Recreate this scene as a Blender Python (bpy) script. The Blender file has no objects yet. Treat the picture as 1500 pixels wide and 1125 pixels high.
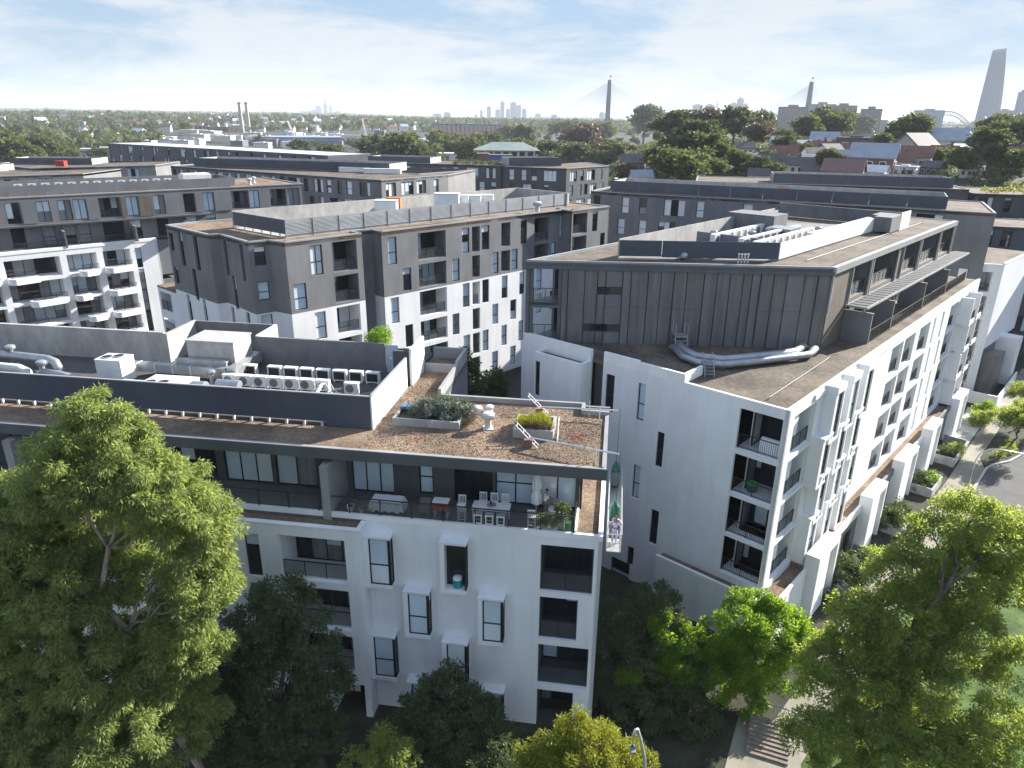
import bpy, math, random
import numpy as np
from mathutils import Vector, Matrix

S = bpy.context.scene
COL = S.collection
R = math.radians
sin, cos = math.sin, math.cos

# ------------------------------------------------------------------ camera
CAM_H = 32.7
F_PX, CX, CY = 1040.0, 750.0, 562.5
TH = math.atan(387 / F_PX)
ROLL = math.atan(.0115)
FW = np.array([0, cos(TH), -sin(TH)])
RT = np.array([1., 0, 0])
DN = -np.cross(RT, FW)
IX = cos(ROLL) * RT - sin(ROLL) * DN
IY = sin(ROLL) * RT + cos(ROLL) * DN
CP = np.array([0, 0, CAM_H])
cam_d = bpy.data.cameras.new('camera')
cam = bpy.data.objects.new('camera', cam_d)
COL.objects.link(cam)
m3 = Matrix(((IX[0], -IY[0], -FW[0]), (IX[1], -IY[1], -FW[1]), (IX[2], -IY[2], -FW[2])))
cam.matrix_world = Matrix.Translation((0, 0, CAM_H)) @ m3.to_4x4()
cam_d.sensor_fit = 'HORIZONTAL'
cam_d.sensor_width = 36
cam_d.lens = 36 * F_PX / 1500
cam_d.clip_start = .5
cam_d.clip_end = 60000
S.camera = cam

# ------------------------------------------------------------------ sky, sun, exposure
SUN_AZ, SUN_EL = 56, 24.8
W = bpy.data.worlds.new('World')
S.world = W
W.use_nodes = True
nt = W.node_tree
nt.nodes.clear()
N = nt.nodes.new
L = nt.links.new
wo = N('ShaderNodeOutputWorld')
bg = N('ShaderNodeBackground')
bg.inputs['Strength'].default_value = .05
sky = N('ShaderNodeTexSky')
sky.sky_type = 'NISHITA'
sky.sun_disc = False
sky.sun_elevation = R(SUN_EL)
sky.sun_rotation = R(SUN_AZ)
sky.altitude = 30
sky.air_density = 1.0
sky.dust_density = .6
sky.ozone_density = 1.2
tc = N('ShaderNodeTexCoord')


mp = N('ShaderNodeMapping')
mp.inputs['Rotation'].default_value = (0, R(3), R(20))
mp.inputs['Location'].default_value = (3.7, .9, 1.6)
mp.inputs['Scale'].default_value = (4.2, 4.2, 17)
L(tc.outputs['Generated'], mp.inputs[0])
nz = N('ShaderNodeTexNoise')
nz.inputs['Scale'].default_value = 1.0
nz.inputs['Detail'].default_value = 12
nz.inputs['Roughness'].default_value = .66
nz.inputs['Distortion'].default_value = .35
L(mp.outputs[0], nz.inputs['Vector'])
rp = N('ShaderNodeValToRGB')
rp.color_ramp.elements[0].position = .40
rp.color_ramp.elements[0].color = (.02, .02, .02, 1)
rp.color_ramp.elements[1].position = .56
rp.color_ramp.elements[1].color = (.85, .85, .85, 1)
L(nz.outputs[0], rp.inputs[0])
mx = N('ShaderNodeMixRGB')
mx.inputs[2].default_value = (4.75, 5.0, 5.25, 1)
L(rp.outputs[0], mx.inputs[0])
sep = N('ShaderNodeSeparateXYZ')
L(tc.outputs['Generated'], sep.inputs[0])
el = N('ShaderNodeValToRGB')              # thin high veil: pale at the horizon, deeper blue overhead
el.color_ramp.elements[0].position = .03
el.color_ramp.elements[0].color = (.255, .37, .455, 1)
el.color_ramp.elements[1].position = .5
el.color_ramp.elements[1].color = (.19, .43, .92, 1)
L(sep.outputs[2], el.inputs[0])
sc10 = N('ShaderNodeMixRGB')
sc10.blend_type = 'MULTIPLY'
sc10.inputs[0].default_value = 1
sc10.inputs[2].default_value = (8.6, 8.6, 8.6, 1)
L(el.outputs[0], sc10.inputs[1])
veil = N('ShaderNodeMixRGB')
veil.inputs[0].default_value = .94
L(sky.outputs[0], veil.inputs[1])
L(sc10.outputs[0], veil.inputs[2])
L(veil.outputs[0], mx.inputs[1])
L(mx.outputs[0], bg.inputs['Color'])
L(bg.outputs[0], wo.inputs['Surface'])

sun_d = bpy.data.lights.new('sun', 'SUN')
sun_d.energy = 5.0
sun_d.angle = R(.5)
sun_d.color = (1, .95, .87)
sun = bpy.data.objects.new('sun', sun_d)
COL.objects.link(sun)
sdir = Vector((cos(R(SUN_EL)) * sin(R(SUN_AZ)), cos(R(SUN_EL)) * cos(R(SUN_AZ)), sin(R(SUN_EL))))
sun.rotation_euler = (-sdir).to_track_quat('-Z', 'Y').to_euler()
sun.location = (60, 40, 120)
S.view_settings.view_transform = 'Standard'
S.view_settings.look = 'None'
S.view_settings.exposure = 1.68
S.view_settings.gamma = 1
S.view_settings.use_curve_mapping = False
S.cycles.max_bounces = 6
S.cycles.transparent_max_bounces = 8
S.cycles.use_denoising = True
HAZE = .9e-4

# ------------------------------------------------------------------ helpers
rng = random.Random(7)
nr = np.random.default_rng(11)


def ray(px, py):
    d = FW + IX * (px - CX) / F_PX + IY * (py - CY) / F_PX
    return d / np.linalg.norm(d)


def at(px, py, Z):                      # point of a horizontal plane
    d = ray(px, py)
    return CP + d * (Z - CAM_H) / d[2]


def at_y(px, py, Y):                    # point of a vertical plane y = Y
    d = ray(px, py)
    return CP + d * Y / d[1]


def far(px, py, D):
    d = ray(px, py)
    return CP + d * D / math.hypot(d[0], d[1])


ORG = {}


def tag(o, label=None, cat=None, group=None, kind=None):
    if label:
        o['label'] = label
    if cat:
        o['category'] = cat
    if group:
        o['group'] = group
    if kind:
        o['kind'] = kind
    return o


def thing(name, loc, label, cat, group=None, rz=0):
    o = bpy.data.objects.new(name, None)
    o.empty_display_size = .3
    COL.objects.link(o)
    o.location = loc
    o.rotation_euler = (0, 0, rz)
    ORG[o] = Vector(loc)
    return tag(o, label, cat, group)


def link(name, me, parent=None, loc=(0, 0, 0), rz=0):
    o = bpy.data.objects.new(name, me)
    COL.objects.link(o)
    if parent:
        o.parent = parent
    o.location = loc
    o.rotation_euler = (0, 0, rz)
    return o


class MB:
    def __init__(s):
        s.v = []
        s.f = []

    def poly(s, *p):
        n = len(s.v)
        s.v += [tuple(q) for q in p]
        s.f.append(tuple(range(n, n + len(p))))
        return s

    def hexa(s, p):
        n = len(s.v)
        s.v += [tuple(q) for q in p]
        for f in ((0, 3, 2, 1), (4, 5, 6, 7), (0, 1, 5, 4), (1, 2, 6, 5), (2, 3, 7, 6), (3, 0, 4, 7)):
            s.f.append(tuple(n + i for i in f))
        return s

    def box(s, x0, x1, y0, y1, z0, z1):
        return s.hexa([(x0, y0, z0), (x1, y0, z0), (x1, y1, z0), (x0, y1, z0), (x0, y0, z1), (x1, y0, z1), (x1, y1, z1), (x0, y1, z1)])

    def fbox(s, F, u0, u1, d0, d1, z0, z1):
        q = [F(u, d, z) for z in (z0, z1) for u, d in ((u0, d0), (u1, d0), (u1, d1), (u0, d1))]
        return s.hexa(q)

    def prism(s, pts, z0, z1):
        k = len(pts)
        n = len(s.v)
        s.v += [(p[0], p[1], z0) for p in pts] + [(p[0], p[1], z1) for p in pts]
        s.f.append(tuple(n + i for i in range(k))[::-1])
        s.f.append(tuple(n + k + i for i in range(k)))
        for i in range(k):
            j = (i + 1) % k
            s.f.append((n + i, n + j, n + k + j, n + k + i))
        return s

    def tube(s, pts, r, n=8, r1=None):
        pts = [Vector(p) for p in pts]
        k = len(pts)
        b = len(s.v)
        for i, p in enumerate(pts):
            t = (pts[min(i + 1, k - 1)] - pts[max(i - 1, 0)]).normalized()
            a = t.cross(Vector((0, 0, 1)))
            if a.length < .05:
                a = t.cross(Vector((1, 0, 0)))
            a.normalize()
            c = t.cross(a)
            rr = r if r1 is None else r + (r1 - r) * i / max(1, k - 1)
            for j in range(n):
                w = 2 * math.pi * j / n
                s.v.append(tuple(p + a * cos(w) * rr + c * sin(w) * rr))
        for i in range(k - 1):
            for j in range(n):
                j2 = (j + 1) % n
                s.f.append((b + i * n + j, b + i * n + j2, b + (i + 1) * n + j2, b + (i + 1) * n + j))
        s.f.append(tuple(b + j for j in range(n))[::-1])
        s.f.append(tuple(b + (k - 1) * n + j for j in range(n)))
        return s

    def lathe(s, c, prof, n=12):
        b = len(s.v)
        for r, z in prof:
            for j in range(n):
                w = 2 * math.pi * j / n
                s.v.append((c[0] + r * cos(w), c[1] + r * sin(w), c[2] + z))
        for i in range(len(prof) - 1):
            for j in range(n):
                j2 = (j + 1) % n
                s.f.append((b + i * n + j, b + i * n + j2, b + (i + 1) * n + j2, b + (i + 1) * n + j))
        s.f.append(tuple(b + j for j in range(n))[::-1])
        s.f.append(tuple(b + (len(prof) - 1) * n + j for j in range(n)))
        return s

    def mesh(s, name, mat, org=None, smooth=False):
        me = bpy.data.meshes.new(name)
        v = s.v
        if org is not None:
            v = [(a - org[0], b - org[1], c - org[2]) for a, b, c in v]
        me.from_pydata(v, [], s.f)
        if mat is not None:
            me.materials.append(mat)
        if smooth:
            me.shade_smooth()
        me.update()
        return me

    def build(s, name, mat, parent=None, smooth=False, **t):
        org = ORG[parent] if parent is not None else None
        o = link(name, s.mesh(name, mat, org, smooth), parent)
        ORG[o] = org if org is not None else Vector((0, 0, 0))
        return tag(o, **t) if t else o


class Fr:
    """a vertical facade plane: u along it (compass heading h), d outward, z up"""
    def __init__(s, P, h, out=1):
        s.P = (P[0], P[1])
        s.u = (sin(R(h)), cos(R(h)))
        s.n = (s.u[1] * out, -s.u[0] * out)
        s.out = out
        s.rz = math.atan2(s.u[1] * out, s.u[0] * out)

    def __call__(s, u, d, z):
        return (s.P[0] + s.u[0] * u + s.n[0] * d, s.P[1] + s.u[1] * u + s.n[1] * d, z)

    def xy(s, u, d):
        return s(u, d, 0)[:2]

    def org(s, u0, u1, d, z):
        return s(u0 if s.out == 1 else u1, d, z)


def between(P, Q, out=1):
    return Fr(P, math.degrees(math.atan2(Q[0] - P[0], Q[1] - P[1])), out), math.hypot(Q[0] - P[0], Q[1] - P[1])


# ------------------------------------------------------------------ materials
def mat(name, rgb, rough=.7, var=.12, scale=2.0, streak=0, bump=0, bscale=30, metal=0, spec=.4, coat=0, alpha=1, detail=5, rgb2=None, obj=False, patch=.10):
    m = bpy.data.materials.new(name)
    m.use_nodes = True
    t = m.node_tree
    b = t.nodes['Principled BSDF']
    b.inputs['Roughness'].default_value = rough
    b.inputs['Metallic'].default_value = metal
    b.inputs['Specular IOR Level'].default_value = spec
    b.inputs['Coat Weight'].default_value = coat
    b.inputs['Alpha'].default_value = alpha
    g = t.nodes.new('ShaderNodeNewGeometry')
    co = g.outputs['Position']
    if obj:
        tcn = t.nodes.new('ShaderNodeTexCoord')
        co = tcn.outputs['Object']
    n = t.nodes.new('ShaderNodeTexNoise')
    n.inputs['Scale'].default_value = scale
    n.inputs['Detail'].default_value = detail
    n.inputs['Roughness'].default_value = .65
    if streak:
        mpn = t.nodes.new('ShaderNodeMapping')
        mpn.inputs['Scale'].default_value = (1, 1, streak)
        t.links.new(co, mpn.inputs[0])
        t.links.new(mpn.outputs[0], n.inputs['Vector'])
    else:
        t.links.new(co, n.inputs['Vector'])
    r = t.nodes.new('ShaderNodeValToRGB')
    a = [max(0, c * (1 - var)) for c in rgb]
    c2 = rgb2 or [min(1, c * (1 + var)) for c in rgb]
    r.color_ramp.elements[0].position = .3
    r.color_ramp.elements[1].position = .7
    r.color_ramp.elements[0].color = (*a, 1)
    r.color_ramp.elements[1].color = (*c2, 1)
    t.links.new(n.outputs[0], r.inputs[0])
    if patch:
        n3 = t.nodes.new('ShaderNodeTexNoise')
        n3.inputs['Scale'].default_value = min(.35, scale * .3)
        n3.inputs['Detail'].default_value = 6
        n3.inputs['Roughness'].default_value = .6
        t.links.new(co, n3.inputs['Vector'])
        r3 = t.nodes.new('ShaderNodeValToRGB')
        r3.color_ramp.elements[0].position = .36
        r3.color_ramp.elements[1].position = .62
        r3.color_ramp.elements[0].color = (1 - patch * 1.4, 1 - patch * 1.4, 1 - patch * 1.4, 1)
        r3.color_ramp.elements[1].color = (1 + patch * .4, 1 + patch * .4, 1 + patch * .4, 1)
        t.links.new(n3.outputs[0], r3.inputs[0])
        mm = t.nodes.new('ShaderNodeMixRGB')
        mm.blend_type = 'MULTIPLY'
        mm.inputs[0].default_value = 1
        t.links.new(r.outputs[0], mm.inputs[1])
        t.links.new(r3.outputs[0], mm.inputs[2])
        t.links.new(mm.outputs[0], b.inputs['Base Color'])
    else:
        t.links.new(r.outputs[0], b.inputs['Base Color'])
    if bump:
        n2 = t.nodes.new('ShaderNodeTexNoise')
        n2.inputs['Scale'].default_value = bscale
        n2.inputs['Detail'].default_value = 4
        t.links.new(co, n2.inputs['Vector'])
        bp = t.nodes.new('ShaderNodeBump')
        bp.inputs['Strength'].default_value = bump
        bp.inputs['Distance'].default_value = .05
        t.links.new(n2.outputs[0], bp.inputs['Height'])
        t.links.new(bp.outputs[0], b.inputs['Normal'])
    return m


def leafmat(name, rgb, rgb2, trans, k=.35):
    m = bpy.data.materials.new(name)
    m.use_nodes = True
    t = m.node_tree
    t.nodes.clear()
    o = t.nodes.new('ShaderNodeOutputMaterial')
    mix = t.nodes.new('ShaderNodeMixShader')
    mix.inputs[0].default_value = k
    d = t.nodes.new('ShaderNodeBsdfPrincipled')
    d.inputs['Roughness'].default_value = .5
    d.inputs['Specular IOR Level'].default_value = .3 if 'olive' not in name else .05
    tr = t.nodes.new('ShaderNodeBsdfTranslucent')
    g = t.nodes.new('ShaderNodeNewGeometry')
    r = t.nodes.new('ShaderNodeValToRGB')
    r.color_ramp.elements[0].color = (*rgb, 1)
    r.color_ramp.elements[1].color = (*rgb2, 1)
    t.links.new(g.outputs['Random Per Island'], r.inputs[0])
    t.links.new(r.outputs[0], d.inputs['Base Color'])
    r2 = t.nodes.new('ShaderNodeValToRGB')
    r2.color_ramp.elements[0].color = (*[c * .7 for c in trans], 1)
    r2.color_ramp.elements[1].color = (*trans, 1)
    t.links.new(g.outputs['Random Per Island'], r2.inputs[0])
    t.links.new(r2.outputs[0], tr.inputs['Color'])
    t.links.new(d.outputs[0], mix.inputs[1])
    t.links.new(tr.outputs[0], mix.inputs[2])
    t.links.new(mix.outputs[0], o.inputs['Surface'])
    return m


M = dict(
    white=mat('white_render', (.72, .725, .73), .75, .06, 1.3, .10, patch=.045),
    white2=mat('white_trim', (.80, .80, .79), .6, .03, 1.5),
    dark=mat('charcoal_render', (.175, .175, .18), .8, .12, 1.0, .2, patch=.12),
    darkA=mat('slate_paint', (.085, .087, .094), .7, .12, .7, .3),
    clad=mat('bronze_cladding', (.150, .146, .146), .5, .30, 3.0, .06),
    cladb=mat('cladding_groove', (.07, .066, .066), .6, .2, 3.0, .1),
    timber=mat('brown_screen_cladding', (.14, .115, .098), .7, .25, 4, .08),
    navy=mat('navy_screen_metal', (.068, .080, .105), .45, .12, .8, .5),
    grey=mat('grey_screen_metal', (.17, .18, .19), .5, .1, .8, .5),
    louvre=mat('louvre_metal', (.42, .44, .46), .5, .1, 1.0, metal=.1),
    concrete=mat('concrete', (.36, .35, .33), .85, .22, 1.2, .5, .25, 12),
    concd=mat('dark_concrete', (.16, .16, .165), .85, .2, 1.2, .5),
    cap=mat('metal_capping', (.30, .30, .30), .45, .08, 1.0),
    capdark=mat('dark_fascia', (.10, .105, .112), .5, .1, 1.0),
    gravel=mat('tan_gravel', (.19, .122, .076), .95, .45, 5.0, 0, 1.0, 14, rgb2=(.31, .22, .15), detail=9, patch=.32),
    graveld=mat('brown_gravel', (.118, .088, .063), .95, .35, 3.0, 0, .9, 11, rgb2=(.185, .148, .112), detail=9, patch=.34),
    deck=mat('plant_deck_membrane', (.085, .078, .075), .85, .3, 1.5),
    paver=mat('terrace_paving', (.13, .125, .12), .7, .2, 2.5),
    frame=mat('black_window_frame', (.018, .019, .021), .4, .1, 2),
    glass=mat('dark_glass', (.022, .026, .030), .06, .3, .7, spec=.6),
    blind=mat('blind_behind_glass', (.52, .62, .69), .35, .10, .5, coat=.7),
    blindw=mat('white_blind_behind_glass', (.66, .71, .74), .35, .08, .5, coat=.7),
    curtain=mat('curtain_behind_glass', (.20, .22, .23), .4, .35, 3, .05, coat=.7),
    rail=mat('dark_rail', (.035, .036, .038), .4, .1, 3),
    clear=mat('balustrade_glass', (.09, .105, .11), .05, .1, 1, spec=.6, alpha=.30),
    whitem=mat('white_appliance_metal', (.76, .76, .74), .45, .06, 3, obj=True),
    offm=mat('weathered_appliance', (.55, .55, .53), .5, .12, 3, obj=True),
    galv=mat('galvanised_duct', (.36, .38, .39), .38, .16, 2.5, metal=.55),
    alu=mat('aluminium', (.62, .62, .61), .35, .08, 2, metal=.6),
    black=mat('black_grille', (.02, .02, .02), .6, .2, 4),
    asphalt=mat('asphalt', (.085, .083, .08), .9, .18, 1.2, 0, .3, 40),
    path=mat('cream_footpath', (.25, .23, .18), .9, .14, .8, 0, .15, 20, patch=.2),
    kerb=mat('kerb_concrete', (.42, .41, .38), .9, .15, 1.5),
    soil=mat('mulch_ground', (.035, .03, .022), .95, .4, 1.0, 0, .5, 8, rgb2=(.055, .06, .03)),
    lawn=mat('lawn_grass', (.045, .10, .012), .95, .4, 1.2, 0, .6, 25, rgb2=(.095, .16, .022), patch=.3),
    bark=mat('pale_bark', (.32, .26, .20), .9, .35, 3, .3),
    barkd=mat('dark_bark', (.09, .07, .055), .9, .35, 3, .3),
    wood=mat('weathered_timber', (.20, .165, .125), .85, .3, 4, .15),
    terra=mat('terracotta_tiles', (.19, .095, .07), .85, .25, 3),
    slate=mat('slate_tiles', (.10, .09, .095), .8, .25, 3),
    tinw=mat('pale_tin_roof', (.62, .63, .63), .5, .1, 1.5),
    tinb=mat('blue_grey_tin_roof', (.30, .33, .37), .5, .1, 1.5),
    tinr=mat('red_tin_roof', (.19, .10, .085), .6, .2, 1.5),
    brick=mat('red_brick_wall', (.19, .11, .085), .85, .25, 2),
    sand=mat('sandstone_wall', (.46, .37, .24), .85, .15, .3),
    cream=mat('cream_wall', (.56, .52, .44), .8, .12, .8),
    palew=mat('pale_house_wall', (.66, .65, .62), .8, .08, .8),
    greenroof=mat('green_tin_roof', (.27, .32, .28), .6, .12, .3),
    blue=mat('blue_paint', (.05, .13, .30), .6, .15, .5),
    bluep=mat('pale_blue_paint', (.20, .34, .48), .6, .15, .1),
    orange=mat('orange_paint', (.60, .14, .04), .6, .15, 1, obj=True),
    red=mat('red_plastic', (.42, .03, .025), .5, .15, 2, obj=True),
    teal=mat('teal_plastic', (.03, .26, .28), .45, .15, 2, obj=True),
    green=mat('green_plastic', (.02, .13, .08), .45, .2, 2, obj=True),
    lime=mat('lime_green_plastic', (.10, .42, .08), .45, .2, 2, obj=True),
    silo=mat('pink_silo_concrete', (.50, .33, .28), .85, .1, .05),
    siloc=mat('silo_shadow_joint', (.20, .14, .13), .85, .1, .05),
    tower=mat('tower_glass_grey', (.22, .25, .29), .35, .12, .01),
    towerb=mat('tower_concrete_brown', (.20, .17, .15), .7, .12, .02),
    towerp=mat('tower_pale', (.34, .37, .40), .5, .1, .01),
    steel=mat('bridge_steel', (.16, .17, .18), .6, .1, .05),
    cloth=mat('white_cloth', (.78, .79, .80), .9, .05, 6),
    wicker=mat('grey_wicker', (.33, .32, .30), .9, .3, 12),
    skin=mat('skin', (.30, .17, .11), .55, .08, 8),
    hair=mat('dark_hair', (.015, .012, .010), .6, .2, 8),
    shirt=mat('white_shirt_cloth', (.72, .72, .74), .9, .06, 8),
    trouser=mat('grey_trouser_cloth', (.12, .105, .10), .9, .15, 8),
    lav=mat('lavender_shirt_cloth', (.55, .50, .66), .9, .15, 8),
    water=mat('harbour_water', (.05, .09, .11), .15, .1, .05),
)
LEAF = dict(
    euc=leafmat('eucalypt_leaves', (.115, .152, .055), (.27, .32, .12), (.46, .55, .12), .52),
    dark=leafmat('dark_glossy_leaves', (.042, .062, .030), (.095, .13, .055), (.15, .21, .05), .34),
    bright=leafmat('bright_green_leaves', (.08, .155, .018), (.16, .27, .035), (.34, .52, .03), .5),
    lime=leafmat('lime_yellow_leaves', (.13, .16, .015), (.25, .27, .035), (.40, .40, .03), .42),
    mid=leafmat('mid_green_leaves', (.105, .155, .048), (.23, .28, .075), (.48, .56, .09), .52),
    grey=leafmat('silver_green_leaves', (.10, .13, .10), (.22, .26, .21), (.14, .18, .12), .2),
    rust=leafmat('rust_leaves', (.12, .088, .06), (.18, .13, .09), (.18, .12, .06), .3),
    far=leafmat('olive_leaves', (.06, .078, .042), (.115, .135, .07), (.16, .19, .06), .34),
    farl=leafmat('light_olive_leaves', (.075, .095, .042), (.145, .165, .07), (.19, .22, .06), .35),
)

# ------------------------------------------------------------------ window and balcony pieces (shared meshes)
CACHE = {}


def cached(key, fn):
    if key not in CACHE:
        CACHE[key] = fn()
    return CACHE[key]


def pane_mesh(w, h, mk):
    w, h = round(w, 2), round(h, 2)
    return cached(('pane', w, h, mk), lambda: MB().box(0, w, 0, .02, 0, h).mesh('pane', M[mk]))


def frame_mesh(w, h, vs, hs):
    """outer frame with vertical bars at vs and horizontal bars at hs"""
    w, h = round(w, 2), round(h, 2)
    t = .07

    def mk():
        b = MB()
        b.box(0, t, 0, .09, 0, h).box(w - t, w, 0, .09, 0, h).box(t, w - t, 0, .09, 0, t).box(t, w - t, 0, .09, h - t, h)
        for x in vs:
            b.box(x - t / 2, x + t / 2, .002, .088, t, h - t)
        for z in hs:
            b.box(t, w - t, .004, .086, z - t / 2, z + t / 2)
        return b.mesh('window_frame', M['frame'])
    return cached(('frame', w, h, tuple(vs), tuple(hs)), mk)


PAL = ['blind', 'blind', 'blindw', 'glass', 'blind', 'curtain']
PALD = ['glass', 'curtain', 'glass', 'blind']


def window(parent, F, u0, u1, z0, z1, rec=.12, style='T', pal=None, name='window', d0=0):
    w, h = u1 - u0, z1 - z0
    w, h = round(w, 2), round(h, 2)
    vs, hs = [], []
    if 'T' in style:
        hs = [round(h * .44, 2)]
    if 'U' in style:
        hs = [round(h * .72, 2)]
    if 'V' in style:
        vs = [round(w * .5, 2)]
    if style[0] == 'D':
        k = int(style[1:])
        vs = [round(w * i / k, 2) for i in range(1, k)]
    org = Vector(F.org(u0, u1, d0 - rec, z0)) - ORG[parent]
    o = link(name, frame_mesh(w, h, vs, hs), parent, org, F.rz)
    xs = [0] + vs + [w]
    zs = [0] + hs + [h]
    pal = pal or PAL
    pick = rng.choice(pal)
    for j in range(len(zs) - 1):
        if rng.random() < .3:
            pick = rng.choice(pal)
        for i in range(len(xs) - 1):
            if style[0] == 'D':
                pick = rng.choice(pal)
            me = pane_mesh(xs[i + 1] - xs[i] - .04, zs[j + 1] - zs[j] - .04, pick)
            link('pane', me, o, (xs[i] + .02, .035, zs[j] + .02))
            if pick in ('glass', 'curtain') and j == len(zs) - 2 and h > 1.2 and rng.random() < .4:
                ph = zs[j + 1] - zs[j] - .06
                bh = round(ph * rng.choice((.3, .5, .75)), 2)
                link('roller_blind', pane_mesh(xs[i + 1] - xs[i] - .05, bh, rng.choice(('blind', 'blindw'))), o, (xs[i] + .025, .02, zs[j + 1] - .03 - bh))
    return o


def shell_mesh(w, h, dep, mk, open_left=False, open_right=False):
    def f():
        b = MB()
        t = .06
        b.box(0, w, -.02, dep, 0, t).box(0, w, -.02, dep, h - t, h)
        if not open_left:
            b.box(0, t, -.02, dep, t, h - t)
        if not open_right:
            b.box(w - t, w, -.02, dep, t, h - t)
        b.box(0, w, dep, dep + .05, 0, h)
        return b.mesh('balcony', M[mk])
    return cached(('shell', w, h, dep, mk, open_left, open_right), f)


def rail_mesh(w, kind, hgt=1.02):
    def f():
        b = MB()
        b.box(0, w, -.03, .03, hgt - .05, hgt)
        k = max(1, round(w / 1.2))
        for i in range(k + 1):
            x = min(max(i * w / k, .025), w - .025)
            b.box(x - .022, x + .022, -.022, .022, 0, hgt - .05)
        if kind == 'bars':
            b.box(0, w, -.015, .015, .08, .12)
            kk = int(w / .13)
            for i in range(1, kk):
                x = i * w / kk
                b.box(x - .009, x + .009, -.009, .009, .12, hgt - .05)
        return b.mesh('railing', M['rail'])
    return cached(('rail', w, kind, hgt), f)


def balcony(parent, F, u0, u1, z0, z1, dep=1.8, wall='white', rail='glass', n=3, pal=None, d0=0, railh=1.0, name='balcony', full=True, ol=False, orr=False):
    w, h = round(u1 - u0, 2), round(z1 - z0, 2)
    org = Vector(F.org(u0, u1, d0, z0)) - ORG[parent]
    if F.out == -1:
        ol, orr = orr, ol
    o = link(name, shell_mesh(w, h, dep, wall, ol, orr), parent, org, F.rz)
    pal = pal or PALD
    if full:
        x0 = .06
        ww = w - .12
        vs = [round(ww * i / n, 2) for i in range(1, n)]
        link('door_frame', frame_mesh(round(ww, 2), round(h - .12, 2), vs, []), o, (x0, dep - .1, .06))
        xs = [0] + vs + [ww]
        for i in range(n):
            me = pane_mesh(xs[i + 1] - xs[i] - .04, h - .2, rng.choice(pal))
            link('pane', me, o, (x0 + xs[i] + .02, dep - .06, .1))
            if rng.random() < .3:
                bh = round((h - .24) * rng.choice((.35, .6, .95)), 2)
                link('roller_blind', pane_mesh(xs[i + 1] - xs[i] - .05, bh, rng.choice(('curtain', 'blind', 'blindw'))), o, (x0 + xs[i] + .025, dep - .09, h - .12 - bh))
    if rail:
        rw = round(w - .1, 2)
        link('railing', rail_mesh(rw, rail, railh), o, (.05, .06, .06))
        if rail == 'glass':
            k = max(1, round(rw / 1.2))
            for i in range(k):
                me = pane_mesh(rw / k - .08, railh - .16, 'clear')
                link('glass_panel', me, o, (.05 + i * rw / k + .04, .05, .13))
    return o


def wall(parent, F, u0, u1, z0, z1, ops, mk, name='wall', dep=.22, d=0, back=True):
    """one wall sheet with real openings and reveals"""
    us = sorted({u0, u1, *[x for o in ops for x in o[:2] if u0 < x < u1]})
    zs = sorted({z0, z1, *[x for o in ops for x in o[2:4] if z0 < x < z1]})
    b = MB()

    def hole(uc, zc_):
        return any(o[0] < uc < o[1] and o[2] < zc_ < o[3] for o in ops)
    for i in range(len(us) - 1):
        j = 0
        while j < len(zs) - 1:
            uc = (us[i] + us[i + 1]) / 2
            if hole(uc, (zs[j] + zs[j + 1]) / 2):
                j += 1
                continue
            k = j
            while k + 1 < len(zs) - 1 and not hole(uc, (zs[k + 1] + zs[k + 2]) / 2):
                k += 1
            b.poly(F(us[i], d, zs[j]), F(us[i + 1], d, zs[j]), F(us[i + 1], d, zs[k + 1]), F(us[i], d, zs[k + 1]))
            if back:
                b.poly(F(us[i], d - dep, zs[j]), F(us[i + 1], d - dep, zs[j]), F(us[i + 1], d - dep, zs[k + 1]), F(us[i], d - dep, zs[k + 1]))
            j = k + 1
    for o in ops + [(u0, u1, z0, z1)]:
        a, c, e, g = max(o[0], u0), min(o[1], u1), max(o[2], z0), min(o[3], z1)
        for p, q in (((a, e), (c, e)), ((c, e), (c, g)), ((c, g), (a, g)), ((a, g), (a, e))):
            b.poly(F(p[0], d, p[1]), F(q[0], d, q[1]), F(q[0], d - dep, q[1]), F(p[0], d - dep, p[1]))
    return b.build(name, M[mk], parent)


def slab(parent, pts, z0, z1, mk, name):
    return MB().prism(pts, z0, z1).build(name, M[mk], parent)


def coping(parent, pts, z0, z1, w, mk, name='parapet', closed=True):
    """a parapet of width w just inside the outline; mitred"""
    k = len(pts)
    area = sum(pts[i][0] * pts[(i + 1) % k][1] - pts[(i + 1) % k][0] * pts[i][1] for i in range(k))
    sg = 1 if area > 0 else -1
    inn = []
    for i in range(k):
        a, p, c = Vector(pts[i - 1]), Vector(pts[i]), Vector(pts[(i + 1) % k])
        d1 = (p - a).normalized() if (closed or i > 0) else (c - p).normalized()
        d2 = (c - p).normalized() if (closed or i < k - 1) else d1
        n1 = Vector((-d1.y, d1.x)) * sg
        n2 = Vector((-d2.y, d2.x)) * sg
        bis = (n1 + n2).normalized()
        inn.append(p + bis * (w / max(.35, bis.dot(n1))))
    b = MB()
    for i in range(k if closed else k - 1):
        j = (i + 1) % k
        b.hexa([(*pts[i], z0), (*pts[j], z0), (*inn[j], z0), (*inn[i], z0), (*pts[i], z1), (*pts[j], z1), (*inn[j], z1), (*inn[i], z1)])
    return b.build(name, M[mk], parent)

# ------------------------------------------------------------------ ground, road, paths
def sst(a, b, x):
    t = min(1, max(0, (x - a) / (b - a)))
    return t * t * (3 - 2 * t)


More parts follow.
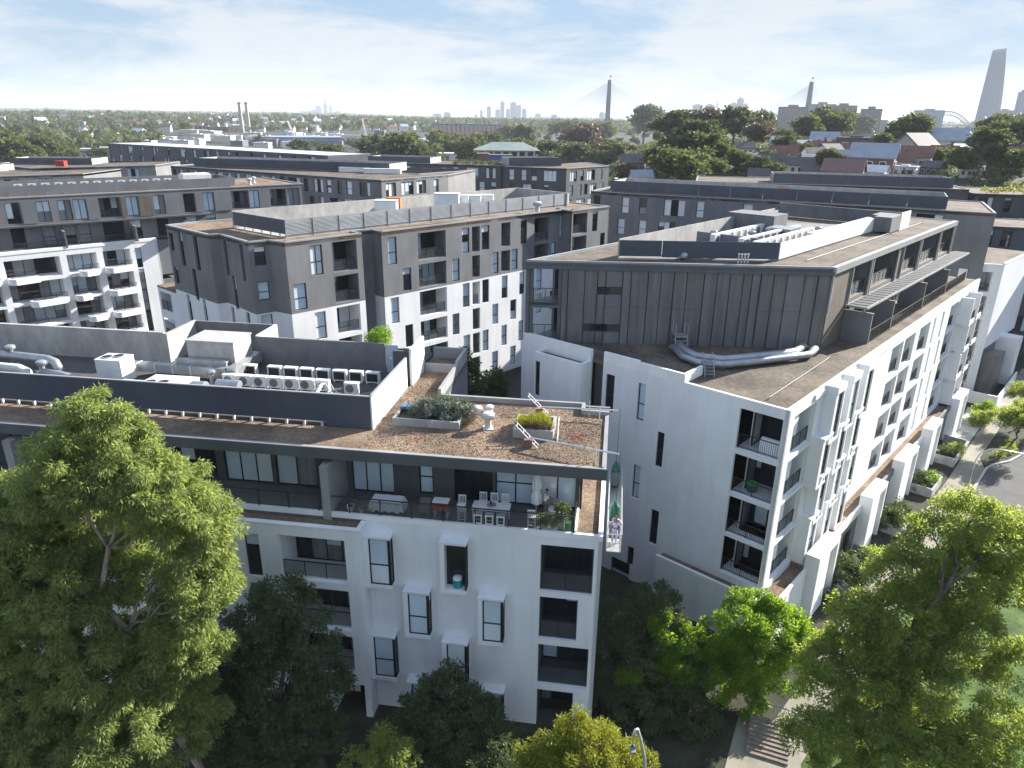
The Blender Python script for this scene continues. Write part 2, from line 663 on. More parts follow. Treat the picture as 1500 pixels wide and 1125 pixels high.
def terrain(x, y):
    r = math.hypot(x, y)
    az = math.degrees(math.atan2(x, y))
    if y < 0:
        return -.06
    h = 21 * sst(118, 300, r) * sst(3, 13, az) * (1 - .75 * sst(480, 900, r))
    h += 26 * sst(700, 2300, r) * (1 - sst(4, 14, az) * .5)
    h += 4 * sst(650, 900, r) * (1 - sst(-14, -4, az)) * (1 + sin(x * .011) * cos(y * .007))
    h += 22 * sst(3200, 7500, r) + sst(2500, 6000, r) * (9 * sin(x * .0011 + 1) * cos(y * .0007) + 5 * sin(x * .0031))
    h += 30 * sst(4800, 9500, r) * (1 - sst(-22, 6, az))
    return h - .06


radii = [0, 8, 16, 25, 35, 45, 60, 80, 100, 118]
while radii[-1] < 16000:
    radii.append(radii[-1] * 1.085 + 4)
NA = 240
gv = [(0, 0, -.06)]
gf = []
for r in radii[1:]:
    for k in range(NA):
        a = 2 * math.pi * k / NA
        x, y = r * sin(a), r * cos(a)
        gv.append((x, y, terrain(x, y)))
for k in range(NA):
    gf.append((0, 1 + (k + 1) % NA, 1 + k))
for i in range(len(radii) - 2):
    for k in range(NA):
        k2 = (k + 1) % NA
        gf.append((1 + i * NA + k, 1 + i * NA + k2, 1 + (i + 1) * NA + k2, 1 + (i + 1) * NA + k))
gm = mat('district_ground', (.032, .042, .024), .95, .5, .02, 0, .3, .4, rgb2=(.065, .07, .045), detail=9)
me = bpy.data.meshes.new('ground')
me.from_pydata(gv, [], gf)
me.materials.append(gm)
me.shade_smooth()
tag(link('ground', me), kind='structure')


def sheet(name, pts, z, mk):
    return tag(MB().prism(pts, z - .05, z).build(name, M[mk]), kind='structure')


FDs = Fr((16.47, 38.85), 42.1, 1)         # long side of the white block, d = out towards the street
sheet('garden_bed', [(-45, 14), (30, 14), (30, 30), (19, 34), (60, 84), (48, 100), (-60, 120), (-75, 60)], .0, 'soil')
sheet('courtyard_paving', [(6, 46), (-20, 52), (-40, 62), (-48, 70), (-34, 92), (0, 70)], .012, 'concd')
sheet('footpath', [FDs.xy(-12, 3.9), FDs.xy(5, 3.8), FDs.xy(36, 3.9), FDs.xy(56, 3.5), FDs.xy(120, 3.2), FDs.xy(120, 5.2), FDs.xy(56, 5.2), FDs.xy(43, 5.2), FDs.xy(40.5, 6.05), FDs.xy(-12, 6.2)], .024, 'path')
sheet('lawn', [FDs.xy(-14, 6.25), FDs.xy(27.4, 6.2), FDs.xy(27.4, 14), FDs.xy(24, 40), FDs.xy(-30, 40)], .016, 'lawn')
sheet('verge', [FDs.xy(41, 6.0), FDs.xy(43, 5.25), FDs.xy(120, 5.25), FDs.xy(120, 8.6), FDs.xy(47.7, 8.4), FDs.xy(44.1, 7.4)], .03, 'soil')
sheet('road', [FDs.xy(27.4, 6.1), FDs.xy(140, 6.1), FDs.xy(140, 24), FDs.xy(60, 24), FDs.xy(30, 40), FDs.xy(27.4, 40)], .006, 'asphalt')
sheet('driveway', [FDs.xy(44.2, 1.95), FDs.xy(58.5, 1.0), FDs.xy(58.5, 3.5), FDs.xy(44.2, 3.5)], .02, 'kerb')
kb = MB()
kp = [FDs(27.4, 6.2, 0), FDs(36.4, 6.1, 0), FDs(40.6, 6.1, 0), FDs(42.2, 6.5, 0), FDs(44.1, 7.5, 0), FDs(47.7, 8.4, 0), FDs(60, 8.6, 0), FDs(120, 8.6, 0)]
for a, c in zip(kp, kp[1:]):
    dx, dy = c[0] - a[0], c[1] - a[1]
    ln = math.hypot(dx, dy)
    ox, oy = dy / ln * .22, -dx / ln * .22
    kb.hexa([(a[0], a[1], -.05), (c[0], c[1], -.05), (c[0] + ox, c[1] + oy, -.05), (a[0] + ox, a[1] + oy, -.05),
             (a[0], a[1], .13), (c[0], c[1], .13), (c[0] + ox, c[1] + oy, .13), (a[0] + ox, a[1] + oy, .13)])
tag(kb.build('kerb', M['kerb']), kind='structure')

# ================================================================== front white apartment block
FA = Fr((4.72, 31.15), -81.8, -1)
FAs = Fr((4.72, 31.15), 8.2, 1)
A = thing('apartment_building', (4.72, 31.15, 0), 'white apartment building with a charcoal top storey and gravel roof standing behind the big eucalypt', 'building')


def av(u, v):
    return FA.xy(u, -v)


opsA = [(.4, 3.16, 9.22, 12.08), (1.1, 3.15, 6.12, 8.85), (.38, 3.15, 2.98, 5.72), (1.1, 3.15, -.1, 2.58)]
boxesA = [(11.15, 12.3, 9.0, 11.85), (7.05, 8.17, 9.14, 11.92), (9.13, 10.27, 5.96, 8.62), (5.05, 6.15, 6.0, 8.70),
          (7.05, 8.18, 2.85, 5.52), (11.18, 12.38, 2.72, 5.45), (5.03, 6.16, -.25, 2.42), (9.1, 10.3, -.25, 2.42)]
wall(A, FA, 0, 12.56, -.8, 12.6, opsA, 'white')
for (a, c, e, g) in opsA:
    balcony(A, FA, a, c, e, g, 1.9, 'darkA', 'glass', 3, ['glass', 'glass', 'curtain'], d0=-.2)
for i, (a, c, e, g) in enumerate(boxesA):
    b = MB()
    a2, c2, e2, g2 = a - .06, c + .26, e - .24, g + .10
    b.fbox(FA, a2, c2, -.02, .62, g, g2).fbox(FA, a2, c2, -.02, .62, e2, e).fbox(FA, c, c2, -.02, .62, e, g)
    b.fbox(FA, a2, a, -.02, .10, e, g)
    b.fbox(FA, a2 - .02, c2 + .02, -.02, .65, g2, g2 + .05)
    bo = b.build('window_box', M['white'], A)
    deep = i == 1
    window(A, FA, a + .05, c, e, g, .05 if not deep else .5, 'T' if not deep else 'N', ['blind', 'blind', 'blindw'] if not deep else ['glass'], d0=.6)
    b = MB()
    fs = Fr(FA.xy(a - .04, .1), 8.2 + 180, -1)
    window(A, fs, .02, .48, e + .02, g - .02, .0, 'T', ['glass'], name='return_window')
# wider wing, one metre proud
opsL = [(18.28, 19.15, 9.03, 11.75), (13.45, 17.2, 9.1, 11.85), (13.43, 17.2, 6.0, 8.66), (13.43, 17.2, 2.95, 5.62), (18.28, 19.15, 5.95, 8.6), (18.28, 19.15, 2.9, 5.6), (12.95, 14.85, -.85, 2.3),
        (20.8, 24.5, 9.1, 11.85), (20.8, 24.5, 6.0, 8.66), (26.2, 27.1, 9.03, 11.75), (26.2, 27.1, 5.95, 8.6), (28.5, 32, 9.1, 11.85), (28.5, 32, 6, 8.66)]
FA1 = Fr(FA.xy(0, 1.0), -81.8, -1)
wall(A, FA1, 12.56, 46, -.9, 12.5, opsL, 'white')
for (a, c, e, g) in opsL:
    if c - a < 1.2:
        window(A, FA1, a, c, e, g, .16, 'T', ['glass', 'glass', 'curtain'])
    elif e > 0:
        balcony(A, FA1, a, c, e, g, 1.8, 'white', 'glass', 4, ['glass', 'glass', 'curtain'], d0=-.2)
b = MB()
b.fbox(FA, 12.56, 12.76, .0, .78, -.9, 12.5)
b.build('wall_return', M['white'], A)
b = MB()
b.fbox(FA, 12.9, 14.9, -.9, -.8, -.9, 2.4).fbox(FA, 14.86, 14.95, -.8, .75, -.9, 2.3).fbox(FA, 12.8, 14.9, -.9, .75, 2.31, 2.4)
b.build('entry_porch', M['white'], A)
window(A, FA, 13.1, 13.95, -.8, 1.7, 0, 'N', ['glass'], name='entry_door', d0=-.76)
# ledge with gravel and white kerb
b = MB()
b.fbox(FA, 12.8, 46, .02, .74, 12.30, 12.42)
b.build('gravel_bed', M['gravel'], A)
b = MB()
b.fbox(FA, 12.56, 46, .74, 1.04, 12.5, 12.56).fbox(FA, 12.56, 12.82, .0, .74, 12.5, 12.56)
b.build('capping', M['white2'], A)
# side and rear walls
wall(A, FAs, 0, 9, -.8, 12.6, [(4, 6.2, 9.1, 11.7), (4, 6.2, 6, 8.6)], 'white')
for z in (9.1, 6):
    window(A, FAs, 4, 6.2, z, z + 2.6, .16, 'V', PALD)
b = MB()
b.fbox(FA, 0, 46, -9.2, -9.0, -.8, 16.3)
b.build('rear_wall', M['dark'], A)
# terrace level
slab(A, [av(0.02, .02), av(46, .02), av(46, 8.9), av(.02, 8.9)], 12.35, 12.75, 'paver', 'terrace_floor')
b = MB()
b.fbox(FA, 0, 12.56, -.16, .02, 12.6, 12.9).fbox(FA, 12.56, 46, -.16, .0, 12.6, 12.9)
b.fbox(FA, .0, .24, -8.9, -.16, 12.6, 13.05).fbox(FA, 1.36, 1.46, -2.6, -.16, 12.75, 13.0)
b.build('terrace_kerb', M['white2'], A)
b = MB()
b.fbox(FA, .24, 1.36, -8.0, -.16, 12.75, 12.86)
b.build('gravel_bed', M['gravel'], A)
u = 1.5
posts = []
while u < 46:
    if not (14.3 < u < 15):
        MB().fbox(FA, u - .03, u + .03, -.11, -.05, 12.9, 13.82).build('balustrade_post', M['rail'], A)
        if not (13.0 < u < 14.4):
            MB().fbox(FA, u + .05, u + 1.66, -.09, -.075, 12.95, 13.76).build('balustrade_panel', M['clear'], A)
    u += 1.71
b = MB()
b.fbox(FA, 1.47, 14.42, -.11, -.04, 13.82, 13.87).fbox(FA, 14.95, 46, -.11, -.04, 13.82, 13.87)
b.fbox(FA, 1.45, 1.5, -1.6, -.1, 13.82, 13.87)
b.build('top_rail', M['rail'], A)
MB().fbox(FA, 1.46, 1.48, -1.6, -.12, 12.98, 13.8).build('balustrade_panel', M['clear'], A)
# top storey walls set back 2.6 m
FT = Fr(FA.xy(0, -2.6), -81.8, -1)
opsT = [(1.5, 3.68, 12.8, 15.72), (3.78, 6.0, 12.8, 15.72), (6.15, 8.3, 12.8, 15.72), (9.5, 10.3, 13.0, 15.35), (11.75, 14.2, 12.8, 15.72), (16.3, 18.75, 12.8, 15.72), (19.0, 21.9, 12.8, 15.72), (22.4, 26.0, 12.8, 15.72), (27.2, 30.2, 12.8, 15.72), (32, 35.6, 12.8, 15.72)]
wall(A, FT, 1.4, 46, 12.75, 15.95, opsT, 'darkA')
BL = ['blind', 'blindw']
window(A, FT, 1.5, 3.68, 12.8, 15.72, .1, 'D2', BL)
window(A, FT, 3.78, 6.0, 12.8, 15.72, .1, 'VT', ['blind', 'glass'])
wn = window(A, FT, 6.15, 8.3, 12.8, 15.72, .1, 'VU', ['glass'])
window(A, FT, 9.5, 10.3, 13, 15.35, .1, 'T', ['blind'])
window(A, FT, 11.75, 14.2, 12.8, 15.72, .1, 'D3', ['blind'])
window(A, FT, 16.3, 18.75, 12.8, 15.72, .1, 'D2', ['blind', 'curtain'])
window(A, FT, 19.0, 21.9, 12.8, 15.72, .1, 'D3', BL)
window(A, FT, 22.4, 26.0, 12.8, 15.72, .8, 'D4', ['glass'])
window(A, FT, 27.2, 30.2, 12.8, 15.72, .1, 'D3', BL)
window(A, FT, 32, 35.6, 12.8, 15.72, .1, 'D3', ['blind'])
for i in range(2):                       # lowered blinds over the open dining doors
    MB().fbox(FT, 6.22 + i * 1.06, 7.2 + i * 1.03, -.06, -.03, 14.75, 15.66).build('roller_blind', M['blindw'], A)
FTs = Fr(av(1.4, 2.6), 8.2, 1)
wall(A, FTs, 0, 5.6, 12.75, 15.95, [(.1, 2.6, 12.86, 15.7), (3.6, 4.4, 13.2, 15.5)], 'darkA')
window(A, FTs, .1, 2.6, 12.86, 15.7, .1, 'D2', BL)
window(A, FTs, 3.6, 4.4, 13.2, 15.5, .1, 'T', BL)
MB().fbox(FA, 14.47, 14.92, -2.58, .04, 12.3, 15.6).build('dividing_wall', M['cap'], A)
MB().fbox(FA, 33.0, 33.5, -2.58, .04, 12.3, 15.6).build('dividing_wall', M['cap'], A)
MB().fbox(FA, 1.25, 1.38, -2.75, -2.6, 12.75, 15.9).build('corner_post', M['frame'], A)
# roof
roofA = [av(46, .35), av(.05, .35), av(.05, 7.55), av(1.5, 7.6), av(1.5, 8.65), av(10.45, 8.6), av(10.45, 16.5), av(13.0, 16.5), av(13.0, 17), av(46, 17)]
slab(A, roofA, 15.95, 16.34, 'capdark', 'roof_slab')
b = MB()
b.prism([av(45.9, .5), av(.3, .5), av(.3, 7.4), av(1.75, 7.45), av(1.75, 8.45), av(10.7, 8.4), av(10.7, 16.3), av(13.0, 16.3), av(13.0, 3.25), av(45.9, 3.25)], 16.34, 16.41)
b.build('roof_gravel', M['gravel'], A)
coping(A, [av(46, .35), av(.05, .35), av(.05, 7.55)], 16.34, 16.52, .22, 'cap', closed=False)
coping(A, [av(.05, 7.55), av(1.5, 7.6), av(1.5, 8.65), av(10.45, 8.6)][::1], 16.34, 16.70, .2, 'cap', closed=False)
coping(A, [av(10.45, 8.6), av(10.45, 13.4), av(12.7, 13.4)], 16.34, 17.0, .2, 'cap', closed=False)
coping(A, [av(10.45, 13.45), av(10.45, 16.5), av(12.9, 16.5)], 16.34, 17.2, .2, 'cap', closed=False)
MB().fbox(FA, -.02, 46, -.35, -.31, 15.9, 16.5).build('fascia', M['capdark'], A)
b = MB()
b.fbox(FA, 10.45, 13.0, -16.5, -8.7, 0, 15.94)
b.build('rear_wing', M['dark'], A)
b = MB()                                  # loose stones on top of the roof gravel
for i in range(6500):
    uu, vv = rng.uniform(.35, 13.0), rng.uniform(.6, 8.3)
    if (vv > 3.2 and uu > 12.9) or (vv > 7.3 and uu < 1.8):
        continue
    if rng.random() < .15:
        uu, vv = rng.uniform(10.8, 12.8), rng.uniform(8.4, 13)
    c = FA(uu, -vv, 16.415)
    r = rng.uniform(.018, .05)
    n = len(b.v)
    b.v += [(c[0] + r, c[1], c[2]), (c[0], c[1] + r, c[2]), (c[0] - r, c[1], c[2]), (c[0], c[1] - r, c[2]), (c[0] + r * .2, c[1], c[2] + r * .9)]
    b.f += [(n, n + 1, n + 4), (n + 1, n + 2, n + 4), (n + 2, n + 3, n + 4), (n + 3, n, n + 4)]
b.build('gravel_stones', M['gravel'], A, kind='stuff')
# plant deck and its screens
slab(A, [av(13.1, 3.4), av(45.9, 3.4), av(45.9, 16.9), av(13.1, 16.9)], 16.34, 16.56, 'deck', 'plant_deck')
u = 13.12
while u < 45:
    w = 2.62
    lo = 16.44 if u < 15 else 16.72
    MB().fbox(FA, u + .006, u + w - .006, -3.27, -3.21, lo, 18.36).build('screen_panel', M['navy'], A)
    u += w
b = MB()
b.fbox(FA, 13.0, 45.3, -3.31, -3.17, 18.36, 18.42)
b.fbox(FA, 13.0, 13.14, -10.0, -3.31, 18.4, 18.46)
b.build('screen_capping', M['cap'], A)
u = 16.0
while u < 45:
    MB().fbox(FA, u - .06, u + .06, -3.3, -3.18, 16.41, 16.72).build('screen_post', M['offm'], A)
    u += 1.06
MB().fbox(FA, 13.02, 13.12, -10.0, -3.24, 16.41, 18.4).build('plant_wall', M['white'], A)
MB().fbox(FA, 12.78, 12.95, -13.4, -10.4, 16.41, 18.9).build('plant_wall', M['white'], A)
MB().fbox(FA, 12.96, 14.2, -11.1, -10.9, 16.56, 18.55).build('plant_wall', M['darkA'], A)
MB().fbox(FA, 15.15, 24.3, -12.3, -12.1, 16.56, 18.6).build('plant_wall', M['concd'], A)
dr = MB().fbox(FA, 14.25, 15.1, -12.32, -12.24, 16.56, 18.5).build('plant_door', M['blind'], A)
MB().fbox(FA, 14.72, 14.88, -12.22, -12.21, 17.5, 17.66).build('door_sign', M['white2'], dr)
MB().fbox(FA, 12.96, 14.24, -12.36, -12.2, 16.56, 18.3).build('plant_wall', M['concd'], A)
MB().fbox(FA, 24.22, 24.4, -15.2, -12.32, 16.56, 18.62).build('plant_wall', M['white'], A)
MB().fbox(FA, 24.42, 30.5, -15.3, -15.1, 16.56, 18.6).build('plant_wall', M['concd'], A)
MB().fbox(FA, 30.52, 30.75, -15.3, -11.56, 16.56, 18.62).build('plant_wall', M['concrete'], A)
MB().fbox(FA, 30.76, 46, -11.8, -11.55, 16.56, 18.7).build('plant_wall', M['concrete'], A)
st = MB().fbox(FA, 24.42, 27.7, -11.7, -9.4, 16.56, 18.9).fbox(FA, 24.36, 27.76, -11.76, -9.34, 18.9, 19.0).build('roof_hatch_housing', M['concrete'], A)
MB().fbox(FA, 24.8, 28.3, -9.3, -8.95, 16.56, 17.72).fbox(FA, 24.75, 28.35, -9.32, -8.9, 17.72, 17.8).build('roof_hatch_housing', M['concrete'], A)

# ================================================================== white block with bronze upper storeys (right)
D = thing('apartment_building', (16.47, 38.85, 0), 'white apartment building with two bronze clad storeys set back on its brown gravel roof', 'building')
FD = Fr((16.47, 38.85), -47.9, -1)        # front, u runs away to the far corner


def dv(s, d):
    return FDs.xy(s, d)


opsF = [(12.42, 13.15, 13.0, 15.85), (9.85, 10.45, 13.1, 15.85), (8.1, 8.65, 10.1, 12.75), (9.75, 10.35, 7.0, 9.65), (7.95, 8.6, 3.9, 6.7), (9.75, 10.3, 1.3, 2.85), (10.0, 11.7, -.5, 1.3)]
opsB = [(.3, 3.05, z, z + 2.82) for z in (13.25, 10.15, 7.1, 4.1)]
wall(D, FD, 0, 13.45, -.5, 16.65, opsF[1:] + [opsF[0]] + opsB, 'white')
for o in opsF:
    window(D, FD, *o, .14, 'T', ['glass', 'glass', 'blind'])
b = MB()                                  # raised parapets of the front
b.fbox(FD, 7.2, 10.55, -.2, 0.0, 16.65, 17.3).fbox(FD, 10.55, 13.45, -.2, .0, 16.65, 17.4).fbox(FD, -.0, 7.2, -.2, 0, 16.65, 16.75)
b.fbox(FD, 7.0, 7.2, -2.4, 0, 16.65, 17.3)
b.build('parapet', M['white2'], D)
MB().fbox(FD, 13.45, 14.55, -.9, -.6, -.5, 17.0).build('wall_slot', M['darkA'], D)
wall(D, Fr(FD.xy(0, .0), -47.9, -1), 14.55, 21.0, -.5, 17.3, [], 'white', dep=.25)
wall(D, Fr(FD.xy(0, 1.1), -47.9, -1), 14.6, 18.95, -.5, 16.45, [(18.4, 18.95 - .1, 13.0, 15.75)], 'white', name='bay_wall', dep=.2)
window(D, Fr(FD.xy(0, 1.1), -47.9, -1), 18.4, 18.85, 13.0, 15.75, .1, 'T', ['blind', 'glass'])
MB().fbox(FD, 14.6, 14.8, 0.0, .9, -.5, 16.45).fbox(FD, 18.75, 18.95, .0, .9, -.5, 16.45).build('bay_return', M['white'], D)
MB().fbox(FD, 14.8, 18.75, .0, .9, 16.0, 16.2).build('bay_roof', M['graveld'], D)
for o in opsB:
    balcony(D, FD, *o, 2.3, 'white', 'bars', 3, ['glass', 'curtain', 'glass'], d0=-.2, full=True, orr=True)
opsS = [(1.0, 4.5, z, z + 2.82) for z in (13.25, 10.15, 7.1, 4.1)]
ROWS = (13.3, 10.3, 7.3, 4.3)
sd = []
for z in ROWS:
    sd += [(20.7, 23.9, z, z + 2.6), (24.3, 27.5, z, z + 2.6), (28.9, 32.4, z, z + 2.6), (40.0, 43.4, z, z + 2.6)]
nar = []
for i, z in enumerate(ROWS):
    nar += [(33.7 + .4 * (i % 2), 34.5 + .4 * (i % 2), z, z + 2.6), (36.8 + .8 * (i % 2), 37.6 + .8 * (i % 2), z, z + 2.6)]
wall(D, FDs, 0, 52.5, -.5, 16.65, opsS + sd + nar, 'white', dep=.25)
for o in opsS:
    balcony(D, FDs, *o, 2.3, 'white', 'bars', 3, ['glass', 'curtain'], d0=-.22, ol=True)
for o in sd:
    balcony(D, FDs, *o, 1.5, 'white', 'bars', 3, ['glass', 'curtain', 'blind'], d0=-.22)
for o in nar:
    window(D, FDs, *o, .2, 'T', ['glass', 'blind'])
for i, z in enumerate(ROWS):              # staggered projecting bays with narrow windows
    for k in range(3):
        s0 = [5.75, 4.75, 5.55, 4.9][i] + k * 3.05
        b = MB()
        b.fbox(FDs, s0, s0 + .16, 0, .78, z - .35, z + 3.05).fbox(FDs, s0 + 1.5, s0 + 1.66, 0, .78, z - .35, z + 3.05)
        b.fbox(FDs, s0, s0 + 1.66, 0, .83, z + 3.05, z + 3.25 if i else z + 3.55).fbox(FDs, s0, s0 + 1.66, 0, .81, z - .5, z - .35)
        b.fbox(FDs, s0 + .16, s0 + .5, .53, .76, z - .35, z + 3.05)
        b.build('window_bay', M['white'], D)
        window(D, FDs, s0 + .5, s0 + 1.5, z - .3, z + 3.0, .06, 'T', ['glass', 'blind', 'glass'], d0=.73)
    for k in range(2):
        s0 = 44.4 + k * 3.4 + .6 * (i % 2)
        b = MB()
        b.fbox(FDs, s0, s0 + 2.4, 0, 1.15, z - .1, z + .12).fbox(FDs, s0, s0 + 2.4, 1.0, 1.15, z + .12, z + .35).fbox(FDs, s0, s0 + .2, 0, 1.15, z + .12, z + 2.8)
        b.build('balcony_slab', M['white'], D)
        link('railing', rail_mesh(2.2, 'bars', 1.0), D, Vector(FDs(s0 + .2, 1.05, z + .3)) - ORG[D], FDs.rz)
        window(D, FDs, s0 + .3, s0 + 2.3, z + .15, z + 2.6, -.04, 'D2', PALD)
b = MB()
b.fbox(FDs, 3.9, 20, .0, .1, 16.3, 16.66).fbox(FDs, 0, 52.5, -.25, .0, 16.65, 16.76)
b.build('roof_edge_band', M['white2'], D)
farD = [FD.xy(0, 0), FD.xy(21, 0), (FD.xy(21, 0)[0] + 35, FD.xy(21, 0)[1] + 39), FDs.xy(52.5, 0)]
i0 = [FD.xy(.2, -.22), FD.xy(20.9, -.22), (FD.xy(21, 0)[0] + 35, FD.xy(21, 0)[1] + 38.6), FDs.xy(52.3, -.25)]
i0 = [Vector(p) for p in i0]
slab(D, [tuple(p) for p in i0], 16.30, 16.62, 'graveld', 'roof_gravel')
wall(D, Fr(FD.xy(21, 0), 42.1, 1), 0, 50, -.5, 16.6, [], 'white')
wall(D, Fr(FDs.xy(52.5, 0), -47.9, 1), 0, 21, -.5, 16.6, [], 'white')
# upper bronze storeys
UL, UC = (.95, 52.88), (23.31, 51.38)
FU, wU = between(UC, UL, -1)              # front, u from the street corner towards the far corner
FUs = Fr(UC, 42.1, 1)
far_l = (UL[0] + 25.0, UL[1] + 27.5)
FUl, wl = between(UL, far_l, -1)
oc = wU - 2.45, wU - .6
wall(D, FU, wU - 2.7, wU, 16.65, 22.5, [(oc[0], oc[1], 19.75, 22.35), (oc[0], oc[1], 16.75, 19.3)], 'capdark', name='corner_frame')
wall(D, FU, 0, wU - 2.7, 16.62, 22.3, [(wU - 6.3, wU - 4.9, 20.5, 20.98), (wU - 6.3, wU - 4.9, 17.6, 18.1)], 'cladb', name='cladding_backing', d=-.16)
for z in (20.5, 17.6):
    window(D, FU, wU - 6.3, wU - 4.9, z, z + .48, .02, 'D3', ['glass'], name='slot_window')
u = .05
i = 0
prng = random.Random(5)
while u < wU - 2.8:
    w = prng.choice([.62, .95, .95, 1.25])
    w = min(w, wU - 2.72 - u)
    if w < .2:
        break
    fold = prng.choice([.0, .05, .11, .11])
    mk = prng.choice(['clad', 'clad', 'clad', 'dark'])
    zz = [(16.64, 19.5), (19.515, 22.3)] if prng.random() < .8 else [(16.64, 22.3)]
    for z0, z1 in zz:
        b = MB()
        a0, a1 = u + .03, u + w - .03
        cuts = [(z0, z1)]
        if a1 > wU - 6.36 and a0 < wU - 4.84:
            zc0, zc1 = (20.44, 21.04) if z0 > 18 else (17.54, 18.16)
            cuts = [(z0, zc0), (zc1, z1)]
        for c0, c1 in cuts:
            q = [FU(a0, -.13, c0), FU(a1, -.13, c0), FU(a1, .0 + fold, c0), FU(a0, .0, c0), FU(a0, -.13, c1), FU(a1, -.13, c1), FU(a1, .0 + fold, c1), FU(a0, .0, c1)]
            b.hexa(q)
        b.build('cladding_panel', M[mk], D)
    u += w
for z0 in (16.62, 19.45):                 # see-through corner balcony
    MB().prism([FU.xy(wU, 0), FU.xy(wU - 2.6, 0), FU.xy(wU - 2.6, -3.4), FUl.xy(3.2, -.02)], z0 + .05, z0 + .28).build('balcony_floor', M['capdark'], D)
    link('railing', rail_mesh(1.8, 'bars', 1.05), D, Vector(FU.org(oc[0], oc[1], -.1, z0 + .3)) - ORG[D], FU.rz)
MB().fbox(FU, wU - 2.68, wU - 2.5, -3.4, -.24, 16.7, 22.4).build('balcony_wall', M['clad'], D)
wall(D, FUl, 3.2, wl, 16.6, 22.5, [], 'clad')
MB().fbox(FUl, 0, .3, -.3, 0, 16.65, 22.5).build('corner_post', M['capdark'], D)
MB().fbox(FU, -.05, wU + .05, -.2, .16, 22.3, 22.55).build('fascia', M['capdark'], D)
roofD = [UC, UL, far_l, FUs.xy(37.2, -18), FUs.xy(37.2, 0)]
slab(D, roofD, 22.45, 22.78, 'capdark', 'roof_slab')
coping(D, roofD, 22.78, 22.92, .22, 'cap')
ri = [FUs.xy(.4, -.5), (UL[0] + 1.2, UL[1] + .25), (far_l[0] + .2, far_l[1] - .4), FUs.xy(36.9, -17.6), FUs.xy(36.9, -.3)]
slab(D, ri, 22.78, 22.85, 'graveld', 'roof_gravel')
# street side of the upper storeys: balconies over a terrace
opsU = [(4.3, 8.8), (9.3, 16.3), (18.0, 23.4), (24.0, 30.8), (31.3, 36.6)]
wall(D, FUs, 0, 37.2, 16.62, 22.45, [(a, c, 19.75, 22.35) for a, c in opsU] + [(a, c, 16.75, 19.2) for a, c in opsU], 'timber')
for a, c in opsU:
    balcony(D, FUs, a, c, 19.75, 22.35, 1.5, 'dark', 'glass', max(3, round((c - a) / 1.4)), ['glass', 'glass', 'curtain', 'blind'], d0=-.2)
    window(D, FUs, a, c, 16.75, 19.2, .16, 'D%d' % max(3, round((c - a) / 1.5)), ['glass', 'glass', 'curtain'], name='terrace_door')
for s in [0] + [x for o in opsU for x in o] + [37.1]:
    MB().fbox(FUs, s - .07, s + .07, .0, .14, 19.45, 22.45).build('column', M['cap'], D)
b = MB()
b.fbox(FUs, -.05, 37.25, .0, .22, 22.45, 22.9)
b.build('roof_edge_band', M['cap'], D)
b = MB()
b.fbox(FUs, 3.9, 38.5, 1.62, 1.74, 19.34, 19.5).fbox(FUs, 3.9, 38.5, .02, .12, 19.3, 19.42).fbox(FUs, 3.82, 3.9, .02, 1.74, 19.34, 19.5)
b.build('awning_frame', M['cap'], D)
s = 3.95
while s < 38.3:
    MB().hexa([FUs(s, .14, 19.36), FUs(s + .60, .14, 19.36), FUs(s + .60, 1.6, 19.38), FUs(s, 1.6, 19.38), FUs(s, .14, 19.40), FUs(s + .60, .14, 19.44), FUs(s + .60, 1.6, 19.46), FUs(s, 1.6, 19.42)]).build('awning_slat', M['darkA'], D)
    s += .98
for s in (4.2, 9.9, 19.6, 28.2):
    MB().fbox(FUs, s - .08, s + .08, .02, 2.1, 16.62, 19.0).fbox(FUs, s - .12, s + .12, .02, 2.15, 19.0, 19.06).build('privacy_wall', M['dark'], D)
for a, c in ((4.35, 9.75), (10.05, 19.45), (19.75, 28.05), (28.35, 37)):
    w = round(c - a, 2)
    link('railing', rail_mesh(w, 'bars', 1.05), D, Vector(FUs.org(a, c, 2.08, 16.66)) - ORG[D], FUs.rz)
# plant screens on its roof
SL, SR = (7.95, 54.25), (20.05, 53.8)
F1, w1 = between(SR, SL, -1)
MB().fbox(F1, 0, w1 - 3.35, -.06, 0, 23.0, 24.25).build('screen_panel', M['navy'], D)
MB().fbox(F1, w1 - 3.3, w1, -.06, 0, 23.05, 24.25).build('screen_panel', M['navy'], D)
F2, w2 = between(SR, (37.1, 69.7), 1)
F2 = Fr(SR, 42.6, 1)
for k in range(10):
    MB().fbox(F2, k * 2.15 + .01, k * 2.15 + 2.14, 0, .06, 23.0, 24.25).build('screen_panel', M['white'], D)
MB().fbox(F2, 21.5, 24.6, 0.0, 1.6, 23.0, 24.4).build('plant_room', M['concd'], D)
MB().fbox(F2, 24.62, 27.6, 1.5, 1.6, 22.9, 24.6).build('screen_panel', M['white'], D)
MB().fbox(F2, 24.7, 27.5, -1.2, 1.45, 22.9, 24.2).build('plant_room', M['concd'], D)
F3 = Fr(SL, 41.5, -1)
MB().fbox(F3, 0, 29, -.1, 0, 22.9, 24.35).build('plant_wall', M['concrete'], D)
MB().fbox(F2, 27.6, 27.8, -12.0, 1.5, 22.9, 24.3).build('plant_wall', M['concd'], D)
slab(D, [SR, SL, F3.xy(29, 0), F2.xy(27.6, 0)], 22.84, 22.9, 'concd', 'plant_deck')
MB().fbox(F2, 3.0, 3.15, -8.6, -2.6, 22.9, 23.9).build('plant_screen', M['grey'], D)
MB().fbox(F2, 11.6, 14.6, -10.2, -5.6, 22.9, 24.7).build('plant_room', M['concd'], D)
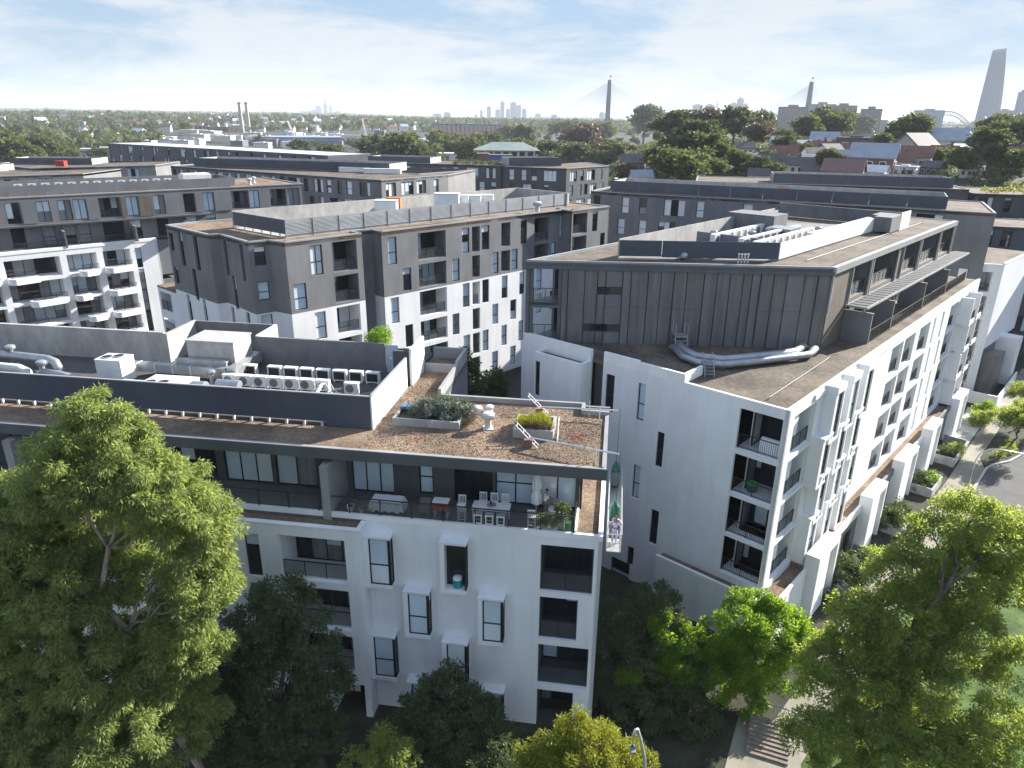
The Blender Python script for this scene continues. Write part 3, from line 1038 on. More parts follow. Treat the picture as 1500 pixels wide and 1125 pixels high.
# podium round its foot
pod = [FD.xy(7.4, .2), FD.xy(7.4, .75), FD.xy(-.75, .75), FDs.xy(51, 1.25), FDs.xy(51, .02), FD.xy(-.02, .02)]
slab(D, [FD.xy(7.4, .03), FD.xy(7.4, .95), FD.xy(-1.2, .95), FDs.xy(4.8, 1.2), FDs.xy(4.8, .02), FD.xy(-.02, .02)], -.5, 3.55, 'white', 'podium')
slab(D, [FD.xy(7.3, .05), FD.xy(7.3, .75), FD.xy(-1.0, .75), FDs.xy(4.8, 1.0), FDs.xy(4.8, .04), FD.xy(-.02, .04)], 3.55, 3.62, 'gravel', 'gravel_bed')
b = MB()
b.fbox(FD, -1.2, 7.4, .75, .97, 3.55, 3.85).fbox(FDs, -.9, 4.7, 1.0, 1.22, 3.55, 3.85)
b.build('podium_capping', M['white2'], D)
bx = [(4.7, 8.7), (16.0, 19.9), (24.7, 29.3), (34.2, 38.0), (45.3, 49.6)]
prev = 8.7
for i, (a, c) in enumerate(bx):
    b = MB()
    b.fbox(FDs, a, c, .95, 1.92, 4.6, 5.0).fbox(FDs, a, a + .35, .95, 1.92, -.5, 4.6).fbox(FDs, c - .3, c, .95, 1.92, -.5, 4.6).fbox(FDs, a + .35, c - .3, .95, 1.5, -.5, 4.6)
    b.fbox(FDs, a + .35, c - 1.7, 1.5, 1.88, -.5, 4.6)
    bb = b.build('entry_portal', M['white'], D)
    MB().fbox(FDs, a, c, .02, .95, 3.4, 3.9).build('gravel_bed', M['gravel'], D)
    window(D, FDs, c - 1.65, c - .35, 2.3, 4.3, 0, 'V', ['glass'], d0=1.56)
    window(D, FDs, c - 1.65, c - .35, -.4, 1.9, 0, 'N', ['glass'], name='entry_door', d0=1.56)
    if i < len(bx) - 1:
        n0, n1 = c, bx[i + 1][0]
        wall(D, FDs, n0, n1, -.5, 3.5, [(n0 + 1.2, n0 + 3.2, .1, 2.6), (n1 - 3, n1 - 1.2, .1, 2.6)], 'clad', d=1.05, name='podium_wall')
        window(D, FDs, n0 + 1.2, n0 + 3.2, .1, 2.6, .15, 'D2', ['glass', 'curtain'], d0=1.05)
        window(D, FDs, n1 - 3, n1 - 1.2, .1, 2.6, .15, 'D2', ['glass', 'curtain'], d0=1.05)
        MB().fbox(FDs, n0 + .01, n1 - .01, .02, 1.0, 3.5, 3.9).build('gravel_bed', M['gravel'], D)
        MB().fbox(FDs, n0 + .01, n1 - .01, 1.0, 1.2, 3.5, 4.15).build('podium_capping', M['white2' if i % 2 == 0 else 'dark'], D)
        # little front gardens
        g = MB()
        g.fbox(FDs, n0 + .6, n0 + .75, 1.3, 3.5, -.2, .9).fbox(FDs, n0 + .6, n1 - .5, 3.5, 3.65, -.2, .8).fbox(FDs, n1 - .65, n1 - .5, 1.3, 3.5, -.2, .9)
        g.fbox(FDs, n0 + 2.2, n0 + 2.35, 1.3, 3.5, -.2, .7)
        g.build('garden_wall', M['concrete'], D)

# ================================================================== grey over white block with zigzag front (centre)
CC = thing('apartment_building', (-19.05, 59.4, 0), 'zigzag fronted apartment building, grey upper storeys over white lower ones, with a louvred roof screen', 'building')
HC = 43.8
fc = lambda p, l: (p[0] + l * sin(R(HC)), p[1] + l * cos(R(HC)))
P1 = (-19.05, 59.4)
P2 = (-12.2, 66.0)
P3 = (6.7, 83.6)
G1, G2, G3 = Fr(P1, HC, 1), Fr(P2, HC, 1), Fr(P3, HC, 1)
SP = 16.75


def seg(F, ln, wins, balcs, slots=(), z0=5.3, ztop=22.9):
    ops = [w for w in wins] + [w for w in balcs] + [w for w in slots]
    clip = lambda lo, hi: [(a, c, max(e, lo), min(g, hi)) for a, c, e, g in ops if e < hi and g > lo]
    wall(CC, F, 0, ln, SP, ztop, clip(SP, ztop), 'dark')
    wall(CC, F, 0, ln, z0, SP, clip(z0, SP), 'white', d=.0)
    for w in wins:
        window(CC, F, *w, .14, rng.choice(['T', 'T', 'TV']) if w[1] - w[0] > 1.05 else 'T')
    for w in balcs:
        wd = w[1] - w[0]
        balcony(CC, F, *w, 1.6 if wd > 1.6 else 1.1, 'white' if w[2] < 16 and rng.random() < .7 else 'dark', 'glass', 4 if wd > 3 else (2 if wd > 1.6 else 1), d0=-.2)


seg(G1, 7.6,
    [(2.25, 3.45, 19.8, 22.4), (.4, 1.6, 17.0, 19.3), (2.2, 3.3, 14.0, 16.5), (.4, 1.6, 11.2, 13.6), (2.2, 3.3, 8.4, 10.9)],
    [(4.45, 7.0, 19.75, 22.45), (4.45, 7.0, 16.95, 19.4), (4.45, 6.95, 14.0, 16.55), (4.45, 6.95, 11.2, 13.6), (4.45, 6.95, 8.4, 10.8)])
wn = [(.7, 1.7, 19.75, 22.3), (10.0, 11.0, 19.75, 22.3), (12.8, 13.9, 19.75, 22.3), (18.75, 19.75, 19.75, 22.3), (25.4, 26.2, 19.75, 22.3),
      (2.3, 3.3, 17.0, 19.2), (8.6, 9.6, 17, 19.3), (14.3, 15.3, 17, 19.3), (17.3, 18.3, 17, 19.3), (24.0, 24.8, 17, 19.3),
      (.7, 1.7, 14.0, 16.55), (10.0, 11.0, 14, 16.55), (12.85, 13.85, 14, 16.55), (15.8, 16.75, 14, 16.55), (18.65, 19.55, 14, 16.55), (21.5, 22.5, 14, 16.55),
      (2.3, 3.3, 11.25, 13.55), (8.5, 9.5, 11.25, 13.55), (14.35, 15.3, 11.3, 13.6), (17.2, 18.2, 11.3, 13.6), (21.5, 22.5, 11.3, 13.6),
      (.7, 1.7, 8.5, 10.9), (10.0, 11.0, 8.5, 10.9), (12.85, 13.8, 8.5, 10.9), (15.8, 16.7, 8.5, 10.9), (18.6, 19.5, 8.5, 10.9),
      (14.3, 15.3, 5.8, 8.1), (17.25, 18.2, 5.85, 8.1), (8.5, 9.5, 5.8, 8.1)]
bn = [(4.25, 7.8, 19.7, 22.35), (11.4, 12.5, 19.7, 22.3), (15.7, 17.1, 19.75, 22.3), (21.0, 23.5, 19.7, 22.35),
      (4.25, 7.8, 16.95, 19.3), (11.4, 12.5, 17, 19.3), (15.7, 17.1, 17, 19.3), (21.0, 23.5, 16.95, 19.35),
      (4.25, 7.8, 14.0, 16.6), (11.4, 12.5, 14, 16.5), (4.25, 7.8, 11.25, 13.55), (11.4, 12.5, 11.25, 13.6), (18.6, 19.6, 11.35, 13.65) if 0 else (24.0, 25.4, 11.3, 13.6),
      (4.25, 7.8, 8.2, 10.8), (11.4, 12.5, 8.5, 10.85), (11.4, 12.5, 5.75, 8.1), (4.25, 7.8, 5.5, 8.0)]
seg(G2, 26.6, wn, bn)
seg(G3, 7.2, [(3.9, 4.9, 20.2, 22.65), (5.6, 6.5, 17.4, 19.85), (3.9, 4.9, 14.4, 16.6)], [(.25, 2.9, 20.2, 22.7), (.25, 2.9, 17.2, 19.9), (.25, 2.9, 14.4, 16.6)])
for F, ln, gap in ((G1, 7.6, (7.6, P2)), (G2, 26.6, None)):
    a = F.xy(ln, 0)
    c = P2 if F is G1 else P3
    back = 1.5
    Fb, lb = between((a[0] - F.n[0] * back, a[1] - F.n[1] * back), (c[0] - F.n[0] * back, c[1] - F.n[1] * back), 1)
    wall(CC, Fb, 0, lb, SP, 22.9, [], 'dark', name='recess_wall')
    wall(CC, Fb, 0, lb, 5.3, SP, [], 'dark', name='recess_wall')
    for z in (20.0, 17.0, 14.0, 11.2):
        window(CC, Fb, .2, .9, z, z + 1.9, -.06, 'T', ['glass', 'blind'])
    for zz, mk in (((SP, 22.9), 'dark'), ((5.3, SP), 'white')):
        MB().prism([a, F.xy(ln, -back), F.xy(ln - .25, -back), F.xy(ln - .25, -.23), F.xy(ln - .02, -.23)], *zz).build('recess_return', M[mk], CC)
        Fc = Fr(c, HC, 1)
        MB().prism([Fc.xy(.0, -.02), Fc.xy(.25, -.24), Fc.xy(.25, -back), Fc.xy(0, -back)], *zz).build('recess_return', M[mk], CC)
# zigzag front towards the courtyard
zz = [(-33.2, 68.6), (-26.8, 62.85), (-26.05, 63.35), (-22.07, 59.25), (-20.75, 60.35), (-19.05, 59.4)]
slots = {0: [(2.4, 3.2, 19.4, 22.6), (5.4, 6.2, 19.4, 22.7), (4.25, 5.0, 16.4, 19.4), (2.2, 3.0, 14.0, 16.6), (5.55, 6.2, 14.0, 16.7), (.35, 1.2, 20.6, 22.3), (.35, 1.2, 17.4, 19.0)],
         2: [(.55, 1.2, 19.4, 22.6), (3.9, 4.5, 19.4, 22.7), (1.6, 2.3, 16.5, 19.5), (3.6, 4.3, 13.9, 16.6), (.5, 1.1, 14, 16.5)],
         3: [(.4, 1.4, 20.9, 22.5), (.4, 1.4, 17.9, 19.5), (.4, 1.4, 14.4, 16.6)]}
for i in range(5):
    F, ln = between(zz[i], zz[i + 1], 1)
    if i in (0, 2, 4):
        F = Fr(zz[i], math.degrees(math.atan2(zz[i + 1][0] - zz[i][0], zz[i + 1][1] - zz[i][1])), 1)
    ops = slots.get(i, [])
    clip = lambda lo, hi: [(a, c, max(e, lo), min(g, hi)) for a, c, e, g in ops if e < hi and g > lo]
    wall(CC, F, 0, ln, SP, 22.9, clip(SP, 22.9), 'dark')
    wall(CC, F, 0, ln, 5.3, SP, clip(5.3, SP), 'white')
    for o in ops:
        if i == 3:
            window(CC, F, *o, .12, 'T', ['glass', 'blind'])
        else:
            window(CC, F, *o, .18, 'T', ['glass'], name='slot_window')
wb = (-36.4, 71.4)
F, ln = between(wb, zz[0], 1)
wall(CC, F, 0, ln, 5.3, 16.3, [(.4, 2.9, 14, 16.0), (.4, 2.9, 11, 13.2)], 'white', name='wall')
for z in (14, 11):
    balcony(CC, F, .4, 2.9, z, z + 2, 1.5, 'white', 'bars', 2)
MB().prism([wb, zz[0], (-29, 74), (-33, 77)], 16.3, 16.5).build('gravel_bed', M['gravel'], CC)
back_c = [G3.xy(7.2, 0), G3.xy(7.2, -15.5), (zz[0][0] + 2.0, zz[0][1] + 2.5)]
outl = zz + [G1.xy(7.6, 0), G1.xy(7.6, -1.5), G2.xy(0, -1.5), P2, G2.xy(26.6, 0), G2.xy(26.6, -1.5), G3.xy(0, -1.5), P3] + back_c
slab(CC, outl, 22.55, 22.86, 'gravel', 'roof_gravel')
b = MB()
for i in range(len(outl)):
    a, c = outl[i], outl[(i + 1) % len(outl)]
    F, ln = between(a, c, 1)
    b.fbox(F, .0, ln - .02, -.24, .03, 22.86, 22.99)
b.build('roof_capping', M['cap'], CC)
wall(CC, Fr(back_c[1], HC + 180, 1), 0, 40, 0, 22.8, [], 'dark', name='rear_wall')
F, ln = between(G3.xy(7.2, 0), G3.xy(7.2, -15.5), 1)
wall(CC, F, 0, ln, 0, 22.8, [], 'dark', name='end_wall')
MB().prism([(-32, 69.5), (-22, 61.3), (-19.5, 61.5), G1.xy(7.6, -2), G2.xy(0, -2), G2.xy(26, -1.2), G3.xy(7, -1.2), G3.xy(7, -10)], -.3, 5.3).build('ground_storey', M['dark'], CC)
# roof screens
Q0, Q1 = (-26.3, 67.4), (-19.7, 61.95)
F, ln = between(Q0, Q1, 1)
for k in range(4):
    MB().fbox(F, k * ln / 4 + .01, (k + 1) * ln / 4 - .01, -.06, 0, 23.2, 24.42).build('screen_panel', M['navy'], CC)
for k in range(6):
    MB().fbox(F, .3 + k * ln / 6, .42 + k * ln / 6, -.2, -.08, 22.86, 23.3).build('screen_post', M['cap'], CC)
FS = Fr(Q1, 44.3, 1)
for k in range(14):
    s0 = k * 2.7
    pb = MB().fbox(FS, s0, s0 + .06, -.12, 0.02, 22.86, 24.45).fbox(FS, s0 + .06, s0 + 2.7, -.03, .02, 24.38, 24.45).build('screen_panel', M['cap'], CC)
    b = MB()
    for j in range(11):
        z = 23.16 + j * .112
        b.hexa([FS(s0 + .07, -.09, z + .055), FS(s0 + 2.69, -.09, z + .055), FS(s0 + 2.69, -.005, z), FS(s0 + .07, -.005, z), FS(s0 + .07, -.09, z + .07), FS(s0 + 2.69, -.09, z + .07), FS(s0 + 2.69, -.005, z + .015), FS(s0 + .07, -.005, z + .015)])
    b.build('louvre_slats', M['louvre'], pb, kind='stuff')
MB().fbox(FS, 0.1, 37.8, -.2, -.14, 23.0, 24.36).build('screen_backing', M['louvre'], CC)
FQ = Fr(Q0, 44.3, -1)
MB().fbox(FQ, 0, 38, -.2, 0, 22.86, 24.5).build('plant_wall', M['concrete'], CC)
MB().fbox(FQ, 38.0, 38.2, -8.6, 0, 22.86, 24.5).build('plant_wall', M['concrete'], CC)
slab(CC, [Q1, Q0, FQ.xy(38, 0), FS.xy(38, 0)], 22.86, 22.95, 'concrete', 'plant_deck')
MB().fbox(FQ, 5, 17, -5.2, -3.2, 22.95, 23.6).build('plant_plinth', M['concrete'], CC)
#PART3

# ================================================================== long block behind the plant deck (far side of the courtyard)
B = thing('apartment_building', (-62.87, 86.79, 0), 'long apartment building with curved white balconies below two charcoal storeys and a grey roof screen', 'building')
GB = Fr((-62.87, 86.79), 45.0, 1)
GBd = Fr((-63.5, 89.85), 49.6, 1)
rows = [(13.2, 15.65), (10.1, 12.75), (7.1, 9.8), (4.2, 6.8), (1.2, 3.9)]
ops = []
for z0, z1 in rows:
    ops += [(-16, -11.3, z0, z1), (-10.7, -5.6, z0, z1), (-5, -.6, z0, z1), (0.1, 6.2, z0, z1), (7.0, 10.5, z0, z1), (11.3, 14.7, z0, z1)]
slotB = [(15.35, 16.1, z0 - .3, z1) for z0, z1 in rows]
wall(B, GB, -16.5, 18.4, -.5, 16.65, ops + slotB, 'white', dep=.3)
for o in slotB:
    window(B, GB, *o, .1, 'T', ['glass', 'blind', 'curtain'])
for i, o in enumerate(ops):
    balcony(B, GB, *o, 2.2, 'white', None, max(3, round((o[1] - o[0]) / 1.2)), ['glass', 'glass', 'blind', 'curtain'], d0=-.28)
for r, (z0, z1) in enumerate(rows):       # projecting balcony trays with rounded corners
    for k, (a, c) in enumerate(((-16, -11.3), (-10.7, -5.6), (-5, -.6), (0.1, 6.2), (7.0, 10.5), (11.3, 14.7))):
        first = (k + r) % 2 == 1 or k == 5
        e, g = (a, a + (c - a) * .55) if first else (a + (c - a) * .3, c)
        if k == 5:
            e, g = a - .1, c
        p = [GB.xy(e, .0), GB.xy(g, .0)]
        rr = .7
        p += [GB.xy(g, .9)]
        for q in range(6):
            w = R(90 - q * 18)
            p.append(GB.xy(e + rr - rr * cos(w), 1.3 - rr + rr * sin(w) - (.0 if q else .0)))
        bb = MB().prism(p, z0 - .42, z0 + .34).build('balcony_tray', M['white'], B)
        w = round(g - e - .4, 2)
        link('railing', rail_mesh(w, 'bars', .75), B, Vector(GB.org(e + .3, g - .1, .8, z0 + .34)) - ORG[B], GB.rz)
MB().fbox(GB, -16.5, 18.4, -.3, .06, 16.35, 16.75).build('roof_edge_band', M['white2'], B)
F, ln = between(GB.xy(18.4, 0), GB.xy(18.4, -5), 1)
wall(B, F, 0, ln, -.5, 16.65, [], 'white')
MB().fbox(GB, 18.4, 21.5, -3.2, -.2, 11.5, 16.3).fbox(GB, 18.4, 21.5, -3.2, -.2, 5, 10.8).build('corner_bay', M['grey'], B)
slab(B, [GB.xy(-16.4, -.1), GB.xy(18.3, -.1), GB.xy(18.3, -5), GB.xy(-16.4, -5)], 16.5, 16.6, 'paver', 'terrace_floor')
opU = []
prng = random.Random(21)
for z0, z1 in ((19.75, 22.35), (16.7, 19.2)):
    for a in (-13, -9.5, -5.0, .3, 3.6, 6.0, 7.7, 10.7, 14.0, 17.5, 21.5, 24.2, 28.3, 31.0, 34.2, 37.0):
        w = 2.6 if a in (-13, 3.6 - 99, 10.7, 28.3, 34.2, 37.0) else 1.5
        if a == 37.0:
            w = 2.0
        opU.append((a, a + w, z0, z1))
wall(B, GBd, -16, 39.6, 16.55, 22.9, opU, 'dark', dep=.25)
for o in opU:
    if o[1] - o[0] > 2.2 and o[2] > 18:
        balcony(B, GBd, *o, 1.3, 'dark', 'glass', 3, ['glass', 'curtain', 'blind'], d0=-.22)
    else:
        window(B, GBd, *o, .16, 'V' if o[2] > 18 else 'T', ['glass', 'glass', 'curtain', 'blind'])
for a, c in ((-11.5, -9.6), (1.95, 3.5), (9.3, 10.6), (13.4, 13.95), (15.6, 17.3), (23.1, 24.1), (25.8, 28.2)):
    MB().fbox(GBd, a, c, .02, .10, 19.65, 22.4).build('sliding_shutter', M['timber' if prng.random() < .5 else 'grey'], B)
for s in (-9, -1.5, 5.8, 14.2, 21):
    MB().fbox(GBd, s - .1, s + .1, .02, 2.3, 16.6, 18.6).fbox(GBd, s - .14, s + .14, .02, 2.34, 18.6, 18.66).build('privacy_wall', M['dark'], B)
MB().fbox(GBd, -16, 25, .0, .8, 19.3, 19.5).build('shade_ledge', M['capdark'], B)
link('railing', rail_mesh(30.0, 'bars', 1.0), B, Vector(GB.org(-14, 16, -.5, 16.6)) - ORG[B], GB.rz)
MB().fbox(GBd, 39.4, 39.6, -16, 0, -.5, 22.9).build('end_wall', M['dark'], B)
MB().fbox(GBd, -16, 39.6, -16.2, -16, -.5, 22.9).build('rear_wall', M['dark'], B)
slab(B, [GBd.xy(-16, -.2), GBd.xy(39.4, -.2), GBd.xy(39.4, -16), GBd.xy(-16, -16)], 22.5, 22.84, 'gravel', 'roof_gravel')
b = MB()
b.fbox(GBd, -16, 39.7, -.25, .06, 22.84, 22.98).fbox(GBd, 39.45, 39.7, -16, -.25, 22.84, 22.98)
b.build('roof_capping', M['cap'], B)
for k in range(11):
    MB().fbox(GBd, -15 + k * 4.05, -15 + k * 4.05 + 4.03, -1.3, -1.22, 23.0, 24.2).build('screen_panel', M['grey'], B)
for k in range(22):
    MB().fbox(GBd, -15 + k * 2.02, -15 + k * 2.02 + .1, -1.22, -1.1, 22.84, 23.15).build('screen_post', M['cap'], B)
MB().fbox(GBd, 29.4, 29.5, -9, -1.3, 23.0, 24.2).fbox(GBd, -15, 29.5, -9.1, -9, 23.0, 24.3).build('screen_return', M['grey'], B)


# ------------------------------------------------------------------ plainer blocks of the same estate further back
def block(label, pts, depth, ztop, nst, mk, seed, screen=True, storey=3.05, wmin=1.0, gap=(1.0, 3.0), pal=None, scr=None, roofk='graveld', zbase=-.5, screenk='navy', lowmk=None):
    """front polyline pts (seen side on the right of travel), flat gravel roof, windows per storey"""
    t = thing('apartment_building', (pts[0][0], pts[0][1], zbase), label, 'building')
    pr = random.Random(seed)
    k = len(pts)
    dl = Vector((0, 0))
    for i in range(k - 1):
        F, ln = between(pts[i], pts[i + 1], 1)
        dl += Vector(F.n) * -ln
    dl.normalize()
    backp = [(p[0] + dl.x * depth, p[1] + dl.y * depth) for p in pts]
    for i in range(k - 1):
        F, ln = between(pts[i], pts[i + 1], 1)
        ops = []
        for r in range(nst):
            z1 = ztop - .55 - r * storey
            u = .5 + pr.random()
            while u < ln - 1.6:
                w = pr.choice([wmin, wmin, 1.3, 2.4, 3.0])
                if u + w > ln - .4:
                    break
                ops.append((u, u + w, z1 - 2.3, z1))
                u += w + pr.uniform(*gap)
        zsplit = ztop - nst * storey - .2
        if lowmk:
            zs = ztop - 2 * storey
            wall(t, F, 0, ln, zs, ztop, [o for o in ops if o[2] > zs], mk)
            wall(t, F, 0, ln, zbase, zs, [o for o in ops if o[3] < zs], lowmk)
            ops = [o for o in ops if o[2] > zs or o[3] < zs]
        else:
            wall(t, F, 0, ln, zbase, ztop, ops, mk)
        for o in ops:
            st = 'T' if o[1] - o[0] < 1.5 else 'D%d' % max(2, round((o[1] - o[0]) / .9))
            window(t, F, *o, .18, st, pal or ['glass', 'glass', 'blindw', 'curtain', 'blind'])
    ring = pts + backp[::-1]
    for a, c in ((pts[-1], backp[-1]), (backp[-1], backp[0]), (backp[0], pts[0])):
        F, ln = between(a, c, 1)
        wall(t, F, 0, ln, zbase, ztop, [], mk, name='end_wall', back=False)
    slab(t, ring, ztop - .4, ztop - .06, roofk, 'roof_gravel')
    b = MB()
    for a, c in zip(ring, ring[1:] + ring[:1]):
        F, ln = between(a, c, 1)
        b.fbox(F, 0, ln, -.22, .04, ztop - .06, ztop + .06)
    b.build('roof_capping', M['cap'], t)
    if screen:
        s0, s1, off, hgt = scr or (.08, .85, 2.0, 1.35)
        F, ln = between(pts[0], pts[-1], 1)
        n = max(2, int((s1 - s0) * ln / 4))
        for j in range(n):
            a = s0 * ln + j * (s1 - s0) * ln / n
            MB().fbox(F, a + .01, a + (s1 - s0) * ln / n - .01, -off - .06, -off, ztop + .1, ztop + .1 + hgt).build('screen_panel', M[screenk], t)
        b = MB()
        b.fbox(F, s0 * ln, s0 * ln + .1, -off - depth * .5, -off - .06, ztop, ztop + hgt).fbox(F, s1 * ln - .1, s1 * ln, -off - depth * .5, -off - .06, ztop, ztop + hgt)
        b.fbox(F, s0 * ln, s1 * ln, -off - depth * .5 - .1, -off - depth * .5, ztop, ztop + hgt + .05)
        b.build('plant_wall', M['concrete'], t)
        MB().fbox(F, s0 * ln + .2, s1 * ln - .2, -off - depth * .5, -off - .1, ztop, ztop + .1).build('plant_deck', M['concrete'], t)
    return t


PD = ['glass', 'glass', 'blindw', 'blindw', 'curtain']
Eb = block('charcoal apartment building with a long navy roof screen behind the bronze clad storeys', [(11.4, 109.0), (17.4, 105.5), (30.1, 99.9), (49.1, 90.7), (57.2, 86.2)], 15, 22.9, 6, 'dark', 31, True, 3.1, 1.1, (1.4, 4.0), PD, (.05, .90, 1.2, 1.45), lowmk=None)
Fe = Fr((57.2, 86.2), 30, 1)
b = MB()
FE1, lE1 = between((52.6, 88.6), (59.9, 86.4), 1)
wall(Eb, FE1, 0, lE1, -.5, 16.6, [(4.2, 6.6, z, z + 2.5) for z in (13.3, 10.3, 7.3, 4.3, 1.3)] + [(1.6, 2.4, 13.6, 16.0)], 'white')
for z in (13.3, 10.3, 7.3, 4.3, 1.3):
    balcony(Eb, FE1, 4.2, 6.6, z, z + 2.5, 1.6, 'white', 'glass', 2, d0=-.2)
window(Eb, FE1, 1.6, 2.4, 13.6, 16.0, .15, 'T', ['glass', 'blind'])
FE2 = Fr((59.9, 86.4), 46, 1)
wall(Eb, FE2, 0, 15, 6.0, 16.75, [], 'white')
slab(Eb, [FE1.xy(4, -.1), (59.7, 86.5), FE2.xy(14.8, -.2), FE2.xy(14.8, -6)], 16.3, 16.62, 'graveld', 'terrace_floor')
b = MB()
b.fbox(FE2, .25, 15, -.25, .02, 16.75, 16.95).fbox(FE1, 0, lE1, -.2, .02, 16.6, 16.8)
b.build('roof_edge_band', M['white2'], Eb)
MB().fbox(FE2, .4, 13, -4.5, -.3, -.5, 6.0).build('ground_storey', M['clad'], Eb)
MB().fbox(FE2, 1.2, 4.4, -.28, 1.6, -.5, 5.2).build('entry_portal', M['clad'], Eb)
MB().fbox(FE2, 7.2, 9.4, -.28, 2.2, -.5, 6.4).build('entry_portal', M['white'], Eb)
for k in range(2):
    window(Eb, Fr(FE2.xy(.38, -.4), 46 - 90, -1), 1.2 + k * 1.0, 2.1 + k * 1.0, .2, 2.0, -.02, 'N', ['blindw'])
MB().fbox(FDs, 60.4, 60.6, -2, 3.6, -.3, 1.5).fbox(FDs, 60.6, 74, 3.4, 3.6, -.3, 1.3).build('garden_wall', M['white'], Eb)
block('charcoal apartment building facing two ways behind the zigzag fronted one', [(-71.9, 154.7), (-22.5, 124.3), (-12.4, 138.0)], 16, 22.9, 6, 'dark', 32, True, 3.05, 1.1, (.8, 2.2), ['glass', 'glass', 'curtain', 'blindw'], (.08, .80, 1.0, 1.6))
block('long black apartment building with a pale flat roof near the harbour yards', [(-141, 259), (-95, 226), (-48, 191)], 15, 23.6, 5, 'navy', 33, False, 3.05, 1.2, (2.5, 6.0), PD, roofk='tinw')
block('dark apartment building with many white blinds and planted roof boxes before the trees', [(-37, 176), (-18, 172.5), (-3, 167.8)], 15, 22.9, 6, 'darkA', 34, True, 3.05, 1.2, (.8, 2.0), ['blindw', 'blindw', 'glass', 'curtain'], (.05, .5, 1.5, 1.3))
block('dark apartment building with white blinds and a timber lined end by the rust coloured tree', [(-2.2, 166.0), (11.3, 160.7), (22, 172.4)], 14, 22.9, 6, 'darkA', 35, True, 3.05, 1.2, (.9, 2.0), ['blindw', 'blindw', 'glass', 'blindw'], (.05, .55, 1.0, 1.7))
block('low charcoal apartment building with angled roof edge beside the park trees', [(-112, 158), (-96, 147), (-78, 160.6)], 15, 22.6, 5, 'dark', 36, True, 3.05, 1.2, (2.0, 5), ['glass', 'blind'], (.1, .6, 1.2, 1.2))
block('short charcoal apartment building at the edge of the estate beyond the roof screen', [(-128, 140), (-93, 131), (-82, 140)], 14, 22.2, 5, 'dark', 37, True, 3.05, 1.2, (2.0, 5), ['glass', 'blind'], (.1, .6, 1.2, 1.2))
block('dark apartment building with small square windows below the red roofed houses', [(33, 134), (55, 129), (76, 122.7)], 14, 22.6, 6, 'darkA', 38, True, 3.05, 1.1, (1.6, 3.6), ['blindw', 'glass', 'blindw'], (.3, .95, 1.0, 1.6))
block('dark apartment building with a hedge topped roof behind the white end wall', [(76.8, 122.4), (98, 118)], 14, 22.0, 6, 'darkA', 39, False, 3.05, 1.1, (1.6, 3.6), ['glass', 'blind'])
block('dark apartment building stepping down towards the street at the edge of the estate', [(66, 106), (84, 99), (100, 112)], 13, 19.0, 6, 'navy', 40, False, 3.05, 1.6, (1.0, 2.5), ['glass', 'curtain', 'blind'])


# ================================================================== roof machinery
def ac_mesh():
    w, d, h = .90, .36, .76
    b = MB()
    b.box(-w / 2, w / 2, -d / 2, d / 2, .08, h).box(-w / 2 + .06, -w / 2 + .14, -d / 2, d / 2, 0, .08).box(w / 2 - .14, w / 2 - .06, -d / 2, d / 2, 0, .08)
    b.box(-w / 2 - .01, w / 2 + .01, -d / 2 - .01, d / 2 + .01, h, h + .02)
    return b.mesh('casing', M['whitem'])


def fan_mesh():
    b = MB()
    n = 18
    c = (-.1, -.19, .42)
    for rr, y in ((.275, -.188), (.06, -.202)):
        k = len(b.v)
        for j in range(n):
            w = 2 * math.pi * j / n
            b.v.append((c[0] + rr * cos(w), y, c[2] + rr * sin(w)))
        b.f.append(tuple(range(k, k + n)))
    return b.mesh('fan_grille', M['concd'])


def coil_mesh():
    b = MB()
    b.box(-.36, .37, .182, .189, .16, .69)
    return b.mesh('coil_grille', M['black'])


AC = {}


def air_con(p, rz, label, group=None, lod=0):
    if not AC:
        AC['c'], AC['f'], AC['k'] = ac_mesh(), fan_mesh(), coil_mesh()
    t = thing('air_conditioner', p, label, 'air conditioner', group, rz)
    link('casing', AC['c'], t)
    link('fan_grille', AC['f'], t)
    link('coil_grille', AC['k'], t)
    return t


ORD = ['first', 'second', 'third', 'fourth', 'fifth', 'sixth', 'seventh', 'eighth', 'ninth', 'tenth', 'eleventh', 'twelfth']
rzA = math.atan2(-FA.u[1], -FA.u[0])
for k in range(7):
    air_con(FA(24.1 - k * 1.03, -8.05, 16.56), rzA, f'white condenser with its fan facing out, {ORD[k]} from the silver duct in the fan row', 'fan row of condensers on the plant deck')
air_con(FA(15.95, -7.9, 16.56), rzA, 'lone white condenser with its fan facing out beside the white plant wall', 'fan row of condensers on the plant deck')
for k in range(8):
    air_con(FA(23.75 if k == 0 else 23.15 - k * 1.12, -10.0, 16.56), rzA + math.pi, f'white condenser showing its dark coil, {ORD[k]} from the silver duct in the rear row', 'rear row of condensers on the plant deck')
for k in range(8):
    air_con(FA(24.9 - k * 1.22, -5.75, 16.56), rzA, f'white condenser mostly hidden by the navy screen, {ORD[k]} from the silver duct', 'condensers hidden behind the navy screen')


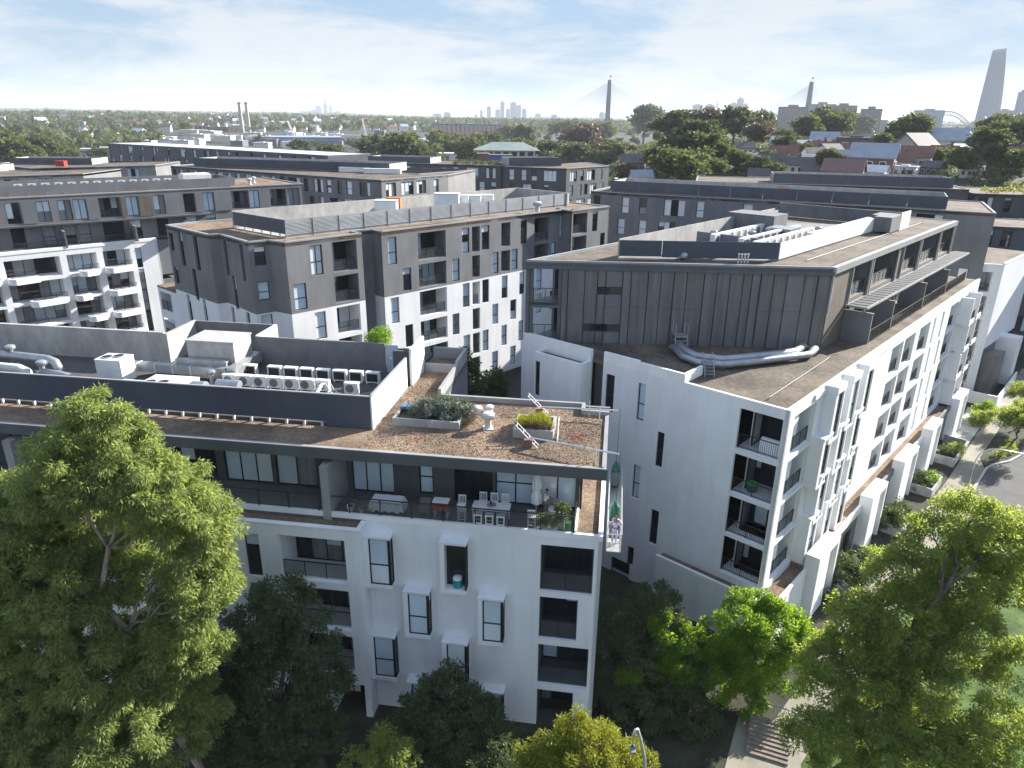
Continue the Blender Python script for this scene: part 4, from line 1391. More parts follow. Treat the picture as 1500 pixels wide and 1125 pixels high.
def turbine(p, s, label, neck=.5, mk='galv', group=None):
    t = thing('roof_ventilator', p, label, 'roof ventilator', group)
    b = MB()
    b.box(p[0] - .34 * s, p[0] + .34 * s, p[1] - .34 * s, p[1] + .34 * s, p[2], p[2] + .06)
    b.build('flashing', M[mk], t)
    MB().lathe(p, [(.24 * s, .06), (.22 * s, .1), (.22 * s, neck)], 14).build('neck', M[mk], t)
    b = MB()
    b.lathe((p[0], p[1], p[2] + neck), [(.22 * s, 0), (.40 * s, .10 * s), (.46 * s, .26 * s), (.42 * s, .42 * s), (.30 * s, .5 * s), (.06 * s, .54 * s)], 18)
    for j in range(18):
        w = 2 * math.pi * j / 18
        c, d = cos(w), sin(w)
        z0 = p[2] + neck + .06 * s
        b.poly((p[0] + .40 * s * c, p[1] + .40 * s * d, z0), (p[0] + .50 * s * c - .06 * s * d, p[1] + .50 * s * d + .06 * s * c, z0 + .18 * s), (p[0] + .44 * s * c, p[1] + .44 * s * d, z0 + .38 * s))
    b.build('turbine_head', M[mk], t)
    return t


turbine(FA(6.75, -4.5, 16.41), .85, 'large round roof ventilator standing alone between the two roof planters', .55, 'offm')
turbine(FA(7.75, -6.6, 16.41), .62, 'short white mushroom ventilator behind the silver leafed planter', .12, 'whitem')
turbine(FA(7.1, -7.0, 16.41), .55, 'smaller white mushroom ventilator near the rear parapet of the gravel roof', .10, 'whitem')
turbine(FA(40.8, -9.3, 16.56), .75, 'galvanised ventilator on a pipe close to the long concrete parapet', 1.0)
turbine(FA(36.5, -7.0, 16.56), .75, 'galvanised ventilator beside the tapered duct behind the navy screen', .9)
turbine(FA(25.3, -7.9, 16.56), .62, 'galvanised ventilator between the fan row and the silver drum', .7)


def duct(label, pts, r, mk='galv', n=12, foot=True):
    t = thing('duct', tuple(pts[0]), label, 'duct')
    MB().tube(pts, r, n).build('duct_pipe', M[mk], t, smooth=True)
    b = MB()
    for p in (pts[0], pts[-1]):
        b.lathe((p[0], p[1], p[2]), [(r * 1.25, -.05), (r * 1.25, .05)], n)
    b.build('flange', M[mk], t)
    return t


duct('fat round duct with an elbow near the concrete parapet', [FA(44, -9.2, 17.25), FA(40, -9.1, 17.25), FA(37.6, -8.8, 17.25), FA(37.0, -8.7, 17.1), FA(36.85, -8.65, 16.8), FA(36.85, -8.65, 16.6)], .3)
duct('pale round duct bending down just behind the navy screen', [FA(46, -6.7, 17.35), FA(40, -6.7, 17.35), FA(37.9, -6.7, 17.3), FA(37.4, -6.7, 17.1), FA(37.25, -6.7, 16.6)], .3, 'offm')
duct('tapering silver duct running from the ventilator behind the navy screen', [FA(36.2, -6.6, 17.2), FA(34.6, -6.4, 17.15), FA(33.6, -6.3, 17.0), FA(33.3, -6.3, 16.6)], .26)
t = thing('duct', FA(32, -8.7, 16.9), 'long square silver duct running towards the rooftop hatch', 'duct')
for k in range(6):
    a = 24.6 + k * 1.25
    MB().fbox(FA, a + .02, a + 1.23, -9.0 + .0, -8.45, 16.95, 17.5).build('duct_section', M['galv'], t)
    MB().fbox(FA, a + 1.19, a + 1.25, -9.03, -8.42, 16.92, 17.53).build('flange', M['offm'], t)
MB().fbox(FA, 23.9, 24.5, -12, -8.4, 16.95, 17.6).build('duct_section', M['galv'], t)
t = thing('duct', FA(24.8, -5.6, 16.6), 'silver drum shaped fan casing beside the white air handling unit', 'duct')
MB().tube([FA(25.2, -5.7, 17.15), FA(24.4, -5.7, 17.15)], .48, 18).build('drum', M['galv'], t)
MB().tube([FA(24.4, -7.0, 17.0), FA(22.9, -7.0, 17.0)], .33, 14).build('duct_pipe', M['galv'], t)


def hvac(u0, u1, v0, v1, z0, z1, label, fans):
    t = thing('air_handling_unit', FA(u0, -v0, z0), label, 'air handler')
    MB().fbox(FA, u0, u1, -v1, -v0, z0 + .1, z1).fbox(FA, u0 - .02, u1 + .02, -v1 - .02, -v0 + .02, z1, z1 + .05).build('casing', M['whitem'], t)
    MB().fbox(FA, u0 + .1, u1 - .1, -v1 + .1, -v0 - .1, z0, z0 + .1).build('base_frame', M['cap'], t)
    n = max(2, int((u1 - u0) / .8))
    for k in range(n):
        a = u0 + k * (u1 - u0) / n
        MB().fbox(FA, a + .03, a + (u1 - u0) / n - .03, -v0, -v0 + .018, z0 + .14, (z0 + z1) / 2).build('access_panel', M['whitem'], t)
        MB().fbox(FA, a + .03, a + (u1 - u0) / n - .03, -v0, -v0 + .018, (z0 + z1) / 2 + .03, z1 - .05).build('access_panel', M['whitem'], t)
    for (fu, fv) in fans:
        c = FA(fu, -fv, z1 + .05)
        f = MB().lathe(c, [(.36, 0), (.36, .05), (.30, .06)], 18).build('fan_ring', M['cap'], t)
        MB().lathe((c[0], c[1], c[2] + .062), [(.29, 0), (.05, .004)], 18).build('fan_grille', M['black'], f)
    return t


hvac(30.75, 32.5, 6.85, 8.2, 16.56, 18.15, 'tall white air handling unit standing on the plant deck near the ventilator', [(32, 7.4), (31.4, 7.7)])
hvac(25.3, 28.2, 4.6, 6.6, 16.56, 17.5, 'low white air handling unit with two round fans on top', [(27.7, 5.3), (26.9, 5.4)])
t = thing('air_handling_unit', FA(29.3, -5, 16.6), 'small pale louvred cabinet tight behind the navy screen', 'air handler')
MB().fbox(FA, 28.4, 30.0, -6.0, -4.6, 16.56, 17.35).build('casing', M['offm'], t)
MB().fbox(FA, 28.5, 29.1, -5.9, -4.7, 17.35, 17.39).fbox(FA, 29.3, 29.9, -5.9, -4.7, 17.35, 17.39).build('glass_lid', M['blind'], t)
# white step stile on the deck
t = thing('step_stile', FA(17.2, -7.2, 16.56), 'white tubular step stile standing between condensers on the plant deck', 'steps')
for dv_ in (0, .5):
    MB().tube([FA(18.2, -7.0 - dv_, 16.6), FA(17.9, -7.0 - dv_, 17.5), FA(17.3, -7.0 - dv_, 17.6), FA(17.0, -7.0 - dv_, 17.0), FA(16.6, -7.0 - dv_, 16.6)], .025, 6).build('handrail', M['whitem'], t)
for k in range(4):
    MB().fbox(FA, 17.9 - k * .12, 18.1 - k * .12, -7.5, -7.0, 16.7 + k * .2, 16.73 + k * .2).build('tread', M['whitem'], t)
# condensers and ducts on the bronze building
for j, (off, nn, s0) in enumerate(((-2.4, 9, 1.6), (-3.9, 9, 2.2), (-6.6, 8, 2.6), (-1.2, 12, 9.5))):
    for k in range(nn):
        a_ = air_con(F2(s0 + k * 1.3, off, 22.9), F2.rz + (math.pi if j % 2 else 0), 'white condenser in the packed rows on the roof of the bronze clad building', 'condensers on the bronze building roof')
        a_.scale = (1.25, 1.25, 1.35)
for k, (s, off) in enumerate(((4.2, -7.6), (6.4, -5.2), (9.2, -5.0), (13.5, -2.2))):
    turbine(F2(s, off, 22.9), .7, ['galvanised ventilator nearest the navy screens on the bronze building roof', 'galvanised ventilator amid the condenser rows of the bronze building', 'galvanised ventilator before the grey plant room on the bronze building', 'galvanised ventilator beside the plant room corner on the bronze building'][k], .7)
t = thing('duct', F2(9, -4.6, 23), 'square pale duct bridging the condenser rows on the bronze building roof', 'duct')
MB().fbox(F2, 9.2, 11.4, -5.2, -3.0, 22.9, 24.0).build('duct_box', M['galv'], t)
MB().fbox(F2, 7.0, 9.2, -4.6, -3.9, 23.2, 23.8).build('duct_section', M['galv'], t)
p = at(985, 372, 22.9)
turbine((p[0], p[1], 22.85), .62, 'galvanised ventilator in front of the navy screens above the bronze cladding', .5)
q = [at(1000, 376, 23.1), at(1012, 368, 23.35), at(1030, 366, 23.45), at(1052, 368, 23.45), at(1072, 362, 23.5)]
duct('segmented silver duct coming through the navy screen above the bronze cladding', [(a[0], a[1], a[2]) for a in q], .26)
t = thing('flue_pipes', at(1095, 388, 22.85), 'row of four small flue pipes by the roof edge over the bronze cladding', 'pipes')
for k in range(4):
    p = at(1081 + k * 4.6, 386, 22.85)
    MB().lathe(tuple(p), [(.06, 0), (.06, .62), (.09, .64), (.09, .72)], 8).build('flue_pipe', M['offm'], t)
# pair of long ducts on the white block's gravel roof
zt = 16.62
for k, (lab, sh, r) in enumerate((('upper of two long silver ducts sweeping across the gravel roof', 0, .30), ('lower of two long silver ducts sweeping across the gravel roof', .62, .26))):
    pl = [(991, 498, 17.1), (1000, 512, 17.1), (1020, 522, 17.1), (1060, 527, 17.1), (1100, 523, 17.1), (1140, 519, 17.1), (1165, 515, 17.1), (1176, 506, 17.1)]
    if k:
        pl = [(986, 508, 17.0), (1000, 522, 17.0), (1024, 531, 17.0), (1060, 534, 17.0), (1100, 530, 17.0), (1150, 524, 17.0), (1186, 519, 17.0), (1194, 511, 17.0)]
    duct(lab, [tuple(at(*q)) for q in pl], r)
for k, (px, py, lab) in enumerate(((995, 512, 'galvanised step platform over the ducts against the bronze cladding'), (1036, 548, 'small galvanised step stile over the lower duct on the gravel roof'))):
    o = at(px, py, zt)
    t = thing('step_stile', tuple(o), lab, 'steps')
    s = 1.0 if k == 0 else .7
    for dx in (-.45 * s, .45 * s):
        MB().tube([(o[0] + dx, o[1] - .9 * s, zt), (o[0] + dx, o[1] - .3 * s, zt + 1.1 * s), (o[0] + dx, o[1] - .3 * s, zt + 2.0 * s), (o[0] + dx, o[1] + .7 * s, zt + 2.0 * s), (o[0] + dx, o[1] + .7 * s, zt + 1.1 * s), (o[0] + dx, o[1] + 1.2 * s, zt)], .035, 6).build('handrail', M['galv'], t)
    for j in range(4):
        MB().box(o[0] - .42 * s, o[0] + .42 * s, o[1] + (-.85 + j * .15) * s, o[1] + (-.65 + j * .15) * s, zt + (.25 + j * .27) * s, zt + (.29 + j * .27) * s).build('tread', M['galv'], t)
    MB().box(o[0] - .45 * s, o[0] + .45 * s, o[1] - .3 * s, o[1] + .7 * s, zt + 1.08 * s, zt + 1.13 * s).build('platform', M['galv'], t)
# white safety lines lying on roofs
for lab, pts, z in (('thin white lifeline cable stretched over the gravel corner by the street', ((1127, 582), (1216, 523)), 16.75), ('thin white lifeline cable along the upper gravel roof of the bronze building', ((1182, 381), (1350, 326)), 22.95)):
    a, c = at(*pts[0], z), at(*pts[1], z)
    t = thing('lifeline', tuple(a), lab, 'safety line')
    MB().tube([tuple(a), tuple(c)], .022, 6).build('cable', M['offm'], t)
    MB().lathe((a[0], a[1], z - .15), [(.05, 0), (.05, .2)], 6).lathe((c[0], c[1], z - .15), [(.05, 0), (.05, .2)], 6).build('anchor_post', M['alu'], t)
# odds and ends on the centre and far roofs
p = at(578, 297, 24.0)
t = thing('crate', tuple(p), 'orange crate standing on the zigzag building roof beside white units', 'crate')
MB().box(p[0] - .7, p[0] + .7, p[1] - .5, p[1] + .5, 22.95, 24.5).build('crate_body', M['orange'], t)
MB().box(p[0] - .76, p[0] + .76, p[1] - .56, p[1] + .56, 24.5, 24.57).build('lid', M['orange'], t)
roofbits = [(566, 302, 2.2, 1.4, 1.9, 'low white plant cabinet left of the orange crate'), (655, 297, 2.6, 1.6, 2.3, 'tall white plant cabinet in the middle of the louvred roof'), (676, 295, 1.6, 1.4, 2.0, 'square white plant cabinet beside the tall one on the louvred roof'), (694, 294, 1.6, 1.4, 1.9, 'pale plant cabinet third from the orange crate on the louvred roof'), (712, 292, 1.6, 1.4, 1.8, 'pale plant cabinet nearest the far end of the louvred roof')]
for px, py, w, d, h, lab in roofbits:
    p = at(px, py, 24.3)
    t = thing('plant_cabinet', (p[0], p[1], 22.95), lab, 'plant cabinet')
    MB().box(p[0] - w / 2, p[0] + w / 2, p[1] - d / 2, p[1] + d / 2, 22.95, 22.95 + h).build('casing', M['whitem'], t)
    MB().box(p[0] - w / 2 - .05, p[0] + w / 2 + .05, p[1] - d / 2 - .05, p[1] + d / 2 + .05, 22.95 + h, 23.02 + h).build('lid', M['offm'], t)
p = at(787, 310, 23)
turbine((p[0], p[1], 22.86), 1.1, 'pale ventilator on the gravel edge below the louvred screen', .7, 'offm')
for k in range(6):
    air_con(FS(20 + k * 1.3, -2.2, 22.95), FS.rz, 'white condenser inside the louvred roof screen of the zigzag building', 'condensers inside the louvred screen')
for k, (s, w) in enumerate(((-13, 3), (-9.6, 3), (-6, 2.4), (-3, 2.6))):
    p = GBd(s, -3.4, 22.9)
    t = thing('duct', p, ['pale hooded duct nearest the picture edge behind the grey screen', 'second pale hooded duct from the picture edge behind the grey screen', 'third pale hooded duct from the picture edge behind the grey screen', 'pale hooded duct next to the condenser row behind the grey screen'][k], 'duct')
    MB().hexa([GBd(s, -4.4, 22.9), GBd(s + w, -4.4, 22.9), GBd(s + w, -2.4, 22.9), GBd(s, -2.4, 22.9), GBd(s, -4.4, 24.6), GBd(s + w * .55, -4.4, 24.6), GBd(s + w * .55, -2.4, 24.6), GBd(s, -2.4, 24.6)]).build('duct_hood', M['galv'], t)
    MB().fbox(GBd, s - .05, s + w * .58, -4.5, -2.3, 24.6, 24.68).build('lid', M['offm'], t)
for k in range(13):
    air_con(GBd(2.5 + k * 1.5, -2.6, 23.55), GBd.rz, 'white condenser in the row showing over the grey roof screen', 'condensers over the grey roof screen')
p = GBd(24.5, -3.2, 22.9)
t = thing('plant_cabinet', p, 'large white rounded plant cover at the end of the grey screen', 'plant cabinet')
MB().fbox(GBd, 22.6, 26.6, -4.6, -2.4, 22.9, 24.7).build('casing', M['whitem'], t)
MB().fbox(GBd, 22.8, 26.4, -4.4, -2.6, 24.7, 24.85).build('lid', M['whitem'], t)
for k, s in enumerate((32.6, 34.2)):
    turbine(GBd(s, -3.5 - k * 2.5, 22.86), .9, ['pale ventilator on the triangular gravel end of the grey screened roof', 'stubby pale ventilator further along the triangular gravel end'][k], .5, 'offm')
for px, py, lab in ((475, 240, 'orange crate on the roof of the charcoal building facing two ways'), (1152, 276, 'orange crate on the roof behind the long navy screen'), (89, 236, 'red crate on the low charcoal roof beside the park trees')):
    p = at(px, py, 23.9)
    t = thing('crate', tuple(p), lab, 'crate')
    MB().box(p[0] - .9, p[0] + .9, p[1] - .6, p[1] + .6, 22.9, 23.9).build('crate_body', M['orange' if 'red' not in lab else 'red'], t)
    MB().box(p[0] - .96, p[0] + .96, p[1] - .66, p[1] + .66, 23.9, 23.98).build('lid', M['orange' if 'red' not in lab else 'red'], t)
for px, py, w, lab in ((1088, 273, 5, 'long white plant cabinet behind the navy screen near the red roofs'), (1190, 278, 6, 'wide white plant cabinet next to the orange crate behind the navy screen'), (520, 243, 6, 'long white plant cover on the two way charcoal roof'), (560, 245, 7, 'low white plant cover near the end of the two way charcoal roof')):
    p = at(px, py, 24.0)
    t = thing('plant_cabinet', tuple(p), lab, 'plant cabinet')
    MB().box(p[0] - w / 2, p[0] + w / 2, p[1] - .8, p[1] + .8, 22.9, 23.7).build('casing', M['whitem'], t)
    MB().box(p[0] - w / 2 - .05, p[0] + w / 2 + .05, p[1] - .86, p[1] + .86, 23.7, 23.76).build('lid', M['offm'], t)
#PART4

# ================================================================== roof garden, davits, terrace
def bulk(name, V, Fq, m):
    """quads from numpy arrays"""
    me = bpy.data.meshes.new(name)
    nv, nf = len(V), len(Fq)
    me.vertices.add(nv)
    me.vertices.foreach_set('co', np.asarray(V, dtype=np.float32).ravel())
    me.loops.add(nf * 4)
    me.loops.foreach_set('vertex_index', np.asarray(Fq, dtype=np.int32).ravel())
    me.polygons.add(nf)
    me.polygons.foreach_set('loop_start', np.arange(0, nf * 4, 4, dtype=np.int32))
    me.update(calc_edges=True)
    me.materials.append(m)
    return me


def leaf_quads(cl, per, ln, wd, droop, g, flat=.75):
    """cl: clumps (x,y,z,r); leaves hang in little domes"""
    cl = np.asarray(cl, dtype=float)
    n = len(cl) * per
    c = np.repeat(cl, per, axis=0)
    d = g.normal(size=(n, 3))
    d /= np.linalg.norm(d, axis=1)[:, None]
    rad = g.random(n) ** .45
    off = d * rad[:, None] * c[:, 3:4]
    off[:, 2] *= flat
    p = c[:, :3] + off
    a = d * .8 + g.normal(size=(n, 3)) * .7
    a[:, 2] -= droop
    a /= np.linalg.norm(a, axis=1)[:, None]
    b = np.cross(a, g.normal(size=(n, 3)))
    b /= np.linalg.norm(b, axis=1)[:, None] + 1e-9
    L_ = ln * (.6 + .8 * g.random(n))[:, None]
    W_ = wd * (.6 + .8 * g.random(n))[:, None]
    V = np.empty((n, 4, 3))
    V[:, 0] = p
    V[:, 1] = p + a * L_ * .5 + b * W_ * .5
    V[:, 2] = p + a * L_
    V[:, 3] = p + a * L_ * .5 - b * W_ * .5
    return V.reshape(-1, 3)


def lobe_clumps(lobes, cr, g, dens=1.0, low=-.55):
    out = []
    for (x, y, z, r, rz) in lobes:
        n = max(3, int(4 * r * (r + rz) / 2 / (cr * cr) * .62 * dens))
        d = g.normal(size=(n * 2, 3))
        d /= np.linalg.norm(d, axis=1)[:, None]
        d = d[d[:, 2] > low][:n]
        f = .62 + .42 * g.random(len(d))
        q = np.column_stack([x + d[:, 0] * r * f, y + d[:, 1] * r * f, z + d[:, 2] * rz * f, cr * (.7 + .6 * g.random(len(d)))])
        out.append(q)
    return np.vstack(out)


def add_leaves(name, parent, V, m, kind=None):
    org = ORG[parent]
    V = V - np.array(org)
    me = bulk(name, V, np.arange(len(V)).reshape(-1, 4), m)
    o = link(name, me, parent)
    return o


def limb(b, p, q, r0, r1, g, n=6, sag=.0):
    p, q = Vector(p), Vector(q)
    k = 6
    pts = []
    ln = (q - p).length
    for i in range(k + 1):
        t = i / k
        w = p.lerp(q, t)
        if 0 < i < k:
            w += Vector(g.normal(size=3)) * ln * .035
        w.z += sag * ln * sin(t * math.pi)
        pts.append(w)
    b.tube(pts, r0, n, r1)
    return pts


def tree(name, label, base, lobes, lm, bm, ln, wd, per, cr, droop, seed, tr, group=None, dens=1.0, fork=.45, inner=.0, cat='tree'):
    g = np.random.default_rng(seed)
    t = thing(name, tuple(base), label, cat, group)
    cl = lobe_clumps(lobes, cr, g, dens)
    add_leaves('crown', t, leaf_quads(cl, per, ln, wd, droop, g), LEAF[lm])
    b = MB()
    cx_ = np.mean([l[0] for l in lobes])
    cy_ = np.mean([l[1] for l in lobes])
    top = max(l[2] for l in lobes)
    low = min(l[2] for l in lobes)
    h = base[2] + (top - base[2]) * fork
    fk = (base[0] * .4 + cx_ * .6, base[1] * .4 + cy_ * .6, h)
    limb(b, base, fk, tr, tr * .7, g, 9)
    tip = (cx_, cy_, top)
    tr_pts = limb(b, fk, tip, tr * .7, tr * .15, g, 8)
    for l in lobes:
        s = min(tr_pts, key=lambda p: (p - Vector((l[0], l[1], l[2] - l[3]))).length) if l[2] > h else Vector(fk).lerp(Vector(base), .25)
        e = (l[0], l[1], l[2] + l[4] * .3)
        pts = limb(b, s, e, tr * .34, tr * .08, g, 6, .06)
        for j in range(4):
            d = g.normal(size=3)
            d /= np.linalg.norm(d)
            limb(b, pts[3 + j % 3], (l[0] + d[0] * l[3] * .8, l[1] + d[1] * l[3] * .8, l[2] + abs(d[2]) * l[4] * .8), tr * .12, tr * .03, g, 5)
    b.build('trunk', M[bm], t, smooth=True)
    return t


def lob(px, py, Y, rpx, k=1.0):
    p = at_y(px, py, Y)
    zc_ = (p - CP) @ FW
    r = rpx * zc_ / F_PX
    return (p[0], p[1], p[2], r, r * k)


# roof planters
def planter(u0, u1, v0, v1, z1, label, mk='concd'):
    t = thing('roof_planter', FA(u0, -v0, 16.41), label, 'planter')
    b = MB()
    b.fbox(FA, u0, u1, -v0 - .14, -v0, 16.41, z1).fbox(FA, u0, u1, -v1, -v1 + .14, 16.41, z1).fbox(FA, u0, u0 + .14, -v1 + .14, -v0 - .14, 16.41, z1).fbox(FA, u1 - .14, u1, -v1 + .14, -v0 - .14, 16.41, z1)
    b.build('planter_box', M[mk], t)
    MB().fbox(FA, u0 + .14, u1 - .14, -v1 + .14, -v0 - .14, 16.41, z1 - .12).build('planter_soil', M['soil'], t)
    return t


planter(8.3, 12.15, 4.0, 6.1, 16.86, 'concrete roof planter filled with a silver leafed shrub', 'concrete')
planter(3.0, 5.2, 3.5, 5.6, 16.95, 'concrete roof planter of yellow green grasses near the roof corner', 'concrete')


def shrub(name, label, base, lobes, lm, ln, wd, per, cr, seed, group=None, droop=.1, dens=1.2, cat='shrub'):
    g = np.random.default_rng(seed)
    t = thing(name, tuple(base), label, cat, group)
    add_leaves('foliage', t, leaf_quads(lobe_clumps(lobes, cr, g, dens, -.9), per, ln, wd, droop, g), LEAF[lm])
    b = MB()
    for l in lobes:
        limb(b, base, (l[0], l[1], l[2]), .04, .015, g, 5)
    b.build('stem', M['barkd'], t)
    return t


lb = [(*FA(9.0 + i * .62, -4.9 - .3 * (i % 2), 17.0 + .1 * (i % 3)), .75, .6) for i in range(4)] + [(*FA(8.6, -5.6, 17.0), .6, .6), (*FA(8.1, -5.2, 16.9), .5, .5)]
shrub('silver_shrub', 'silver green shrub spilling out of the concrete roof planter', FA(9.9, -5, 16.7), lb, 'grey', .10, .05, 90, .24, 3)
shrub('silver_shrub', 'dark green undergrowth behind the silver shrub in the roof planter', FA(9.5, -5.8, 16.7), [(*FA(9.6, -5.7, 17.1), .7, .55), (*FA(8.7, -5.9, 17.0), .55, .5), (*FA(10.4, -5.6, 17.0), .6, .4)], 'dark', .10, .05, 80, .25, 4)
g = np.random.default_rng(8)
cl = [(*FA(3.3 + g.random() * 1.7, -3.9 - g.random() * 1.4, 17.0), .22) for i in range(34)]
t = thing('grass_tussock', FA(4, -4.5, 16.8), 'yellow green grass tussocks growing in the corner roof planter', 'grass')
add_leaves('blades', t, leaf_quads(cl, 90, .34, .018, -1.4, g), LEAF['lime'])
t = thing('grass_tussock', FA(3.6, -4.0, 16.8), 'dark dry tussock at the front edge of the corner roof planter', 'grass')
add_leaves('blades', t, leaf_quads([(*FA(3.2 + g.random() * 1.2, -3.75 - g.random() * .3, 16.95), .2) for i in range(14)], 80, .30, .02, -1.0, g), LEAF['rust'])
g = np.random.default_rng(18)
cl = [(*FA(7.6 + g.random() * .5, -4.4 - g.random() * 1.2, 16.6), .2) for i in range(10)]
t = thing('grass_tussock', FA(7.9, -5, 16.45), 'pinkish dry grass tuft between the planter and the round ventilator', 'grass')
add_leaves('blades', t, leaf_quads(cl, 50, .4, .02, -1.5, g), LEAF['rust'])
t = thing('roof_tray', FA(11.9, -5.4, 16.9), 'dark blue tray set on the corner of the silver shrub planter', 'tray')
MB().fbox(FA, 11.3, 12.1, -5.9, -5.3, 16.88, 17.02).build('tray_base', M['navy'], t)
MB().fbox(FA, 11.36, 12.04, -5.84, -5.36, 17.02, 17.04).build('tray_panel', M['blue'], t)


def davit(u, v, tipu, tipv, label):
    t = thing('davit_arm', FA(u, -v, 16.41), label, 'davit')
    MB().tube([FA(u, -v, 16.95), FA(tipu, -tipv, 17.0)], .05, 8).build('beam', M['alu'], t)
    b = MB()
    for k in (0, .42):
        b.tube([FA(u - .4, -v - k + .2, 16.45), FA(u + .9, -v - k - .6, 17.35)], .03, 6)
    for f in (.15, .4, .65, .95):
        b.tube([FA(u - .4 + 1.3 * f, -v + .2 - .8 * f, 16.45 + .9 * f), FA(u - .4 + 1.3 * f, -v - .42 + .2 - .8 * f, 16.45 + .9 * f)], .02, 6)
    b.build('brace_frame', M['alu'], t)
    b = MB()
    b.tube([FA(.6, -tipv - .3, 16.45), FA(.6, -tipv, 17.1), FA(.6, -tipv + .3, 16.45)], .03, 6).tube([FA(1.2, -tipv, 17.45), FA(1.2, -tipv, 16.45)], .03, 6)
    b.build('stand', M['alu'], t)
    MB().fbox(FA, u - .1, u + .35, -v - .2, -v + .15, 16.42, 16.85).build('counterweight', M['brick'], t)
    return t


davit(4.1, 2.5, -.55, 1.2, 'aluminium davit arm at the front reaching over the roof edge')
davit(4.0, 6.9, -.45, 7.0, 'aluminium davit arm at the rear reaching over the roof edge')
t = thing('ladder', FA(3, -3, 16.5), 'short aluminium ladder leaning against the grass planter', 'ladder')
b = MB()
for k in (0, .3):
    b.tube([FA(2.75, -3.3 - k, 16.45), FA(2.85, -5.2 - k, 17.0)], .025, 6)
for j in range(7):
    b.tube([FA(2.75 + .0143 * j, -3.4 - j * .28, 16.48 + j * .08), FA(2.75 + .0143 * j, -3.7 - j * .28, 16.48 + j * .08)], .018, 6)
b.build('ladder_frame', M['alu'], t)
b = MB()
for k in range(26):
    c = FA(1.6 + rng.gauss(0, .35), -4.1 + rng.gauss(0, .35), 16.43)
    b.box(c[0], c[0] + rng.uniform(.03, .1), c[1], c[1] + rng.uniform(.03, .1), 16.42, 16.44)
tag(b.build('red_debris', M['red']), 'scatter of red scraps lying on the gravel in the roof corner', 'debris', kind='stuff')
b = MB()
for k in range(18):
    c = FA(10.3 + rng.gauss(0, .5), -2.5 + rng.gauss(0, .15), 16.43)
    b.box(c[0], c[0] + rng.uniform(.03, .12), c[1], c[1] + rng.uniform(.03, .06), 16.42, 16.44)
tag(b.build('red_debris', M['red']), 'small red scraps lying on the gravel in front of the silver shrub planter', 'debris', kind='stuff')
shrub('roof_shrub', 'light green shrub growing beside the blue grey plant door', FA(15.5, -13.2, 18), [(*FA(15.6, -13.2, 18.7), .8, .7), (*FA(16.3, -13.2, 18.5), .6, .5)], 'bright', .14, .05, 90, .28, 14)

# ---- terrace furniture
TZ = 12.75
t = thing('bar_table', FA(5.9, -.8, TZ), 'long white bar table with a tray on the terrace', 'table')
MB().fbox(FA, 4.9, 6.9, -1.2, -.35, 13.6, 13.66).build('table_top', M['whitem'], t)
for a in (4.96, 6.78):
    for v_ in (.4, 1.08):
        MB().fbox(FA, a, a + .07, -v_ - .07, -v_, TZ, 13.6).build('leg', M['whitem'], t)
t = thing('serving_dish', FA(5.9, -.8, 13.67), 'glass dish standing in the middle of the white bar table', 'dish')
MB().lathe(FA(5.9, -.8, 13.67), [(.12, 0), (.26, .05), (.24, .06)], 14).build('bowl', M['clear'], t)
MB().lathe(FA(5.95, -.85, 13.7), [(.05, 0), (.05, .18), (.02, .2)], 8).build('bottle', M['black'], t)


def stool(u, v, label, back, face=1, group=None):
    t = thing('bar_stool', FA(u, -v, TZ), label, 'bar stool', group)
    MB().fbox(FA, u - .22, u + .22, -v - .2, -v + .2, TZ + .68, TZ + .73).build('seat', M['whitem'], t)
    for a in (-.2, .16):
        for e in (-.18, .14):
            MB().fbox(FA, u + a, u + a + .04, -v + e, -v + e + .04, TZ, TZ + .68).build('leg', M['whitem'], t)
    b = MB()
    for e in (-.18, .14):
        b.fbox(FA, u - .16, u + .16, -v + e + .005, -v + e + .035, TZ + .22, TZ + .26)
    b.build('footrest', M['whitem'], t)
    if back:
        b = MB()
        d = -.2 * face
        for a in (-.2, -.1, 0, .1, .17):
            b.fbox(FA, u + a, u + a + .035, -v + d - .02, -v + d + .02, TZ + .73, TZ + 1.12)
        b.fbox(FA, u - .2, u + .205, -v + d - .025, -v + d + .025, TZ + 1.12, TZ + 1.18)
        b.build('backrest', M['whitem'], t)
    return t


stool(7.42, .45, 'white slatted bar stool at the end of the bar table nearer the red cooler', True, -1)
stool(3.72, .45, 'white slatted bar stool below the closed umbrella', True, -1)
stool(7.55, 1.0, 'white bar stool with a pointed cushion behind the end of the bar table', True, 1)
for k in range(3):
    stool(5.3 + k * .6, .12 + .12, ['white backless stool tucked under the bar table nearest the umbrella', 'white backless stool tucked under the middle of the bar table', 'white backless stool tucked under the bar table nearest the red cooler'][k], False)
    stool(5.3 + k * .6, 1.5, ['white high backed stool behind the bar table nearest the umbrella', 'white high backed stool behind the middle of the bar table', 'white high backed stool behind the bar table nearest the red cooler'][k], True, 1)
t = thing('closed_umbrella', FA(3.66, -2.0, TZ), 'closed white garden umbrella standing on the terrace', 'umbrella')
p = FA(3.66, -2.0, TZ)
MB().lathe(p, [(.03, 0), (.03, 2.55), (.01, 2.58)], 8).build('pole', M['alu'], t)
b = MB()
n = 16
prof = [(.16, .55), (.24, .62), (.25, 1.0), (.15, 1.35), (.22, 1.55), (.20, 2.0), (.12, 2.4), (.03, 2.52)]
for r, z in prof:
    for j in range(n):
        w = 2 * math.pi * j / n
        rr = r * (1 + .22 * (j % 2))
        b.v.append((p[0] + rr * cos(w), p[1] + rr * sin(w), p[2] + z))
for i in range(len(prof) - 1):
    for j in range(n):
        b.f.append((i * n + j, i * n + (j + 1) % n, (i + 1) * n + (j + 1) % n, (i + 1) * n + j))
b.build('canopy', M['cloth'], t)
